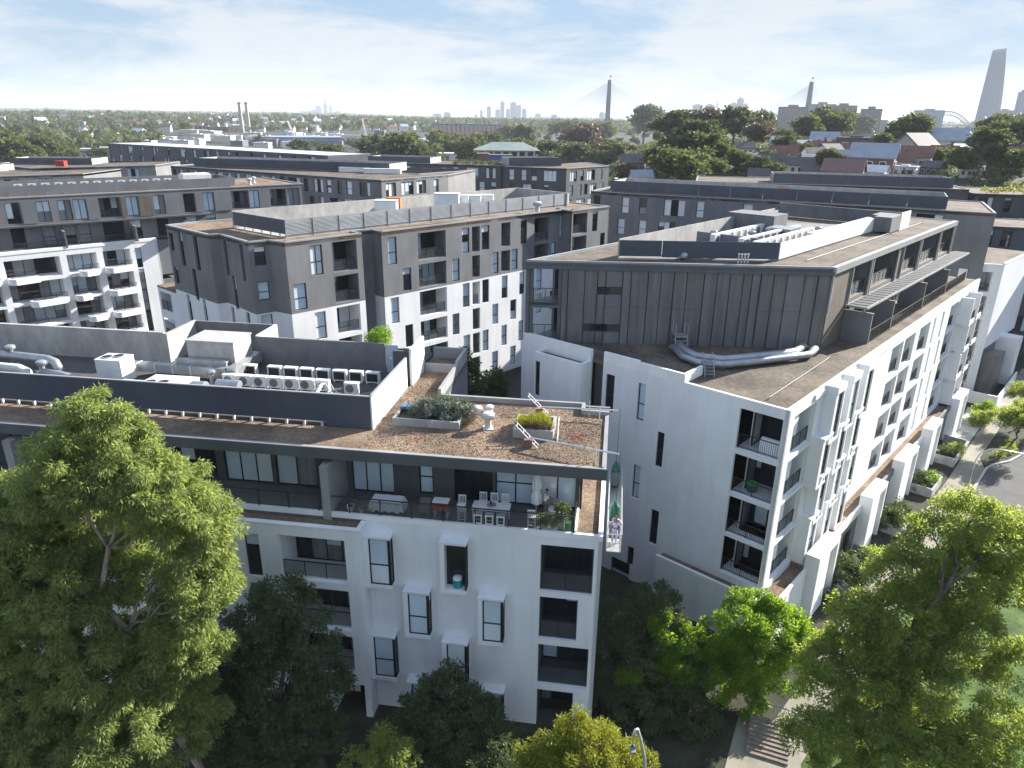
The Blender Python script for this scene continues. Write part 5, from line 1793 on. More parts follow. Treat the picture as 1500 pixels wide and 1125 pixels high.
MB().lathe(p, [(.3, 0), (.3, .06), (.05, .08)], 14).build('base', M['concd'], t)
t = thing('wicker_chair', FA(2.7, -1.8, TZ), 'grey wicker tub chair with cushions beside the standing man', 'chair')
p = FA(2.7, -1.8, TZ)
b = MB()
n = 16
for i, (r, z) in enumerate(((.36, .1), (.42, .42), (.44, .78))):
    for j in range(n + 1):
        w = R(-120) + R(240) * j / n + R(70)
        hz = z if i < 2 else .6 + .28 * sin(math.pi * j / n)
        b.v.append((p[0] + r * cos(w), p[1] + r * sin(w), p[2] + hz))
for i in range(2):
    for j in range(n):
        b.f.append((i * (n + 1) + j, i * (n + 1) + j + 1, (i + 1) * (n + 1) + j + 1, (i + 1) * (n + 1) + j))
b.build('backrest', M['wicker'], t)
MB().lathe(p, [(.34, .1), (.37, .4), (.3, .42)], 14).build('seat', M['wicker'], t)
MB().lathe((p[0], p[1], p[2] + .42), [(.3, 0), (.31, .08), (.25, .1)], 14).build('cushion', M['cloth'], t)
for k, (u, v, w, h, lab) in enumerate(((3.05, .38, .42, .42, 'white trough planter behind the balustrade corner below the man'), (2.55, .38, .36, .40, 'white trough planter second from the balustrade corner'), (2.2, .75, .34, .45, 'white cube planter under the leafy plant at the balustrade corner'))):
    t = thing('planter', FA(u, -v, TZ), lab, 'planter')
    MB().fbox(FA, u - w / 2, u + w / 2, -v - .18, -v + .18, TZ, TZ + h).build('planter_box', M['whitem'], t)
    MB().fbox(FA, u - w / 2 + .03, u + w / 2 - .03, -v - .15, -v + .15, TZ + h, TZ + h + .02).build('planter_soil', M['soil'], t)
    c = FA(u, -v, TZ + h)
    shrub('potted_plant', ['leafy green plant in the trough planter below the man', 'leafy green plant in the second trough planter', 'tall dark leafy plant in the cube planter at the balustrade corner'][k], c, [(c[0], c[1], c[2] + (.22 if k < 2 else .55), .28 if k < 2 else .38, .22 if k < 2 else .5)], 'mid' if k < 2 else 'dark', .14, .05, 60, .16, 40 + k, cat='potted plant')
t = thing('watering_can', FA(1.9, -.4, TZ), 'lime green crate standing in the balustrade corner', 'crate')
MB().fbox(FA, 1.7, 1.98, -.55, -.27, TZ, TZ + .5).build('crate_body', M['lime'], t)
MB().fbox(FA, 1.68, 2.0, -.57, -.25, TZ + .5, TZ + .54).build('rim', M['lime'], t)
t.name = 'crate'
t = thing('cooler_box', FA(8.6, -.7, TZ), 'red cooler box on a stand on the terrace', 'cooler')
MB().fbox(FA, 8.2, 9.0, -1.0, -.55, TZ + .45, TZ + .95).build('cooler_body', M['red'], t)
MB().fbox(FA, 8.17, 9.03, -1.03, -.52, TZ + .95, TZ + 1.02).build('lid', M['whitem'], t)
for a in (8.22, 8.92):
    for e in (-.98, -.62):
        MB().fbox(FA, a, a + .05, e, e + .05, TZ, TZ + .45).build('leg', M['whitem'], t)
t = thing('folding_chair', FA(9.5, -.7, TZ), 'folding deck chair with brown canvas next to the red cooler', 'chair')
b = MB()
for a in (9.25, 9.8):
    b.tube([FA(a, -.3, TZ), FA(a, -1.1, TZ + .9)], .02, 6).tube([FA(a, -1.0, TZ), FA(a, -.35, TZ + .55)], .02, 6)
b.build('chair_frame', M['wood'], t)
MB().hexa([FA(9.27, -.45, TZ + .35), FA(9.78, -.45, TZ + .35), FA(9.78, -1.1, TZ + .88), FA(9.27, -1.1, TZ + .88), FA(9.27, -.45, TZ + .37), FA(9.78, -.45, TZ + .37), FA(9.78, -1.1, TZ + .9), FA(9.27, -1.1, TZ + .9)]).build('canvas', M['timber'], t)
t = thing('covered_table', FA(11.6, -.9, TZ), 'terrace table draped in a pale grey cover', 'table')
b = MB()
gx, gy = 12, 8
for j in range(gy + 1):
    for i in range(gx + 1):
        uu, vv = 10.6 + i / gx * 2.0, .4 + j / gy * 1.0
        e = min(i, gx - i, j, gy - j)
        z = TZ + .76 + .02 * sin(i * 1.7) * cos(j * 2.1) - (.55 if e == 0 else 0) + (.08 * sin(i * 2.3 + j) if e == 0 else 0)
        b.v.append(FA(uu, -vv, z))
for j in range(gy):
    for i in range(gx):
        b.f.append((j * (gx + 1) + i, j * (gx + 1) + i + 1, (j + 1) * (gx + 1) + i + 1, (j + 1) * (gx + 1) + i))
b.build('cover', M['cloth'], t)
MB().fbox(FA, 10.8, 12.4, -1.3, -.5, TZ + .3, TZ + .7).build('table_frame', M['wood'], t)
for u, r, lab in ((13.55, .2, 'large white round pot beside the terrace dividing wall'), (12.95, .14, 'small white round pot next to the draped table')):
    c = FA(u, -.45, TZ)
    t = thing('plant_pot', c, lab, 'pot')
    MB().lathe(c, [(r * .6, 0), (r, .34 * r / .2), (r * 1.05, .4 * r / .2), (r * .8, .38 * r / .2)], 14).build('pot_body', M['whitem'], t)
    MB().lathe((c[0], c[1], c[2] + .36 * r / .2), [(r * .9, 0), (r * .85, .02)], 12).build('potting_soil', M['soil'], t)
c = FA(12.55, -.5, TZ)
shrub('potted_plant', 'small green plant between the draped table and the round pots', c, [(c[0], c[1], c[2] + .4, .22, .3)], 'mid', .12, .04, 60, .15, 51, cat='potted plant')
c = FA(7.6, -1.9, 13)
# water drum in the second window box, white bundle on the corner balcony
c = FA(7.55, -.35 + .6, 9.16)
t = thing('water_drum', c, 'teal drum with a white lid standing behind the tall upper window', 'drum')
MB().lathe(c, [(.24, 0), (.27, .25), (.25, .5)], 16).build('drum_body', M['teal'], t)
MB().lathe((c[0], c[1], c[2] + .5), [(.26, 0), (.24, .1), (.1, .14)], 16).build('drum_lid', M['whitem'], t)
c = FD(1.3, -1.0, 13.32)
t = thing('daybed', c, 'outdoor daybed under a white cover on the top corner balcony', 'daybed')
b = MB()
for j in range(9):
    w = math.pi * j / 8
    for s_ in (0, 1.3):
        b.v.append(FD(.5 + s_, -1.0 - .35 * cos(w), 13.75 + .45 * sin(w)))
for j in range(8):
    b.f.append((2 * j, 2 * j + 1, 2 * j + 3, 2 * j + 2))
b.build('cover', M['cloth'], t)
MB().fbox(FD, .5, 1.8, -1.36, -.64, 13.32, 13.76).build('bed_base', M['cloth'], t)
c = FD(2.0, -1.0, 10.24)
t = thing('storage_tub', c, 'green tub on the second corner balcony from the top', 'tub')
MB().lathe(c, [(.3, 0), (.36, .5), (.38, .55)], 14).build('tub_body', M['green'], t)
MB().lathe((c[0], c[1], c[2] + .55), [(.38, 0), (.3, .08)], 14).build('lid', M['lime'], t)


# ---- people
def skin_mesh(verts, edges, name, m, parent, root=0):
    me = bpy.data.meshes.new(name)
    org = ORG.get(parent, Vector((0, 0, 0))) if parent else Vector((0, 0, 0))
    me.from_pydata([(v[0] - org[0], v[1] - org[1], v[2] - org[2]) for v in verts], edges, [])
    me.materials.append(m)
    o = link(name, me, parent)
    o.modifiers.new('skin', 'SKIN')
    lay = me.skin_vertices[0].data if me.skin_vertices else None
    if lay is None:
        me.attributes.new  # pragma: no cover
    for i, v in enumerate(verts):
        lay[i].radius = (v[3], v[4] if len(v) > 4 else v[3])
        lay[i].use_root = (i == root)
    o.modifiers.new('sub', 'SUBSURF').levels = 1
    o.modifiers['sub'].render_levels = 2
    return o


def person(p, yaw, label, shirt, trou, lean=0.0, armL=None, armR=None, hgt=1.68):
    """standing figure; x to its left, y forward in its own frame"""
    s = hgt / 1.75

    def T(x, y, z, r, r2=None):
        y2 = y + max(0, z - .95) * lean
        X, Y = x * s, y2 * s
        return (p[0] + X * cos(yaw) - Y * sin(yaw), p[1] + X * sin(yaw) + Y * cos(yaw), p[2] + z * s, r * s, (r2 or r) * s)
    armL = armL or [(.21, .06, 1.15), (.2, .28, 1.12)]
    armR = armR or [(-.23, .02, 1.13), (-.2, .22, 1.08)]
    V = [T(0, 0, .95, .13, .10), T(0, 0, 1.15, .125, .09), T(0, 0, 1.36, .15, .09), T(0, .01, 1.47, .06), T(0, .02, 1.55, .055), T(0, .035, 1.63, .085, .095), T(0, .03, 1.70, .08, .09), T(0, .02, 1.75, .045)]
    E = [(i, i + 1) for i in range(7)]

    def chain(start, pts):
        prev = start
        for q in pts:
            V.append(q)
            E.append((prev, len(V) - 1))
            prev = len(V) - 1
        return prev
    for sg in (1, -1):
        chain(0, [T(.09 * sg, 0, .88, .09), T(.10 * sg, .01, .5, .06), T(.105 * sg, -.02, .1, .042), T(.11 * sg, .12, .03, .035)])
        a = armL if sg > 0 else armR
        w = chain(2, [T(.17 * sg, 0, 1.40, .055), T(*a[0], .042), T(*a[1], .028), T(a[1][0] * .97, a[1][1] + .07, a[1][2] - .01, .034, .018)])
        bx_, by_, bz_ = a[1][0] * .97, a[1][1] + .07, a[1][2] - .01
        for k in range(4):
            chain(w, [T(bx_ + (k - 1.5) * .018, by_ + .045, bz_ - .005, .009), T(bx_ + (k - 1.5) * .017, by_ + .085 - .008 * abs(k - 1.5), bz_ - .03, .008)])
        chain(w, [T(bx_ - .035 * sg, by_ + .01, bz_, .010), T(bx_ - .045 * sg, by_ + .045, bz_ - .015, .009)])
    o = skin_mesh(V, E, 'person', M['skin'], None)
    ORG[o] = Vector((0, 0, 0))
    tag(o, label, 'person')
    # shirt
    SV = [T(0, 0, .93, .15, .12), T(0, 0, 1.15, .145, .11), T(0, 0, 1.36, .17, .11), T(0, .005, 1.45, .085, .08)]
    SE = [(0, 1), (1, 2), (2, 3)]
    for sg in (1, -1):
        a = armL if sg > 0 else armR
        SV.append(T(.18 * sg, 0, 1.40, .07))
        SE.append((2, len(SV) - 1))
        SV.append(T(a[0][0] * .98, a[0][1] * .9, a[0][2] + .05, .058))
        SE.append((len(SV) - 2, len(SV) - 1))
    skin_mesh(SV, SE, 'shirt', M[shirt], o)
    TV = [T(0, 0, .98, .145, .115), T(0, 0, .9, .14, .11)]
    TE = [(0, 1)]
    for sg in (1, -1):
        for q in (T(.095 * sg, 0, .82, .105), T(.10 * sg, .01, .5, .078), T(.105 * sg, -.02, .1, .06)):
            TV.append(q)
        k = len(TV)
        TE += [(1, k - 3), (k - 3, k - 2), (k - 2, k - 1)]
    skin_mesh(TV, TE, 'trousers', M[trou], o)
    HV = [T(0, -.015, 1.66, .085, .085), T(0, .005, 1.73, .09, .085), T(0, .0, 1.775, .05)]
    skin_mesh(HV, [(0, 1), (1, 2)], 'hair', M['hair'], o)
    b = MB()
    for sg in (1, -1):
        c = T(.032 * sg, .125, 1.655, .01)
        b.lathe(c[:3], [(.008, -.006), (.011, 0), (.008, .006)], 6)
        c = T(.09 * sg, .03, 1.63, .01)
        b.lathe(c[:3], [(.012, -.03), (.02, 0), (.012, .03)], 6)
    c = T(0, .14, 1.625, .01)
    b.lathe(c[:3], [(.018, -.02), (.012, .0), (.006, .03)], 6)
    b.build('face_features', M['skin'], o)
    c = [T(.02 - .03, .13, 1.585, .01), T(.02 + .0, .13, 1.585, .01)]
    MB().tube([T(-.025, .122, 1.585, .01)[:3], T(.025, .122, 1.585, .01)[:3]], .006, 6).build('mouth', M['brick'], o)
    return o, T


p = FA(3.16, -1.75, TZ)
o, T = person(p, R(-72), 'person in a white shirt with a dark strap and grey trousers standing on the terrace', 'shirt', 'trouser', .12, [(.22, .1, 1.16), (.14, .32, 1.14)], [(-.22, .1, 1.16), (-.12, .33, 1.12)], 1.62)
MB().tube([T(-.13, .12, 1.40, .01)[:3], T(.0, .135, 1.25, .01)[:3], T(.14, .13, 1.02, .01)[:3]], .022, 6).build('strap', M['hair'], o)
# ---- suspended work cradle beside the white block
t = thing('work_cradle', FAs(.6, .25, 11.7), 'suspended aluminium work cradle hanging beside the white building', 'work cradle')
b = MB()
for d_ in (.22, .95):
    for z in (11.75, 12.25, 12.75):
        b.tube([FAs(.5, d_, z), FAs(8.0, d_, z)], .028, 6)
    for k in range(8):
        b.tube([FAs(.5 + k * 1.07, d_, 11.72), FAs(.5 + k * 1.07, d_, 12.78)], .024, 6)
for s_ in (.5, 8.0):
    b.tube([FAs(s_, .22, 12.75), FAs(s_, .95, 12.75)], .028, 6).tube([FAs(s_, .22, 12.25), FAs(s_, .95, 12.25)], .028, 6)
b.build('guard_rail', M['alu'], t)
for k in range(6):
    MB().fbox(FAs, .5 + k * 1.25, .5 + k * 1.25 + 1.23, .24, .93, 11.68, 11.73).build('deck_plank', M['alu'], t)
for s_ in (1.3, 7.2):
    MB().fbox(FAs, s_, s_ + .4, .3, .85, 12.0, 12.8).build('hoist', M['grey'], t)
    MB().tube([FAs(s_ + .2, .55, 12.8), FAs(s_ + .1, .6, 16.98)], .014, 5).build('hoist_cable', M['black'], t)
for s_, z, lab in ((3.4, 11.74, 'dark green sack standing in the middle of the work cradle'), (8.25, 12.8, 'dark green sack at the far end of the work cradle near the roof edge')):
    c = FAs(s_ if s_ < 8 else 7.6, .58, 11.74)
    t = thing('equipment_sack', c, lab, 'sack')
    h = 1.25 if s_ < 8 else 1.6
    MB().lathe(c, [(.22, 0), (.30, .15), (.30, h * .6), (.24, h * .85), (.1, h)], 12).build('sack_body', M['green'], t)
    MB().lathe((c[0], c[1], c[2] + h), [(.1, 0), (.13, .06), (.04, .08)], 10).build('sack_neck', M['green'], t)
c = FAs(2.2, .6, 11.74)
t = thing('bucket', c, 'white paint bucket on the work cradle next to the worker', 'bucket')
MB().lathe(c, [(.15, 0), (.18, .36), (.19, .38), (.16, .37)], 12).build('bucket_body', M['whitem'], t)
MB().lathe(c, [(.12, .3), (.02, .31)], 10).build('paint', M['cloth'], t)
person(FAs(1.25, .6, 11.74), R(-30), 'person in a lavender shirt and pale trousers working in the hanging cradle', 'lav', 'lav', .35, [(.24, .22, 1.1), (.2, .45, 1.05)], [(-.24, .2, 1.1), (-.2, .42, 1.08)], 1.7)
#PART5

# ================================================================== trees near the camera
def base_of(px, py, z=0):
    p = at(px, py, z)
    return (p[0], p[1], z)


T1 = [(150, 640, 26, 62), (105, 700, 25, 70), (185, 690, 25.5, 60), (70, 730, 26.5, 58), (255, 735, 25.5, 62), (215, 720, 25, 52), (300, 770, 26, 46), (285, 830, 25.5, 48), (315, 845, 26, 36),
      (160, 790, 27, 70), (50, 830, 25, 74), (15, 760, 26, 60), (95, 880, 24, 60), (30, 940, 24, 76), (270, 890, 25, 50), (250, 940, 25, 52), (295, 950, 25.5, 40), (235, 1000, 24.5, 46),
      (125, 970, 23, 52), (60, 1020, 23.5, 66), (10, 1060, 23, 60), (190, 1085, 22.5, 62), (115, 1110, 22.5, 60), (255, 1070, 24, 52), (290, 1030, 25, 44), (40, 1130, 22, 70), (20, 880, 25.5, 62), (60, 800, 26, 60), (130, 850, 26, 56), (170, 1010, 24, 56), (0, 1000, 24, 60), (230, 850, 26, 44), (200, 940, 25.5, 44), (-20, 820, 26, 60)]
tree('eucalypt_tree', 'tall spreading eucalypt with drooping yellow green foliage in front of the long terrace', (-14.6, 25.5, -.06), [lob(a, c, Y, r, 1.05) for a, c, Y, r in T1], 'euc', 'bark', .21, .052, 330, .46, .9, 101, .27, fork=.5, dens=1.5)
T2 = [(415, 885, 28.6, 44), (375, 930, 28.3, 52), (450, 940, 28.4, 48), (405, 1000, 28, 64), (470, 990, 28.6, 38), (345, 1030, 27.5, 56), (435, 1070, 27.6, 66), (300, 1010, 28, 44), (370, 1100, 27, 70), (490, 1000, 28.7, 22), (340, 960, 28.5, 40)]
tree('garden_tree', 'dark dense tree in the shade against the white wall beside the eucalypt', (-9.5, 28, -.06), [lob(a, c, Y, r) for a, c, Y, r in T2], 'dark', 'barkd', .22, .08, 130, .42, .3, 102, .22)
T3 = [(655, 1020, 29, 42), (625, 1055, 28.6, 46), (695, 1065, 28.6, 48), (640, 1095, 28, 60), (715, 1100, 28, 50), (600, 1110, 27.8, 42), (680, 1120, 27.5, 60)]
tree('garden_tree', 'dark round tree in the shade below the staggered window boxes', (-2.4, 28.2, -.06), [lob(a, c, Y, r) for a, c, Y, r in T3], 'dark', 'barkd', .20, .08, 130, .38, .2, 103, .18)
T3b = [(560, 1105, 25, 34), (590, 1115, 25, 26), (530, 1120, 25, 24)]
tree('garden_tree', 'small mid green tree by the entry porch at the foot of the white wall', (-4.6, 25, -.06), [lob(a, c, Y, r) for a, c, Y, r in T3b], 'mid', 'barkd', .2, .06, 120, .36, .3, 104, .1)
T6 = [(850, 1085, 23, 40), (815, 1100, 23, 36), (885, 1100, 23.2, 40), (790, 1125, 22.6, 34), (920, 1120, 23, 34), (850, 1130, 22.4, 56), (935, 1125, 23, 26), (770, 1120, 23, 20)]
tree('pepper_tree', 'bright yellow green feathery tree in full sun beside the curved lamp post', (2.9, 23, -.06), [lob(a, c, Y, r) for a, c, Y, r in T6], 'lime', 'bark', .16, .042, 260, .36, .5, 105, .16)
T4 = [(950, 900, 35, 48), (905, 950, 34, 40), (985, 940, 34.5, 40), (935, 975, 33.5, 50), (990, 1000, 33, 46), (930, 1040, 32, 50), (1010, 1050, 32, 46), (885, 1010, 33, 34), (880, 890, 35.5, 18)]
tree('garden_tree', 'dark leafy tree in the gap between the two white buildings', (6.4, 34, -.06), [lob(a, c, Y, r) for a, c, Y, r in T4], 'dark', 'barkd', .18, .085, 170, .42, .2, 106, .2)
T4b = [(985, 925, 34.6, 28), (998, 950, 34.2, 26), (975, 965, 34, 26), (990, 985, 33.6, 26), (965, 905, 35, 20), (925, 1000, 32.8, 18)]  # no tree of its own: brighter leaf colour makes the dark tree's flank look sunlit
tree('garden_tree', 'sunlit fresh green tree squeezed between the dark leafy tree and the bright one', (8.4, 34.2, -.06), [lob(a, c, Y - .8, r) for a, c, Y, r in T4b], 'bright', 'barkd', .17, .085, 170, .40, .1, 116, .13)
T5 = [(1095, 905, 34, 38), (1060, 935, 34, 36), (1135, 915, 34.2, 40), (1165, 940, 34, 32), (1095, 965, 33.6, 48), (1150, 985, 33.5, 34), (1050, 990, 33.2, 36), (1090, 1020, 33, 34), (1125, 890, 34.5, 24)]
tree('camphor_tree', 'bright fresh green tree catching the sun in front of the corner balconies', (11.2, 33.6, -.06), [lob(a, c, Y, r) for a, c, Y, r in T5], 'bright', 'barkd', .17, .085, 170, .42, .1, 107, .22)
T7 = [(1420, 775, 27, 54), (1365, 800, 26.5, 46), (1475, 800, 27, 50), (1310, 835, 26, 38), (1410, 850, 26, 52), (1480, 870, 26, 48), (1340, 880, 25.5, 44), (1275, 900, 25.5, 30), (1245, 960, 25, 44),
      (1310, 965, 25, 48), (1385, 960, 24.6, 42), (1450, 1000, 24.4, 40), (1215, 1020, 24, 40), (1280, 1050, 23.6, 52), (1350, 1070, 23.4, 50), (1430, 1090, 23, 46), (1490, 1090, 23, 40), (1220, 1090, 23, 44), (1500, 960, 25, 34), (1320, 1120, 22.5, 60), (1400, 1125, 22.5, 50), (1240, 900, 25.3, 30), (1200, 965, 24.6, 34), (1190, 1070, 23, 36), (1300, 915, 25.2, 44), (1350, 1000, 24, 46), (1420, 920, 25.2, 44), (1370, 925, 25, 36), (1290, 995, 24.3, 46)]
tree('plane_tree', 'large open crowned green tree over the lawn at the street corner', (14.6, 25, -.06), [lob(a, c, Y, r) for a, c, Y, r in T7], 'mid', 'barkd', .15, .062, 250, .46, .35, 108, .26, dens=1.35)
CT = [(677, 540, 52, 24), (680, 565, 51.5, 26), (690, 590, 51, 26)]
tree('courtyard_tree', 'slim dark green tree in the courtyard behind the silver shrub', (-3.6, 51.5, 0), [lob(a, c, Y, r, 1.3) for a, c, Y, r in CT], 'dark', 'barkd', .26, .12, 90, .42, .1, 109, .12)
CT = [(723, 565, 54, 20), (722, 585, 54, 24), (712, 575, 54, 10)]
tree('courtyard_tree', 'small dark green tree in the courtyard against the white block', (-1.6, 54, 0), [lob(a, c, Y, r, 1.3) for a, c, Y, r in CT], 'dark', 'barkd', .26, .12, 90, .40, .1, 110, .1)
# street trees and garden shrubs along the white block
b0 = FDs(46.5, 7.0, .0)
tree('street_tree', 'spreading street tree on the verge where the kerb curves', b0, [(b0[0] + a, b0[1] + c, z, r, r * .8) for a, c, z, r in ((0, 0, 4.0, 1.5), (1.5, .8, 4.2, 1.4), (-1.2, .9, 3.7, 1.2), (.4, -1.2, 3.6, 1.2), (2.4, -.3, 4.5, 1.4), (2.0, 1.9, 4.3, 1.3), (3.2, 1.2, 4.0, 1.3))], 'mid', 'barkd', .15, .065, 170, .4, .1, 111, .12)
b0 = FDs(44.5, 6.6, .0)
shrub('street_shrub', 'low pale green planting at the near end of the verge', b0, [(b0[0] + a, b0[1] + c, .4, .6, .4) for a, c in ((0, 0), (1.1, .9), (2.2, 1.6), (3.0, 2.6))], 'mid', .16, .05, 60, .3, 112)
b0 = FDs(57, 7.2, .0)
tree('street_tree', 'second street tree further along the verge by the road', b0, [(b0[0] + a, b0[1] + c, z, r, r * .8) for a, c, z, r in ((0, 0, 4.0, 1.6), (1.5, .8, 4.2, 1.4), (-1.2, .9, 3.7, 1.3), (1.4, -1.2, 3.6, 1.2))], 'mid', 'barkd', .15, .065, 170, .4, .1, 113, .12)
b0 = FDs(33.6, 5.9, 0)
t = thing('street_lamp', b0, 'pale street lamp with a long curved arm at the roadside kerb', 'street lamp')
q = [FDs(33.6, 5.9, 0), FDs(33.6, 5.9, 3.4), FDs(33.9, 6.1, 4.1), FDs(34.4, 6.7, 4.5), FDs(34.9, 7.6, 4.55), FDs(35.6, 9.0, 4.4)]
MB().tube(q, .07, 8, .05).build('lamp_post', M['alu'], t, smooth=True)
MB().lathe((q[-1][0], q[-1][1], q[-1][2] - .1), [(.1, 0), (.2, .06), (.12, .14)], 10).build('lamp_head', M['alu'], t)
gs = [(10.2, 3.2, 1.7, 'dark', 'dark glossy shrub in the first front garden by the nearest portal'), (12.6, 3.4, 1.3, 'dark', 'small dark shrub in the middle of the first front garden'), (14.4, 3.6, 1.0, 'mid', 'light green shrub at the far end of the first front garden'), (8.2, 3.4, .9, 'grey', 'silver leafed shrub at the foot of the nearest portal'),
      (9.4, 4.9, .8, 'mid', 'low green shrub on the footpath edge near the nearest portal'), (15.8, 4.6, .8, 'bright', 'bright green low shrub at the second portal'), (21.2, 3.0, 1.4, 'dark', 'dark shrub in the second front garden by the second portal'), (23.2, 3.2, 1.2, 'dark', 'dark shrub in the second front garden by the third portal'), (22.4, 4.6, .8, 'mid', 'low green hedge plant on the edge of the second front garden'),
      (30.8, 3.0, 1.1, 'dark', 'dark shrub in the third front garden'), (32.6, 3.6, .9, 'bright', 'bright green shrub in the third front garden'), (39.6, 3.2, 1.0, 'dark', 'dark shrub in the fourth front garden'), (42.0, 4.0, .9, 'mid', 'green shrub beside the last portal'), (52.5, 4.4, 1.2, 'mid', 'green shrub at the far garden wall'), (55.5, 6.2, 1.4, 'bright', 'bright shrub where the footpath leaves the far garden wall')]
for i, (s_, d_, r, lm, lab) in enumerate(gs):
    d_ = min(d_ * .8, 3.2)
    c = FDs(s_, d_, 0)
    shrub('garden_shrub', lab, c, [(c[0], c[1], r * .9, r * .75, r * .8), (c[0] + r * .5, c[1] + r * .3, r * .6, r * .55, r * .55), (c[0] - r * .5, c[1] + r * .1, r * .55, r * .5, r * .5)], lm, .2, .09, 60, .32, 120 + i)
# curved street lamp
lp = at_y(950, 1150, 21.5)
t = thing('street_lamp', (lp[0], lp[1], -.06), 'tall grey street lamp with a curved top beside the yellow green tree', 'street lamp')
tp = at_y(932, 1064, 21.5)
arc = [(lp[0], lp[1], z) for z in (-.06, 4, 8)]
p9 = at_y(946, 1120, 21.5)
for (a, c) in ((944, 1110), (939, 1085), (934, 1068), (930, 1066), (927, 1074), (926, 1090)):
    q = at_y(a, c, 21.5)
    arc.append((q[0], q[1] - (.0 if a > 932 else .1), q[2]))
arc[2] = (arc[3][0] + .05, lp[1], 8.2)
MB().tube(arc, .075, 10, .055).build('lamp_post', M['alu'], t, smooth=True)
q = arc[-1]
MB().box(q[0] - .11, q[0] + .11, q[1] - .3, q[1] + .1, q[2] - .1, q[2]).build('lamp_head', M['grey'], t)
# timber deck between the buildings and the steps down to the street
t = thing('timber_deck', (5.6, 38, 0), 'weathered timber deck on the ground between the two white buildings', 'deck')
for k in range(16):
    MB().fbox(FAs, 2.6 + k * .52, 2.6 + k * .52 + .48, .4, 2.6, .06, .12).build('plank', M['wood'], t)
st0 = at(1140, 1078, .3)
FS1 = Fr((st0[0] - 1.2, st0[1] + 1.3), 112, 1)
t = thing('timber_steps', tuple(st0), 'broad weathered timber steps going down under the large open crowned tree', 'steps')
for k in range(9):
    MB().fbox(FS1, 0, 2.2, k * .27, k * .27 + .25, -.05, .62 - k * .06).build('tread', M['wood'], t)
b = MB()
for k in range(12):
    b.fbox(FS1, .05 + k * .19, .08 + k * .19, -.22, -.19, .1, 1.4)
b.fbox(FS1, 0, 2.3, -.24, -.17, 1.4, 1.45)
b.build('railing', M['cap'], t)
sheet('corner_path', [FS1.xy(-.6, -.3), FS1.xy(2.8, -.3), FS1.xy(3.0, 7), FS1.xy(-1.2, 7)], .03, 'path')

# ================================================================== middle distance: instanced trees and houses
def tmesh(seed, lm, quads, conical=False, spread=1.0):
    g = np.random.default_rng(seed)
    lobes = []
    for k in range(9):
        a = g.random() * 6.28
        rr = .28 * math.sqrt(g.random()) * spread
        z = .38 + .42 * g.random()
        if conical:
            rr *= 1.2 * (1 - z)
        lobes.append((rr * cos(a), rr * sin(a), z, .20 * (1.2 - .4 * g.random()) * (1 if not conical else 1.1 - z * .8), .16))
    lobes.append((0, 0, .62, .26 if not conical else .14, .26))
    cl = lobe_clumps(lobes, .095 if quads > 800 else .13, g, 1.0, -.8)
    per = max(3, quads // len(cl))
    V = leaf_quads(cl, per, .065 if quads > 800 else .12, .05 if quads > 800 else .09, .0, g)
    cm = bulk('crown', V, np.arange(len(V)).reshape(-1, 4), LEAF[lm])
    b = MB()
    b.tube([(0, 0, -.08), (.01, 0, .25), (0, .01, .55)], .022, 6, .012)
    for l in lobes[:5]:
        b.tube([(0, 0, .3), (l[0] * .6, l[1] * .6, l[2] * .75), (l[0], l[1], l[2])], .010, 5, .004)
    return cm, b.mesh('trunk', M['barkd'])


TM = {k: [tmesh(200 + i * 10 + j, k, 4200, False, sp) for j, sp in enumerate((1.0, 1.25, .8))] for i, k in enumerate(('far', 'farl', 'rust'))}
TS = {k: [tmesh(300 + i * 10 + j, k, 320) for j in range(3)] for i, k in enumerate(('far', 'farl'))}
TCON = tmesh(333, 'far', 1600, True)


def hit(px, py, dz=0, r0=125):
    d = ray(px, py)
    hd = math.hypot(d[0], d[1])
    r = r0
    while r < 6000:
        x, y, z = d[0] / hd * r, d[1] / hd * r, CAM_H + d[2] / hd * r
        if z <= terrain(x, y) + dz:
            break
        r *= 1.006
    return x, y, terrain(x, y), r


def put_tree(x, y, z, s, kind, label, group=None, name='tree', small=False, squash=1.0):
    t = thing(name, (x, y, z), label, 'tree', group, rng.random() * 6.28)
    t.scale = (s, s, s * squash)
    cm, tm = TCON if kind == 'con' else rng.choice((TS if small else TM)[kind])
    link('crown', cm, t)
    link('trunk', tm, t)
    return t


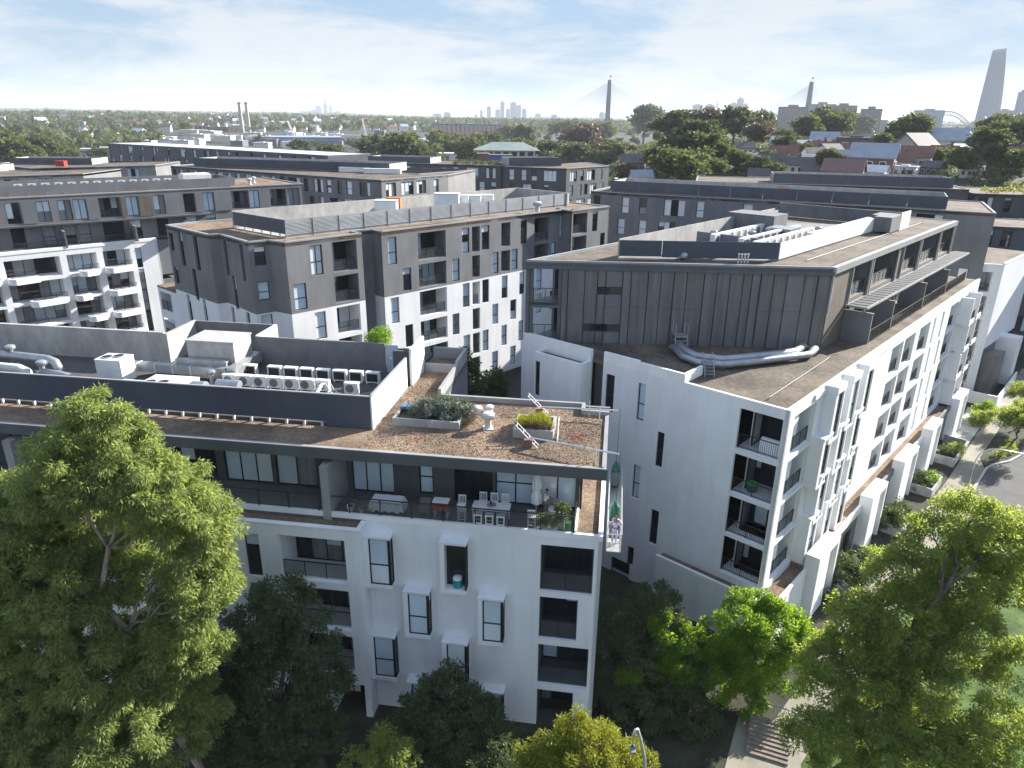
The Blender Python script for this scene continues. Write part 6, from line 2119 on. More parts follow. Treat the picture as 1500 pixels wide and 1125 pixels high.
# (px, py of crown middle, crown width px, kind, label)
mid = [(942, 182, 62, 'far', 'wide flat topped dark fig tree on the ridge nearest the tall bridge pylon'), (988, 186, 60, 'far', 'dark tree on the ridge next to the flat topped fig'), (1030, 184, 62, 'rust', 'brownish tree on the ridge under the pale office towers'), (1072, 186, 62, 'far', 'big dark tree on the ridge under the stepped blue towers'), (1112, 184, 54, 'far', 'dark ridge tree left of the brown apartment slabs'), (1010, 208, 80, 'far', 'broad dark tree below the ridge above the flat white house'),
       (852, 206, 66, 'rust', 'large rust coloured leafless looking tree by the green roof'), (882, 194, 34, 'farl', 'small pale tree in front of the bridge pylon foot'), (825, 190, 34, 'farl', 'pale tree topping the green roof below the bridge cables'), (900, 222, 40, 'farl', 'tall narrow pale green tree beside the grey gabled house'), (800, 232, 70, 'far', 'dark broad tree in the belt behind the timber lined building'), (760, 226, 60, 'farl', 'pale tree in the belt beside the green roofed hall'), (845, 236, 72, 'far', 'dark broad tree at the foot of the rust coloured tree'), (875, 238, 50, 'far', 'dark tree at the end of the belt near the white walls'), (735, 240, 44, 'farl', 'pale tree before the blue shed in the belt'),
       (992, 246, 76, 'farl', 'big round olive tree in front of the flat white house'), (958, 232, 44, 'far', 'dark tree behind the blue roofed white house'), (1076, 234, 36, 'farl', 'rounded grey green tree among the houses below the chimneyed house'), (1108, 242, 34, 'far', 'dark rounded tree at the left end of the red roofed row'), (1104, 200, 44, 'rust', 'autumn coloured tree beside the chimneyed white house'), (1050, 222, 40, 'farl', 'pale grey tree between the white houses'), (1122, 232, 30, 'far', 'small dark tree by the red roofed row'),
       (1322, 196, 60, 'farl', 'tall light olive tree standing above the brick house'), (1308, 208, 36, 'farl', 'shorter olive tree next to the grey gable'), (1442, 226, 64, 'far', 'big round dark tree beyond the red roofs'), (1475, 206, 60, 'far', 'dark tree on the slope under the glass skyscraper'), (1450, 194, 50, 'farl', 'olive tree on the crest under the glass skyscraper'), (1495, 192, 50, 'far', 'dark tree on the crest at the edge below the second skyscraper'), (1215, 186, 56, 'farl', 'olive tree crest before the brown apartment slabs'), (1175, 190, 50, 'farl', 'olive tree crest under the second bridge pylon'), (1255, 190, 40, 'far', 'dark crest tree before the lone brown block'),
       (1212, 236, 44, 'farl', 'light shrubby tree before the red roofed terraces'), (1150, 214, 36, 'far', 'dark tree behind the red roofed row'), (1175, 222, 30, 'farl', 'pale tree between red roofs'), (1290, 212, 36, 'far', 'dark tree behind the blue grey roof'), (1410, 238, 44, 'farl', 'pale green tree over the hedge topped roof'), (1480, 238, 40, 'farl', 'yellowish tree beside the flat white house at the edge'), (1130, 250, 30, 'farl', 'low pale tree at the estate edge'), (1045, 244, 34, 'farl', 'low olive tree right of the big round one'), (918, 256, 44, 'rust', 'bare reddish tree before the white yard walls'),
       (600, 226, 84, 'far', 'wide dark fig tree before the pink silos'), (545, 224, 60, 'far', 'dark tree next to the wide fig before the warehouse'), (480, 236, 60, 'far', 'dark tree close to the two way charcoal building'), (445, 222, 40, 'far', 'dark round tree under the blue edged warehouse'), (655, 216, 56, 'farl', 'pale olive tree between the fig and the silos'), (695, 222, 60, 'farl', 'olive tree under the silo end'), (560, 238, 44, 'farl', 'bright low tree under the wide fig'), (640, 230, 44, 'farl', 'light tree right of the wide fig'), (720, 212, 44, 'far', 'dark tree behind the green roofed hall'), (770, 205, 50, 'far', 'dark distant tree between silos and bridge cables'), (745, 196, 34, 'far', 'small dark tree right of the silo tower'),
       (20, 222, 60, 'farl', 'yellow green park tree at the very edge of the estate'), (58, 226, 56, 'farl', 'second yellow green park tree from the picture edge'), (95, 232, 40, 'farl', 'third yellow green park tree by the red crate'), (38, 234, 60, 'farl', 'low yellow green park tree in front of the others'), (146, 228, 26, 'far', 'small lone tree beside the blue sheds')]
for px, py, w, kd, lab in mid:
    x, y, z, r = hit(px, py + w * .5)
    wm = w / 1110 * r
    put_tree(x, y, z - .3, wm / .80, kd, lab, 'trees beyond the estate', squash=.74)
GR = 'trees of the far wooded suburb'
for i in range(90):
    px = rng.uniform(-20, 900)
    py = rng.uniform(174, 214) if px < 250 else rng.uniform(174, 198)
    x, y, z, r = hit(px, py)
    if 1120 < r < 1190 and 600 < px < 770:
        continue
    put_tree(x, y, z - .5, rng.uniform(13, 22), rng.choice(['far', 'far', 'farl']), 'olive green tree in the mixed trees and houses of the far suburb', GR, small=True, squash=.9)
for i in range(38):
    px = rng.uniform(760, 1200)
    py = rng.uniform(194, 214)
    x, y, z, r = hit(px, py)
    put_tree(x, y, z - .4, rng.uniform(9, 13), rng.choice(['far', 'farl', 'farl']), 'hazy green tree in the belt along the ridge below the bridge', 'belt of trees along the ridge', squash=.8)
for i in range(50):
    px = rng.uniform(920, 1520)
    py = rng.uniform(186, 250)
    x, y, z, r = hit(px, py)
    put_tree(x, y, z - .4, rng.uniform(5, 8.5), rng.choice(['far', 'farl', 'farl']), 'garden tree among the roofs of the hillside houses', 'garden trees on the hillside', squash=.9)
# tree cover too far to tell apart
g = np.random.default_rng(77)
cl = []
for i in range(6400):
    a = R(g.uniform(-44, 44))
    r = 780 + 6200 * g.random() ** 1.6
    x, y = r * sin(a), r * cos(a)
    if r < 1330 and a > R(-26):
        continue
    cl.append((x, y, terrain(x, y) + 2.5, 6 + r * .0016))
cl = np.array(cl)
V = leaf_quads(cl, 26, 7.0, 6.0, 0, g, .62)
o = link('distant_woodland', bulk('distant_woodland', V, np.arange(len(V)).reshape(-1, 4), LEAF['far']))
tag(o, 'woodland and garden trees covering the far hills up to the horizon', 'woodland', kind='stuff')


g = np.random.default_rng(78)
cl = []
for i in range(1500):
    a = R(g.uniform(1, 40))
    r = 175 + 620 * g.random()
    x, y = r * sin(a), r * cos(a)
    cl.append((x, y, terrain(x, y) + .9, 1.6 + r * .0026))
V = leaf_quads(np.array(cl), 60, 1.0, .8, 0, g, .62)
o = link('hillside_shrubs', bulk('hillside_shrubs', V, np.arange(len(V)).reshape(-1, 4), LEAF['farl']))
tag(o, 'garden shrubs and undergrowth between the hillside houses', 'shrubs', kind='stuff')

# ---- houses
def house_parts(wm, rm, chim, flat=False, hip=False):
    b = MB()
    b.box(-.5, .5, -.36, .36, -.6, .42)
    if not flat:
        b.poly((-.5, -.36, .42), (-.5, .36, .42), (-.5, 0, .70 if not hip else .42)).poly((.5, -.36, .42), (.5, .36, .42), (.5, 0, .70 if not hip else .42))
    w = b.mesh('wall', M[wm])
    b = MB()
    if flat:
        b.box(-.53, .53, -.40, .40, .42, .47).box(-.2, .15, -.2, .1, .47, .52)
    elif hip:
        e, t = .55, .42
        b.poly((-e, -t, .40), (e, -t, .40), (.22, 0, .70), (-.22, 0, .70)).poly((e, t, .40), (-e, t, .40), (-.22, 0, .70), (.22, 0, .70)).poly((e, -t, .40), (e, t, .40), (.22, 0, .70)).poly((-e, t, .40), (-e, -t, .40), (-.22, 0, .70))
        b.box(-e + .02, e - .02, -t + .02, t - .02, .36, .395)
    else:
        for sg in (-1, 1):
            b.hexa([(-.55, sg * .42, .375), (.55, sg * .42, .375), (.55, 0, .70), (-.55, 0, .70), (-.55, sg * .42, .405), (.55, sg * .42, .405), (.55, 0, .735), (-.55, 0, .735)])
    rf = b.mesh('roof', M[rm])
    ch = MB().box(.22, .30, .02, .12, .45, .86).box(.21, .31, .01, .13, .86, .89).mesh('chimney', M['brick']) if chim else None
    b = MB()
    b.box(0, .13, -.012, .0, 0, .2)
    wi = b.mesh('window', M['glass'])
    b = MB()
    b.box(-.015, .0, -.02, 0, -.015, .215).box(.13, .145, -.02, 0, -.015, .215).box(0, .13, -.02, 0, -.015, 0).box(0, .13, -.02, 0, .2, .215)
    return w, rf, ch, wi, b.mesh('window_frame', M['white2'])


HP = {}


def house(x, y, z, s, rz, key, label, group=None, wins=True, hs=1.0):
    if key not in HP:
        HP[key] = house_parts(*key)
    w, rf, ch, wi, wf = HP[key]
    t = thing('house', (x, y, z), label, 'house', group, rz)
    t.scale = (s, s, s * hs)
    link('wall', w, t)
    r = link('roof', rf, t)
    if ch:
        link('chimney', ch, r)
    if wins:
        for k in range(3):
            o = link('window', wi, t, (-.4 + k * .3, -.362, .1))
            link('window_frame', wf, o)
        for k in range(2):
            o = link('window', wi, t, (.512 - .0, -.2 + k * .26, .1), R(90))
            link('window_frame', wf, o)
    return t


HL = [(928, 236, 46, ('concd', 'slate', False), -10, 'grey house with a dark gabled roof below the dark fig trees'), (992, 230, 44, ('palew', 'tinw', False, True), 0, 'flat roofed white house with a brick extension above the round olive tree'), (1088, 216, 34, ('palew', 'slate', True), 20, 'white house with several chimneys before the autumn tree'), (1072, 228, 28, ('brick', 'terra', True), -15, 'small dark brick house among the trees under the chimneyed house'), (938, 258, 40, ('palew', 'tinb', False), 15, 'white walled house with a blue grey roof beside the big round olive tree'), (912, 262, 30, ('palew', 'tinw', False, True), 5, 'low white yard building behind the bare reddish tree'),
      (1145, 226, 46, ('palew', 'terra', True), 8, 'white terrace house with a red tiled roof at the near end of the row'), (1172, 222, 40, ('cream', 'terra', True), 8, 'cream terrace house with a red tiled roof in the middle of the row'), (1196, 218, 40, ('palew', 'terra', True), 8, 'terrace house with a red tiled roof at the far end of the row'), (1275, 230, 70, ('brick', 'tinb', False), -6, 'large brick house under a wide blue grey roof with skylights'), (1232, 250, 64, ('brick', 'tinr', False), -8, 'long low house with a faded red roof below the blue grey roof'), (1336, 214, 62, ('concrete', 'slate', False), 60, 'tall grey gabled hall seen from its end wall'), (1386, 206, 58, ('palew', 'tinb', False), 10, 'long pale building with a grey tin roof behind the gabled hall'),
      (1335, 230, 54, ('palew', 'terra', False), -4, 'house with a dark red roof and skylights below the gabled hall'), (1325, 246, 36, ('palew', 'tinw', False, True), -12, 'white shed with a flat tin roof before the dark red roof'), (1380, 228, 38, ('cream', 'terra', True), 25, 'cream house with steep red roof next to the white side wall'), (1402, 220, 30, ('palew', 'tinw', False), 40, 'narrow white house beside the big round dark tree'), (1252, 204, 56, ('brick', 'slate', False, True), 4, 'flat roofed brick block behind the blue grey roof'), (1205, 205, 44, ('brick', 'tinb', False), -4, 'brick house with a dull blue roof behind the red roofed row'), (1480, 234, 44, ('palew', 'tinw', False, True), -6, 'white flat roofed house beyond the hedge topped roof'),
      (1470, 218, 30, ('palew', 'slate', False), 30, 'small pale house on the slope beside the big round dark tree'), (1432, 206, 30, ('palew', 'tinw', False), 12, 'small white house just under the crest trees'), (1140, 206, 26, ('palew', 'tinw', True), 0, 'small white chimneyed house behind the red roofed row'), (1118, 224, 26, ('palew', 'slate', False), 15, 'small white house beside the autumn coloured tree'), (1308, 218, 30, ('cream', 'terra', True), -20, 'small cream house tucked behind the blue grey roof'), (1160, 240, 40, ('palew', 'slate', True), 6, 'white cottage row in front of the red tiled terraces'), (1110, 256, 36, ('palew', 'slate', False), -6, 'low white cottage beside the dark rounded tree'),
      (1028, 236, 30, ('palew', 'tinr', False), 20, 'small house with a pinkish roof next to the flat white house'), (1365, 246, 32, ('concd', 'slate', False), -30, 'dark little house before the cream house'), (1420, 248, 30, ('palew', 'tinw', False, True), 0, 'low white extension behind the hedge topped roof'), (955, 246, 26, ('palew', 'tinw', False, True), 8, 'white flat roofed annex next to the blue roofed white house'), (1186, 250, 30, ('cream', 'slate', True), -12, 'cream cottage with a grey roof near the faded red roof'), (1282, 252, 34, ('palew', 'tinw', False), -20, 'white gabled lean-to at the end of the faded red roof')]
for px, py, w, key, rz, lab in HL:
    x, y, z, r = hit(px, py + w * .36)
    house(x, y, z, w / 1110 * r / 1.3, R(rz) - math.atan2(x, y), tuple(key), lab, 'houses on the hillside')
for i in range(90):
    px, py = rng.uniform(1090, 1510), rng.uniform(198, 254)
    x, y, z, r = hit(px, py)
    house(x, y, z, rng.uniform(5, 8), rng.uniform(-.5, .5), rng.choice([('palew', 'terra', True), ('palew', 'slate', False), ('brick', 'terra', True), ('cream', 'tinb', False)]), 'small hillside house glimpsed between larger roofs and trees', 'small houses glimpsed on the hillside')
for i in range(150):
    px = rng.uniform(-10, 640)
    py = rng.uniform(170, 208) if px < 250 else rng.uniform(170, 194)
    x, y, z, r = hit(px, py)
    house(x, y, z + 1.5, rng.uniform(9, 14), rng.uniform(-.8, .8), rng.choice([('palew', 'terra', False), ('palew', 'tinw', False), ('palew', 'slate', False), ('cream', 'terra', False), ('palew', 'tinb', False)]), 'small pale house among the trees of the far suburb', 'houses of the far suburb', wins=False)
t = thing('hedge', at(1440, 268, 22.1), 'bright yellow green clipped hedge along the roof edge of the furthest dark building', 'hedge')
add_leaves('foliage', t, leaf_quads([(77.5 + i * .5 + g.normal() * .1, 121.6 - i * .105 + g.normal() * .2, 22.5 + g.random() * .5, .5) for i in range(40)], 60, .3, .14, .1, g), LEAF['lime'])
t = thing('hedge', (-14, 170, 23), 'patchy planted roof boxes of green grasses on the dark building with white blinds', 'hedge')
add_leaves('foliage', t, leaf_quads([(-14 + i * .42 + g.normal() * .2, 171.6 - i * .14 + g.normal() * .3, 23.1 + g.random() * .5, .5) for i in range(26)], 60, .35, .12, -.5, g), LEAF['farl'])

# ---- harbour side buildings
def box_thing(name, label, cat, px, ytop, w, D, depth, mk, top=None, base=None, roofm=None, extra=None):
    p = far(px, ytop, D)
    wm = w / 1110 * D
    zb = terrain(p[0], p[1]) - 1 if base is None else base
    t = thing(name, (p[0], p[1], zb), label, cat)
    az = math.atan2(p[0], p[1])
    F = Fr((p[0] - cos(az) * wm / 2, p[1] + sin(az) * wm / 2), 90 + math.degrees(az), 1)
    MB().fbox(F, 0, wm, -depth, 0, zb, p[2]).build('body', M[mk], t)
    MB().fbox(F, -.3, wm + .3, -depth - .3, .3, p[2], p[2] + max(.6, wm * .015)).build('roof', M[roofm or mk], t)
    return t, F, wm, zb, p[2]


t, F, w, zb, zt_ = box_thing('warehouse', 'long pale blue warehouse with a dark blue edge by the harbour', 'warehouse', 442, 203, 108, 850, 40, 'bluep', roofm='blue')
for k in range(12):
    MB().fbox(F, k * w / 12 + .3, (k + 1) * w / 12 - .3, .02, .4, zb + 1.5, zt_ - 2.2).build('wall_panel', M['grey'], t)
b = MB()
b.poly(F(-1, -1, zt_ + 1.4), F(w + 1, -1, zt_ + 1.4), F(w + 1, -20, zt_ + 2.6), F(-1, -20, zt_ + 2.6)).poly(F(-1, -40, zt_ + 1.4), F(w + 1, -40, zt_ + 1.4), F(w + 1, -20, zt_ + 2.6), F(-1, -20, zt_ + 2.6))
b.build('pitched_roof', M['tinb'], t)
t, F, w, zb, zt_ = box_thing('warehouse', 'cream low warehouse with a green roof next to the blue edged one', 'warehouse', 521, 199, 46, 980, 30, 'cream', roofm='greenroof')
for k in range(5):
    MB().fbox(F, 2 + k * 7, 6 + k * 7, .02, .3, zb + 1, zb + 6).build('roller_door', M['grey'], t)
t, F, w, zb, zt_ = box_thing('power_station', 'old brick power station block beside the two tall chimneys', 'power station', 318, 186, 34, 1270, 40, 'brick', roofm='slate')
for k in range(4):
    MB().fbox(F, 4 + k * 8, 8 + k * 8, .02, .3, zb + 6, zt_ - 4).build('tall_window', M['glass'], t)
t2, F2_, w2_, zb2, zt2 = box_thing('power_station', 'sandstone coloured end of the power station next to the chimneys', 'power station', 343, 184, 16, 1240, 30, 'sand', roofm='tinw')
for k in range(2):
    MB().fbox(F2_, 3 + k * 7, 6 + k * 7, .02, .3, zb2 + 5, zt2 - 5).build('tall_window', M['glass'], t2)
t, F, w, zb, zt_ = box_thing('depot', 'pale stone depot left of the power station', 'depot', 285, 191, 34, 1180, 25, 'sand', roofm='tinw')
for k in range(6):
    MB().fbox(F, 2 + k * 5.6, 5 + k * 5.6, .02, .3, zb + 6, zb + 10).build('window', M['glass'], t)
for px, D, lab in ((352, 1230, 'nearer of the two tall grey power station chimneys'), (362, 1255, 'farther of the two tall grey power station chimneys')):
    p = far(px - 2, 150, D)
    t = thing('chimney_stack', (p[0], p[1], terrain(p[0], p[1])), lab, 'chimney')
    z = terrain(p[0], p[1])
    MB().lathe((p[0], p[1], z - 1), [(3.6, 0), (2.7, (p[2] - z) * .6), (2.3, p[2] - z)], 16).build('shaft', M['concrete'], t, smooth=False)
    MB().lathe((p[0], p[1], p[2] - 2), [(2.6, 0), (2.7, 1.5), (2.2, 2.4)], 16).build('rim', M['concd'], t)
t = thing('grain_silos', far(690, 200, 1150), 'row of pinkish grain silos with a pale blue gallery on top', 'silos')
pa, pb = far(636, 184, 1150), far(738, 182, 1150)
zs = terrain(pa[0], pa[1]) - 2
for k in range(16):
    f = (k + .5) / 16
    c = pa * (1 - f) + pb * f
    MB().lathe((c[0], c[1], zs), [(3.15, 0), (3.15, c[2] - zs)], 14).build('silo', M['silo'], t)
az = math.atan2(pb[1] - pa[1], pb[0] - pa[0])
Fg, lg = between(pa[:2], pb[:2], 1)
MB().fbox(Fg, 0, lg, -3.0, 3.0, pa[2] + .1, pa[2] + 3.2).build('gallery', M['bluep'], t)
for k in range(14):
    MB().fbox(Fg, 2 + k * 7.2, 7 + k * 7.2, 3.0, 3.2, pa[2] + 1, pa[2] + 2.4).build('gallery_window', M['glass'], t)
MB().fbox(Fg, -1, lg, -9, -3.2, zs, pa[2] - 1).build('rear_bins', M['siloc'], t)
MB().fbox(Fg, lg, lg + 7, -4, 4, zs, pa[2] + 9).build('headhouse', M['silo'], t)
t, F, w, zb, zt_ = box_thing('apartment_tower', 'peach coloured apartment slab on the far left hill', 'building', 187, 179, 20, 1150, 15, 'sand', roofm='terra')
for r in range(4):
    for k in range(5):
        MB().fbox(F, 1.5 + k * 3.9, 4 + k * 3.9, .02, .3, zt_ - 3.6 - r * 3.4, zt_ - 1.8 - r * 3.4).build('window', M['glass'], t)
x, y, z, r = hit(728, 232)
t = thing('hall', (x, y, z), 'green roofed hall with low pitched roofs before the bridge', 'hall')
p0 = far(728, 216, 330)
Fh = Fr((p0[0] - 9, p0[1]), 88, 1)
zb = terrain(p0[0], p0[1])
MB().fbox(Fh, 0, 26, -16, 0, zb - 1, p0[2] - 1.2).build('wall', M['cream'], t)
MB().hexa([Fh(-1.5, 1.2, p0[2] - 1.2), Fh(28, 1.2, p0[2] - 1.2), Fh(28, -17, p0[2] - 1.2), Fh(-1.5, -17, p0[2] - 1.2), Fh(7, -7, p0[2] + 2), Fh(21, -7, p0[2] + 2), Fh(21, -9, p0[2] + 2), Fh(7, -9, p0[2] + 2)]).build('roof', M['greenroof'], t)
for k in range(7):
    MB().fbox(Fh, 1 + k * 3.6, 3.4 + k * 3.6, .02, .2, p0[2] - 3.6, p0[2] - 1.8).build('window', M['glass'], t)
p0 = far(720, 228, 300)
t = thing('shed', (p0[0], p0[1], 0), 'blue shed with an orange brick wall below the green roofed hall', 'shed')
Fh = Fr((p0[0] - 6, p0[1]), 90, 1)
zb = terrain(p0[0], p0[1])
MB().fbox(Fh, 5, 14, -8, 0, zb - 1, p0[2]).build('wall', M['blue'], t)
MB().fbox(Fh, 0, 4.98, -8, 0, zb - 1, p0[2] + .8).build('brick_wall', M['brick'], t)
MB().fbox(Fh, 4.98, 14.4, -8.4, .4, p0[2], p0[2] + .3).build('roof', M['slate'], t)
for i, (px, py, w, D, mk, lab) in enumerate(((168, 217, 34, 620, 'blue', 'blue shed in the harbour yard'), (120, 219, 50, 640, 'tinw', 'row of pale sheds in the harbour yard beside the blue one'), (240, 215, 60, 700, 'tinb', 'grey blue shed behind the long black building'), (560, 210, 14, 1000, 'red', 'small red and white shed before the far houses'), (640, 246 - 20, 50, 420, 'tinw', 'pale low roof behind the dark building with white blinds'))):
    t, F, wv, zb, zt_ = box_thing('shed', lab, 'shed', px, py, w, D, 12, mk, roofm='tinw')
    for k in range(3):
        MB().fbox(F, wv * (.1 + .3 * k), wv * (.25 + .3 * k), .02, .25, zb + .8, zt_ - .8).build('roller_door', M['grey'], t)
for px, yt, yb, D, lab in ((432, 177, 203, 900, 'pale lattice crane boom over the blue edged warehouse'), (536, 172, 200, 1050, 'red tipped lattice crane boom over the cream warehouse')):
    a, c = far(px, yb, D), far(px - 11 if px < 500 else px - 6, yt, D)
    t = thing('crane', tuple(a), lab, 'crane')
    b = MB()
    for o_ in (-1.1, 1.1):
        b.tube([(a[0] + o_, a[1], a[2]), (c[0] + o_ * .4, c[1], c[2])], .32, 5)
        b.tube([(a[0] + o_, a[1] + 2, a[2]), (c[0] + o_ * .4, c[1] + 1, c[2])], .32, 5)
    for k in range(10):
        f, f2 = k / 10, (k + 1) / 10
        b.tube([(a[0] + (c[0] - a[0]) * f - 1.1 + .7 * f, a[1], a[2] + (c[2] - a[2]) * f), (a[0] + (c[0] - a[0]) * f2 + 1.1 - .7 * f2, a[1], a[2] + (c[2] - a[2]) * f2)], .2, 4)
    b.build('boom', M['palew'], t)
    MB().box(a[0] - 4, a[0] + 4, a[1] - 4, a[1] + 4, terrain(a[0], a[1]) - 1, a[2]).build('cab_base', M['grey'], t)
    if px > 500:
        MB().box(c[0] - 1.2, c[0] + 1.2, c[1] - 1, c[1] + 1, c[2] - 1, c[2] + 1).build('tip', M['red'], t)

for i in range(70):
    px, py = rng.uniform(195, 640), rng.uniform(197, 218)
    x, y, z, r = hit(px, py)
    house(x, y, z + 1, rng.uniform(9, 20), rng.uniform(-.3, .3), rng.choice([('palew', 'tinw', False, True), ('palew', 'tinb', False, True), ('cream', 'tinw', False, True), ('concd', 'tinb', False, True)]), 'low flat shed or container stack in the harbour yards', 'sheds of the harbour yards', wins=False, hs=.7)
for i in range(30):
    px, py = rng.uniform(380, 760), rng.uniform(200, 222)
    x, y, z, r = hit(px, py)
    put_tree(x, y, z - .4, rng.uniform(9, 16), rng.choice(['far', 'far', 'farl']), 'green tree between the estate and the harbour yards', 'trees before the harbour yards', small=r > 450, squash=.8)
# ---- cable stayed bridge
for n_, (px, yt, D, lab) in enumerate(((893, 117, 1580, 'tall dark pylon of the cable stayed bridge with fans of cables, nearer one'), (1189, 120, 1640, 'second pylon of the cable stayed bridge rising before brown apartment slabs'))):
    p = far(px, yt, D)
    t = thing('bridge_pylon', (p[0], p[1], 0), lab, 'bridge pylon')
    hx, hy = (.93, .37)
    s0 = 6.0
    b = MB()
    for sg in (-1, 1):
        b.hexa([(p[0] + sg * 3 - 3, p[1] - 4, -2), (p[0] + sg * 3 + 3, p[1] - 4, -2), (p[0] + sg * 3 + 3, p[1] + 4, -2), (p[0] + sg * 3 - 3, p[1] + 4, -2),
                (p[0] + sg * 1.6 - 1.5, p[1] - 3, p[2]), (p[0] + sg * 1.6 + 1.5, p[1] - 3, p[2]), (p[0] + sg * 1.6 + 1.5, p[1] + 3, p[2]), (p[0] + sg * 1.6 - 1.5, p[1] + 3, p[2])])
    b.build('pylon_leg', M['steel'], t)
    MB().lathe((p[0], p[1], p[2]), [(.35, 0), (.25, 9)], 6).poly((p[0], p[1], p[2] + 8.6), (p[0] + 4, p[1] + 1, p[2] + 8), (p[0] + 4, p[1] + 1, p[2] + 5.6), (p[0], p[1], p[2] + 6)).build('flagpole', M['steel'], t)
    for sg in (-1, 1):
        for k in range(13):
            z = p[2] - 4 - k * 2.0
            ln = 165 - k * 11.5
            MB().tube([(p[0], p[1], z), (p[0] + sg * hx * ln, p[1] + sg * hy * ln * (1 if sg > 0 else 1), 22)], .30, 4).build('stay_cable', M['steel'], t)
    MB().hexa([(p[0] - 190 * hx, p[1] - 190 * hy - 8, 19), (p[0] + 190 * hx, p[1] + 190 * hy - 8, 19), (p[0] + 190 * hx, p[1] + 190 * hy + 8, 19), (p[0] - 190 * hx, p[1] - 190 * hy + 8, 19),
               (p[0] - 190 * hx, p[1] - 190 * hy - 8, 22), (p[0] + 190 * hx, p[1] + 190 * hy - 8, 22), (p[0] + 190 * hx, p[1] + 190 * hy + 8, 22), (p[0] - 190 * hx, p[1] - 190 * hy + 8, 22)]).build('bridge_deck', M['concrete'], t)


# ---- skyline
def tower(px, yt, w, D, mk, label, cap=.4, spire=0, group=None, ribs=0, cat='tower'):
    t, F, wm, zb, zt_ = box_thing('tower', label, cat, px, yt, w, D, max(18, w / 1110 * D * .8), mk, base=0)
    if group:
        t['group'] = group
    dp = max(18, wm * .8)
    h = zt_ - 20
    MB().fbox(F, wm * (.5 - cap / 2), wm * (.5 + cap / 2), -dp * .7, -dp * .2, zt_, zt_ + max(4, h * .06)).build('plant_storey', M[mk], t)
    if spire:
        MB().tube([F(wm / 2, -dp / 2, zt_), F(wm / 2, -dp / 2, zt_ + spire)], D * .0012, 6, D * .0004).build('spire', M['steel'], t)
    k = max(3, int(w / 3.2))
    for j in range(k):
        MB().fbox(F, wm * (j + .2) / k, wm * (j + .5) / k, .05, .6, 10, zt_ - wm * .06).build('facade_rib', M['tower' if mk != 'tower' else 'towerp'], t)
    n = max(2, ribs)
    return t


cw = [(444, 163, 7, 8200), (452, 163, 6, 8200), (459, 161, 7, 8300), (466, 156, 8, 8000), (476, 153, 6, 8100), (484, 156, 4, 8200), (494, 163, 8, 8000)]
cl_ = ['outermost low tower of the far hazy cluster with a thin spire', 'low tower second from the edge of the spired hazy cluster', 'stepped tower in the spired hazy cluster', 'broad tower left of the spire in the hazy cluster', 'tallest tower with a thin spire in the far hazy cluster', 'slim tower right of the spire in the hazy cluster', 'squat tower ending the spired hazy cluster']
for i, (px, yt, w, D) in enumerate(cw):
    tower(px, yt, w, D, 'tower', cl_[i], .5, 70 if i == 4 else 0, 'far cluster with the spire')
p = far(557, 146, 7800)
t = thing('radio_mast', (p[0], p[1], 40), 'thin radio mast alone on the hazy horizon', 'mast')
MB().tube([(p[0], p[1], 30), (p[0], p[1], p[2])], 4, 6, 2).build('mast_pole', M['steel'], t)
MB().box(p[0] - 12, p[0] + 12, p[1] - 5, p[1] + 5, 30, 62).build('mast_base', M['tower'], t)
cw = [(697, 168, 4, 'small stub tower at the edge of the middle skyline'), (705, 162, 4, 'pale narrow tower near the edge of the middle skyline'), (716, 157, 6, 'slim tower standing before the gap in the middle skyline'), (729, 161, 7, 'low stepped tower in the middle skyline'), (736, 150, 6, 'tall slab tower above the silo headhouse'), (744, 160, 6, 'short tower between the two tall ones in the middle skyline'), (752, 151, 9, 'tallest wide tower of the middle skyline'), (760, 155, 7, 'tower leaning on the tallest one in the middle skyline'), (768, 160, 7, 'last tower of the middle skyline before the bridge'), (788, 167, 8, 'low block on the horizon right of the middle skyline'), (812, 169, 9, 'low wide block on the horizon left of the bridge cables'), (882, 165, 8, 'round topped block just left of the tall pylon'), (655, 165, 10, 'grey block alone above the silos'), (640, 167, 12, 'low block beside the grey one above the silos')]
for px, yt, w, lab in cw:
    tower(px, yt, w, 5200, 'tower', lab, .5, 0, 'middle skyline')
cw = [(1022, 154, 14, 'flat topped pale office tower first above the ridge trees'), (1040, 154, 13, 'flat topped pale office tower second above the ridge trees'), (1050, 160, 8, 'small tower with a tiny spire right of the flat topped pair'), (1066, 160, 8, 'low shoulder tower of the stepped blue group'), (1075, 152, 11, 'middle tower of the stepped blue group'), (1085, 145, 9, 'tallest tower of the stepped blue group'), (1092, 153, 7, 'right hand shoulder tower of the stepped blue group'), (1110, 163, 9, 'small pale tower before the second bridge pylon'), (1128, 168, 12, 'low pale tower block before the second bridge pylon')]
for px, yt, w, lab in cw:
    tower(px, yt, w, 4200, 'towerp', lab, .5, 40 if px == 1050 else 0, 'pale towers over the ridge')
for px, yt, w, D, mk, lab in ((1162, 157, 38, 1380, 'towerb', 'brown apartment slab left of the second pylon'), (1205, 153, 34, 1420, 'tower', 'grey apartment slab behind the second pylon'), (1236, 155, 34, 1350, 'towerb', 'brown apartment slab right of the second pylon'), (1277, 160, 26, 1250, 'towerb', 'lone brown tower block between slabs and gabled hall'), (1276, 176, 40, 1300, 'towerp', 'low pale podium in front of the lone brown block'), (1362, 162, 34, 1900, 'tower', 'grey office block in front of the arch bridge'), (1349, 168, 14, 1850, 'tower', 'lower grey block at the side of the office block'), (1472, 162, 22, 2300, 'tower', 'square grey block at the foot of the glass skyscraper'), (1490, 172, 50, 1700, 'steel', 'dark low block under the second skyscraper'), (1428, 178, 8, 2500, 'tower', 'small stone tower between the arch bridge and the skyscraper')):
    tower(px, yt, w, D, mk, lab, .35, 0, None, 4)
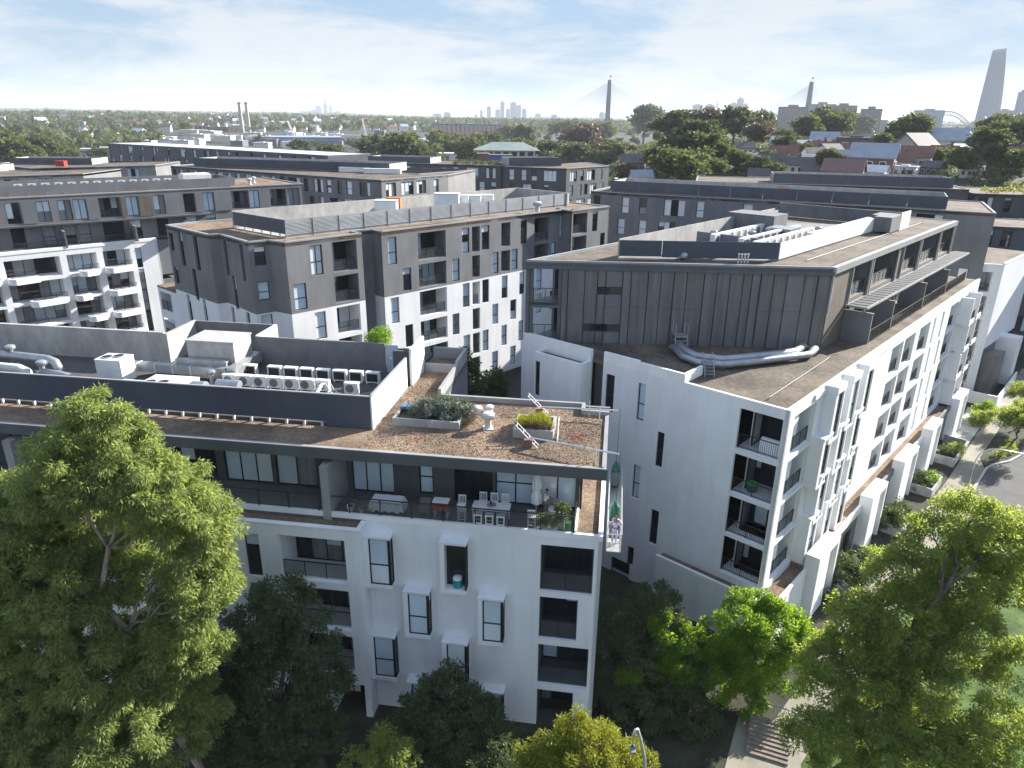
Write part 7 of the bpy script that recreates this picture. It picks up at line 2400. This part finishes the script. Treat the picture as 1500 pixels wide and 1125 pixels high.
# tapering glass skyscraper
pb_, pt_ = far(1444, 184, 2400), far(1464, 76, 2400)
t = thing('skyscraper', (pb_[0], pb_[1], 0), 'very tall tapering glass skyscraper leaning inward at the top', 'skyscraper')
az = math.atan2(pb_[0], pb_[1])
ux, uy = cos(az), -sin(az)
rings = []
for k in range(13):
    f = k / 12
    wl_ = -30 + 7 * f
    wr_ = 29 - 6 * f - 15 * f ** 2
    z = f * (pt_[2] - 0)
    off_ = 0
    rings.append([(pb_[0] + ux * (wl_ + off_) + uy * d_ * -1 * 0 + sin(az) * d_, pb_[1] + uy * (wl_ + off_) + cos(az) * d_, z) if s_ == 0 else (pb_[0] + ux * (wr_ + off_) + sin(az) * d_, pb_[1] + uy * (wr_ + off_) + cos(az) * d_, z) for s_, d_ in ((0, 0), (1, 0), (1, 40), (0, 40))])
for k in range(12):
    b = MB()
    lo, hi = rings[k], rings[k + 1]
    b.hexa([tuple(q) for q in lo] + [tuple(q) for q in hi])
    b.build('tower_stage', M['tower'], t)
for j in range(5):
    b = MB()
    for k in range(12):
        lo, hi = rings[k], rings[k + 1]
        f0, f1 = (j + .46) / 5, (j + .52) / 5
        q = []
        for rg in (lo, hi):
            for f_, e in ((f0, -.6), (f1, -.6), (f1, .0), (f0, .0)):
                q.append((rg[0][0] + (rg[1][0] - rg[0][0]) * f_ + sin(az) * e, rg[0][1] + (rg[1][1] - rg[0][1]) * f_ + cos(az) * e, rg[0][2]))
        b.hexa(q)
    b.build('facade_rib', M['towerp'], t)
tp_ = rings[-1]
MB().hexa([tuple(q) for q in tp_] + [(q[0], q[1], q[2] + 5) for q in tp_[:1]] + [(tp_[1][0], tp_[1][1], tp_[1][2] + 8), (tp_[2][0], tp_[2][1], tp_[2][2] + 8), (tp_[3][0], tp_[3][1], tp_[3][2] + 5)]).build('crown_screen', M['towerp'], t)
tower(1502, 135, 14, 2300, 'tower', 'second skyscraper cut by the edge of the picture', .6, 0)
# arch bridge
pa_ = far(1388, 163, 3300)
t = thing('arch_bridge', (pa_[0], pa_[1], 10), 'steel arch bridge half hidden behind the grey office block', 'bridge')
az = math.atan2(pa_[0], pa_[1])
ux, uy = cos(az), -sin(az)
b = MB()
n = 22
pts_t, pts_b = [], []
for k in range(n + 1):
    w = -1 + 2 * k / n
    x_ = w * 85
    zt1 = pa_[2] * (1 - w * w) + 32 * w * w
    zb1 = (pa_[2] - 13) * (1 - w * w) + 12 * w * w
    pts_t.append((pa_[0] + ux * x_, pa_[1] + uy * x_, zt1))
    pts_b.append((pa_[0] + ux * x_, pa_[1] + uy * x_, zb1))
MB().tube(pts_t, 2.0, 6).build('top_chord', M['steel'], t)
MB().tube(pts_b, 2.0, 6).build('bottom_chord', M['steel'], t)
b = MB()
for k in range(n):
    b.tube([pts_t[k], pts_b[k]], .9, 4).tube([pts_t[k], pts_b[k + 1]], .8, 4)
b.build('web_truss', M['steel'], t)
MB().hexa([(pts_t[0][0], pts_t[0][1], 30), (pts_t[-1][0], pts_t[-1][1], 30), (pts_t[-1][0], pts_t[-1][1] + 20, 30), (pts_t[0][0], pts_t[0][1] + 20, 30), (pts_t[0][0], pts_t[0][1], 34), (pts_t[-1][0], pts_t[-1][1], 34), (pts_t[-1][0], pts_t[-1][1] + 20, 34), (pts_t[0][0], pts_t[0][1] + 20, 34)]).build('bridge_deck', M['steel'], t)

# ------------------------------------------------------------------ the air
hz = MB().box(-16800, 16800, -16800, 16800, -3.5, 262).build('haze', None)
tag(hz, kind='stuff')
hm = bpy.data.materials.new('haze_air')
hm.use_nodes = True
ht = hm.node_tree
ht.nodes.clear()
ho = ht.nodes.new('ShaderNodeOutputMaterial')
hv = ht.nodes.new('ShaderNodeVolumePrincipled')
hv.inputs['Color'].default_value = (.86, .92, 1, 1)
hv.inputs['Density'].default_value = HAZE
hv.inputs['Anisotropy'].default_value = .05
ht.links.new(hv.outputs[0], ho.inputs['Volume'])
hz.data.materials.append(hm)
tag(hz, 'pale bluish haze filling the air over the whole district', 'haze')
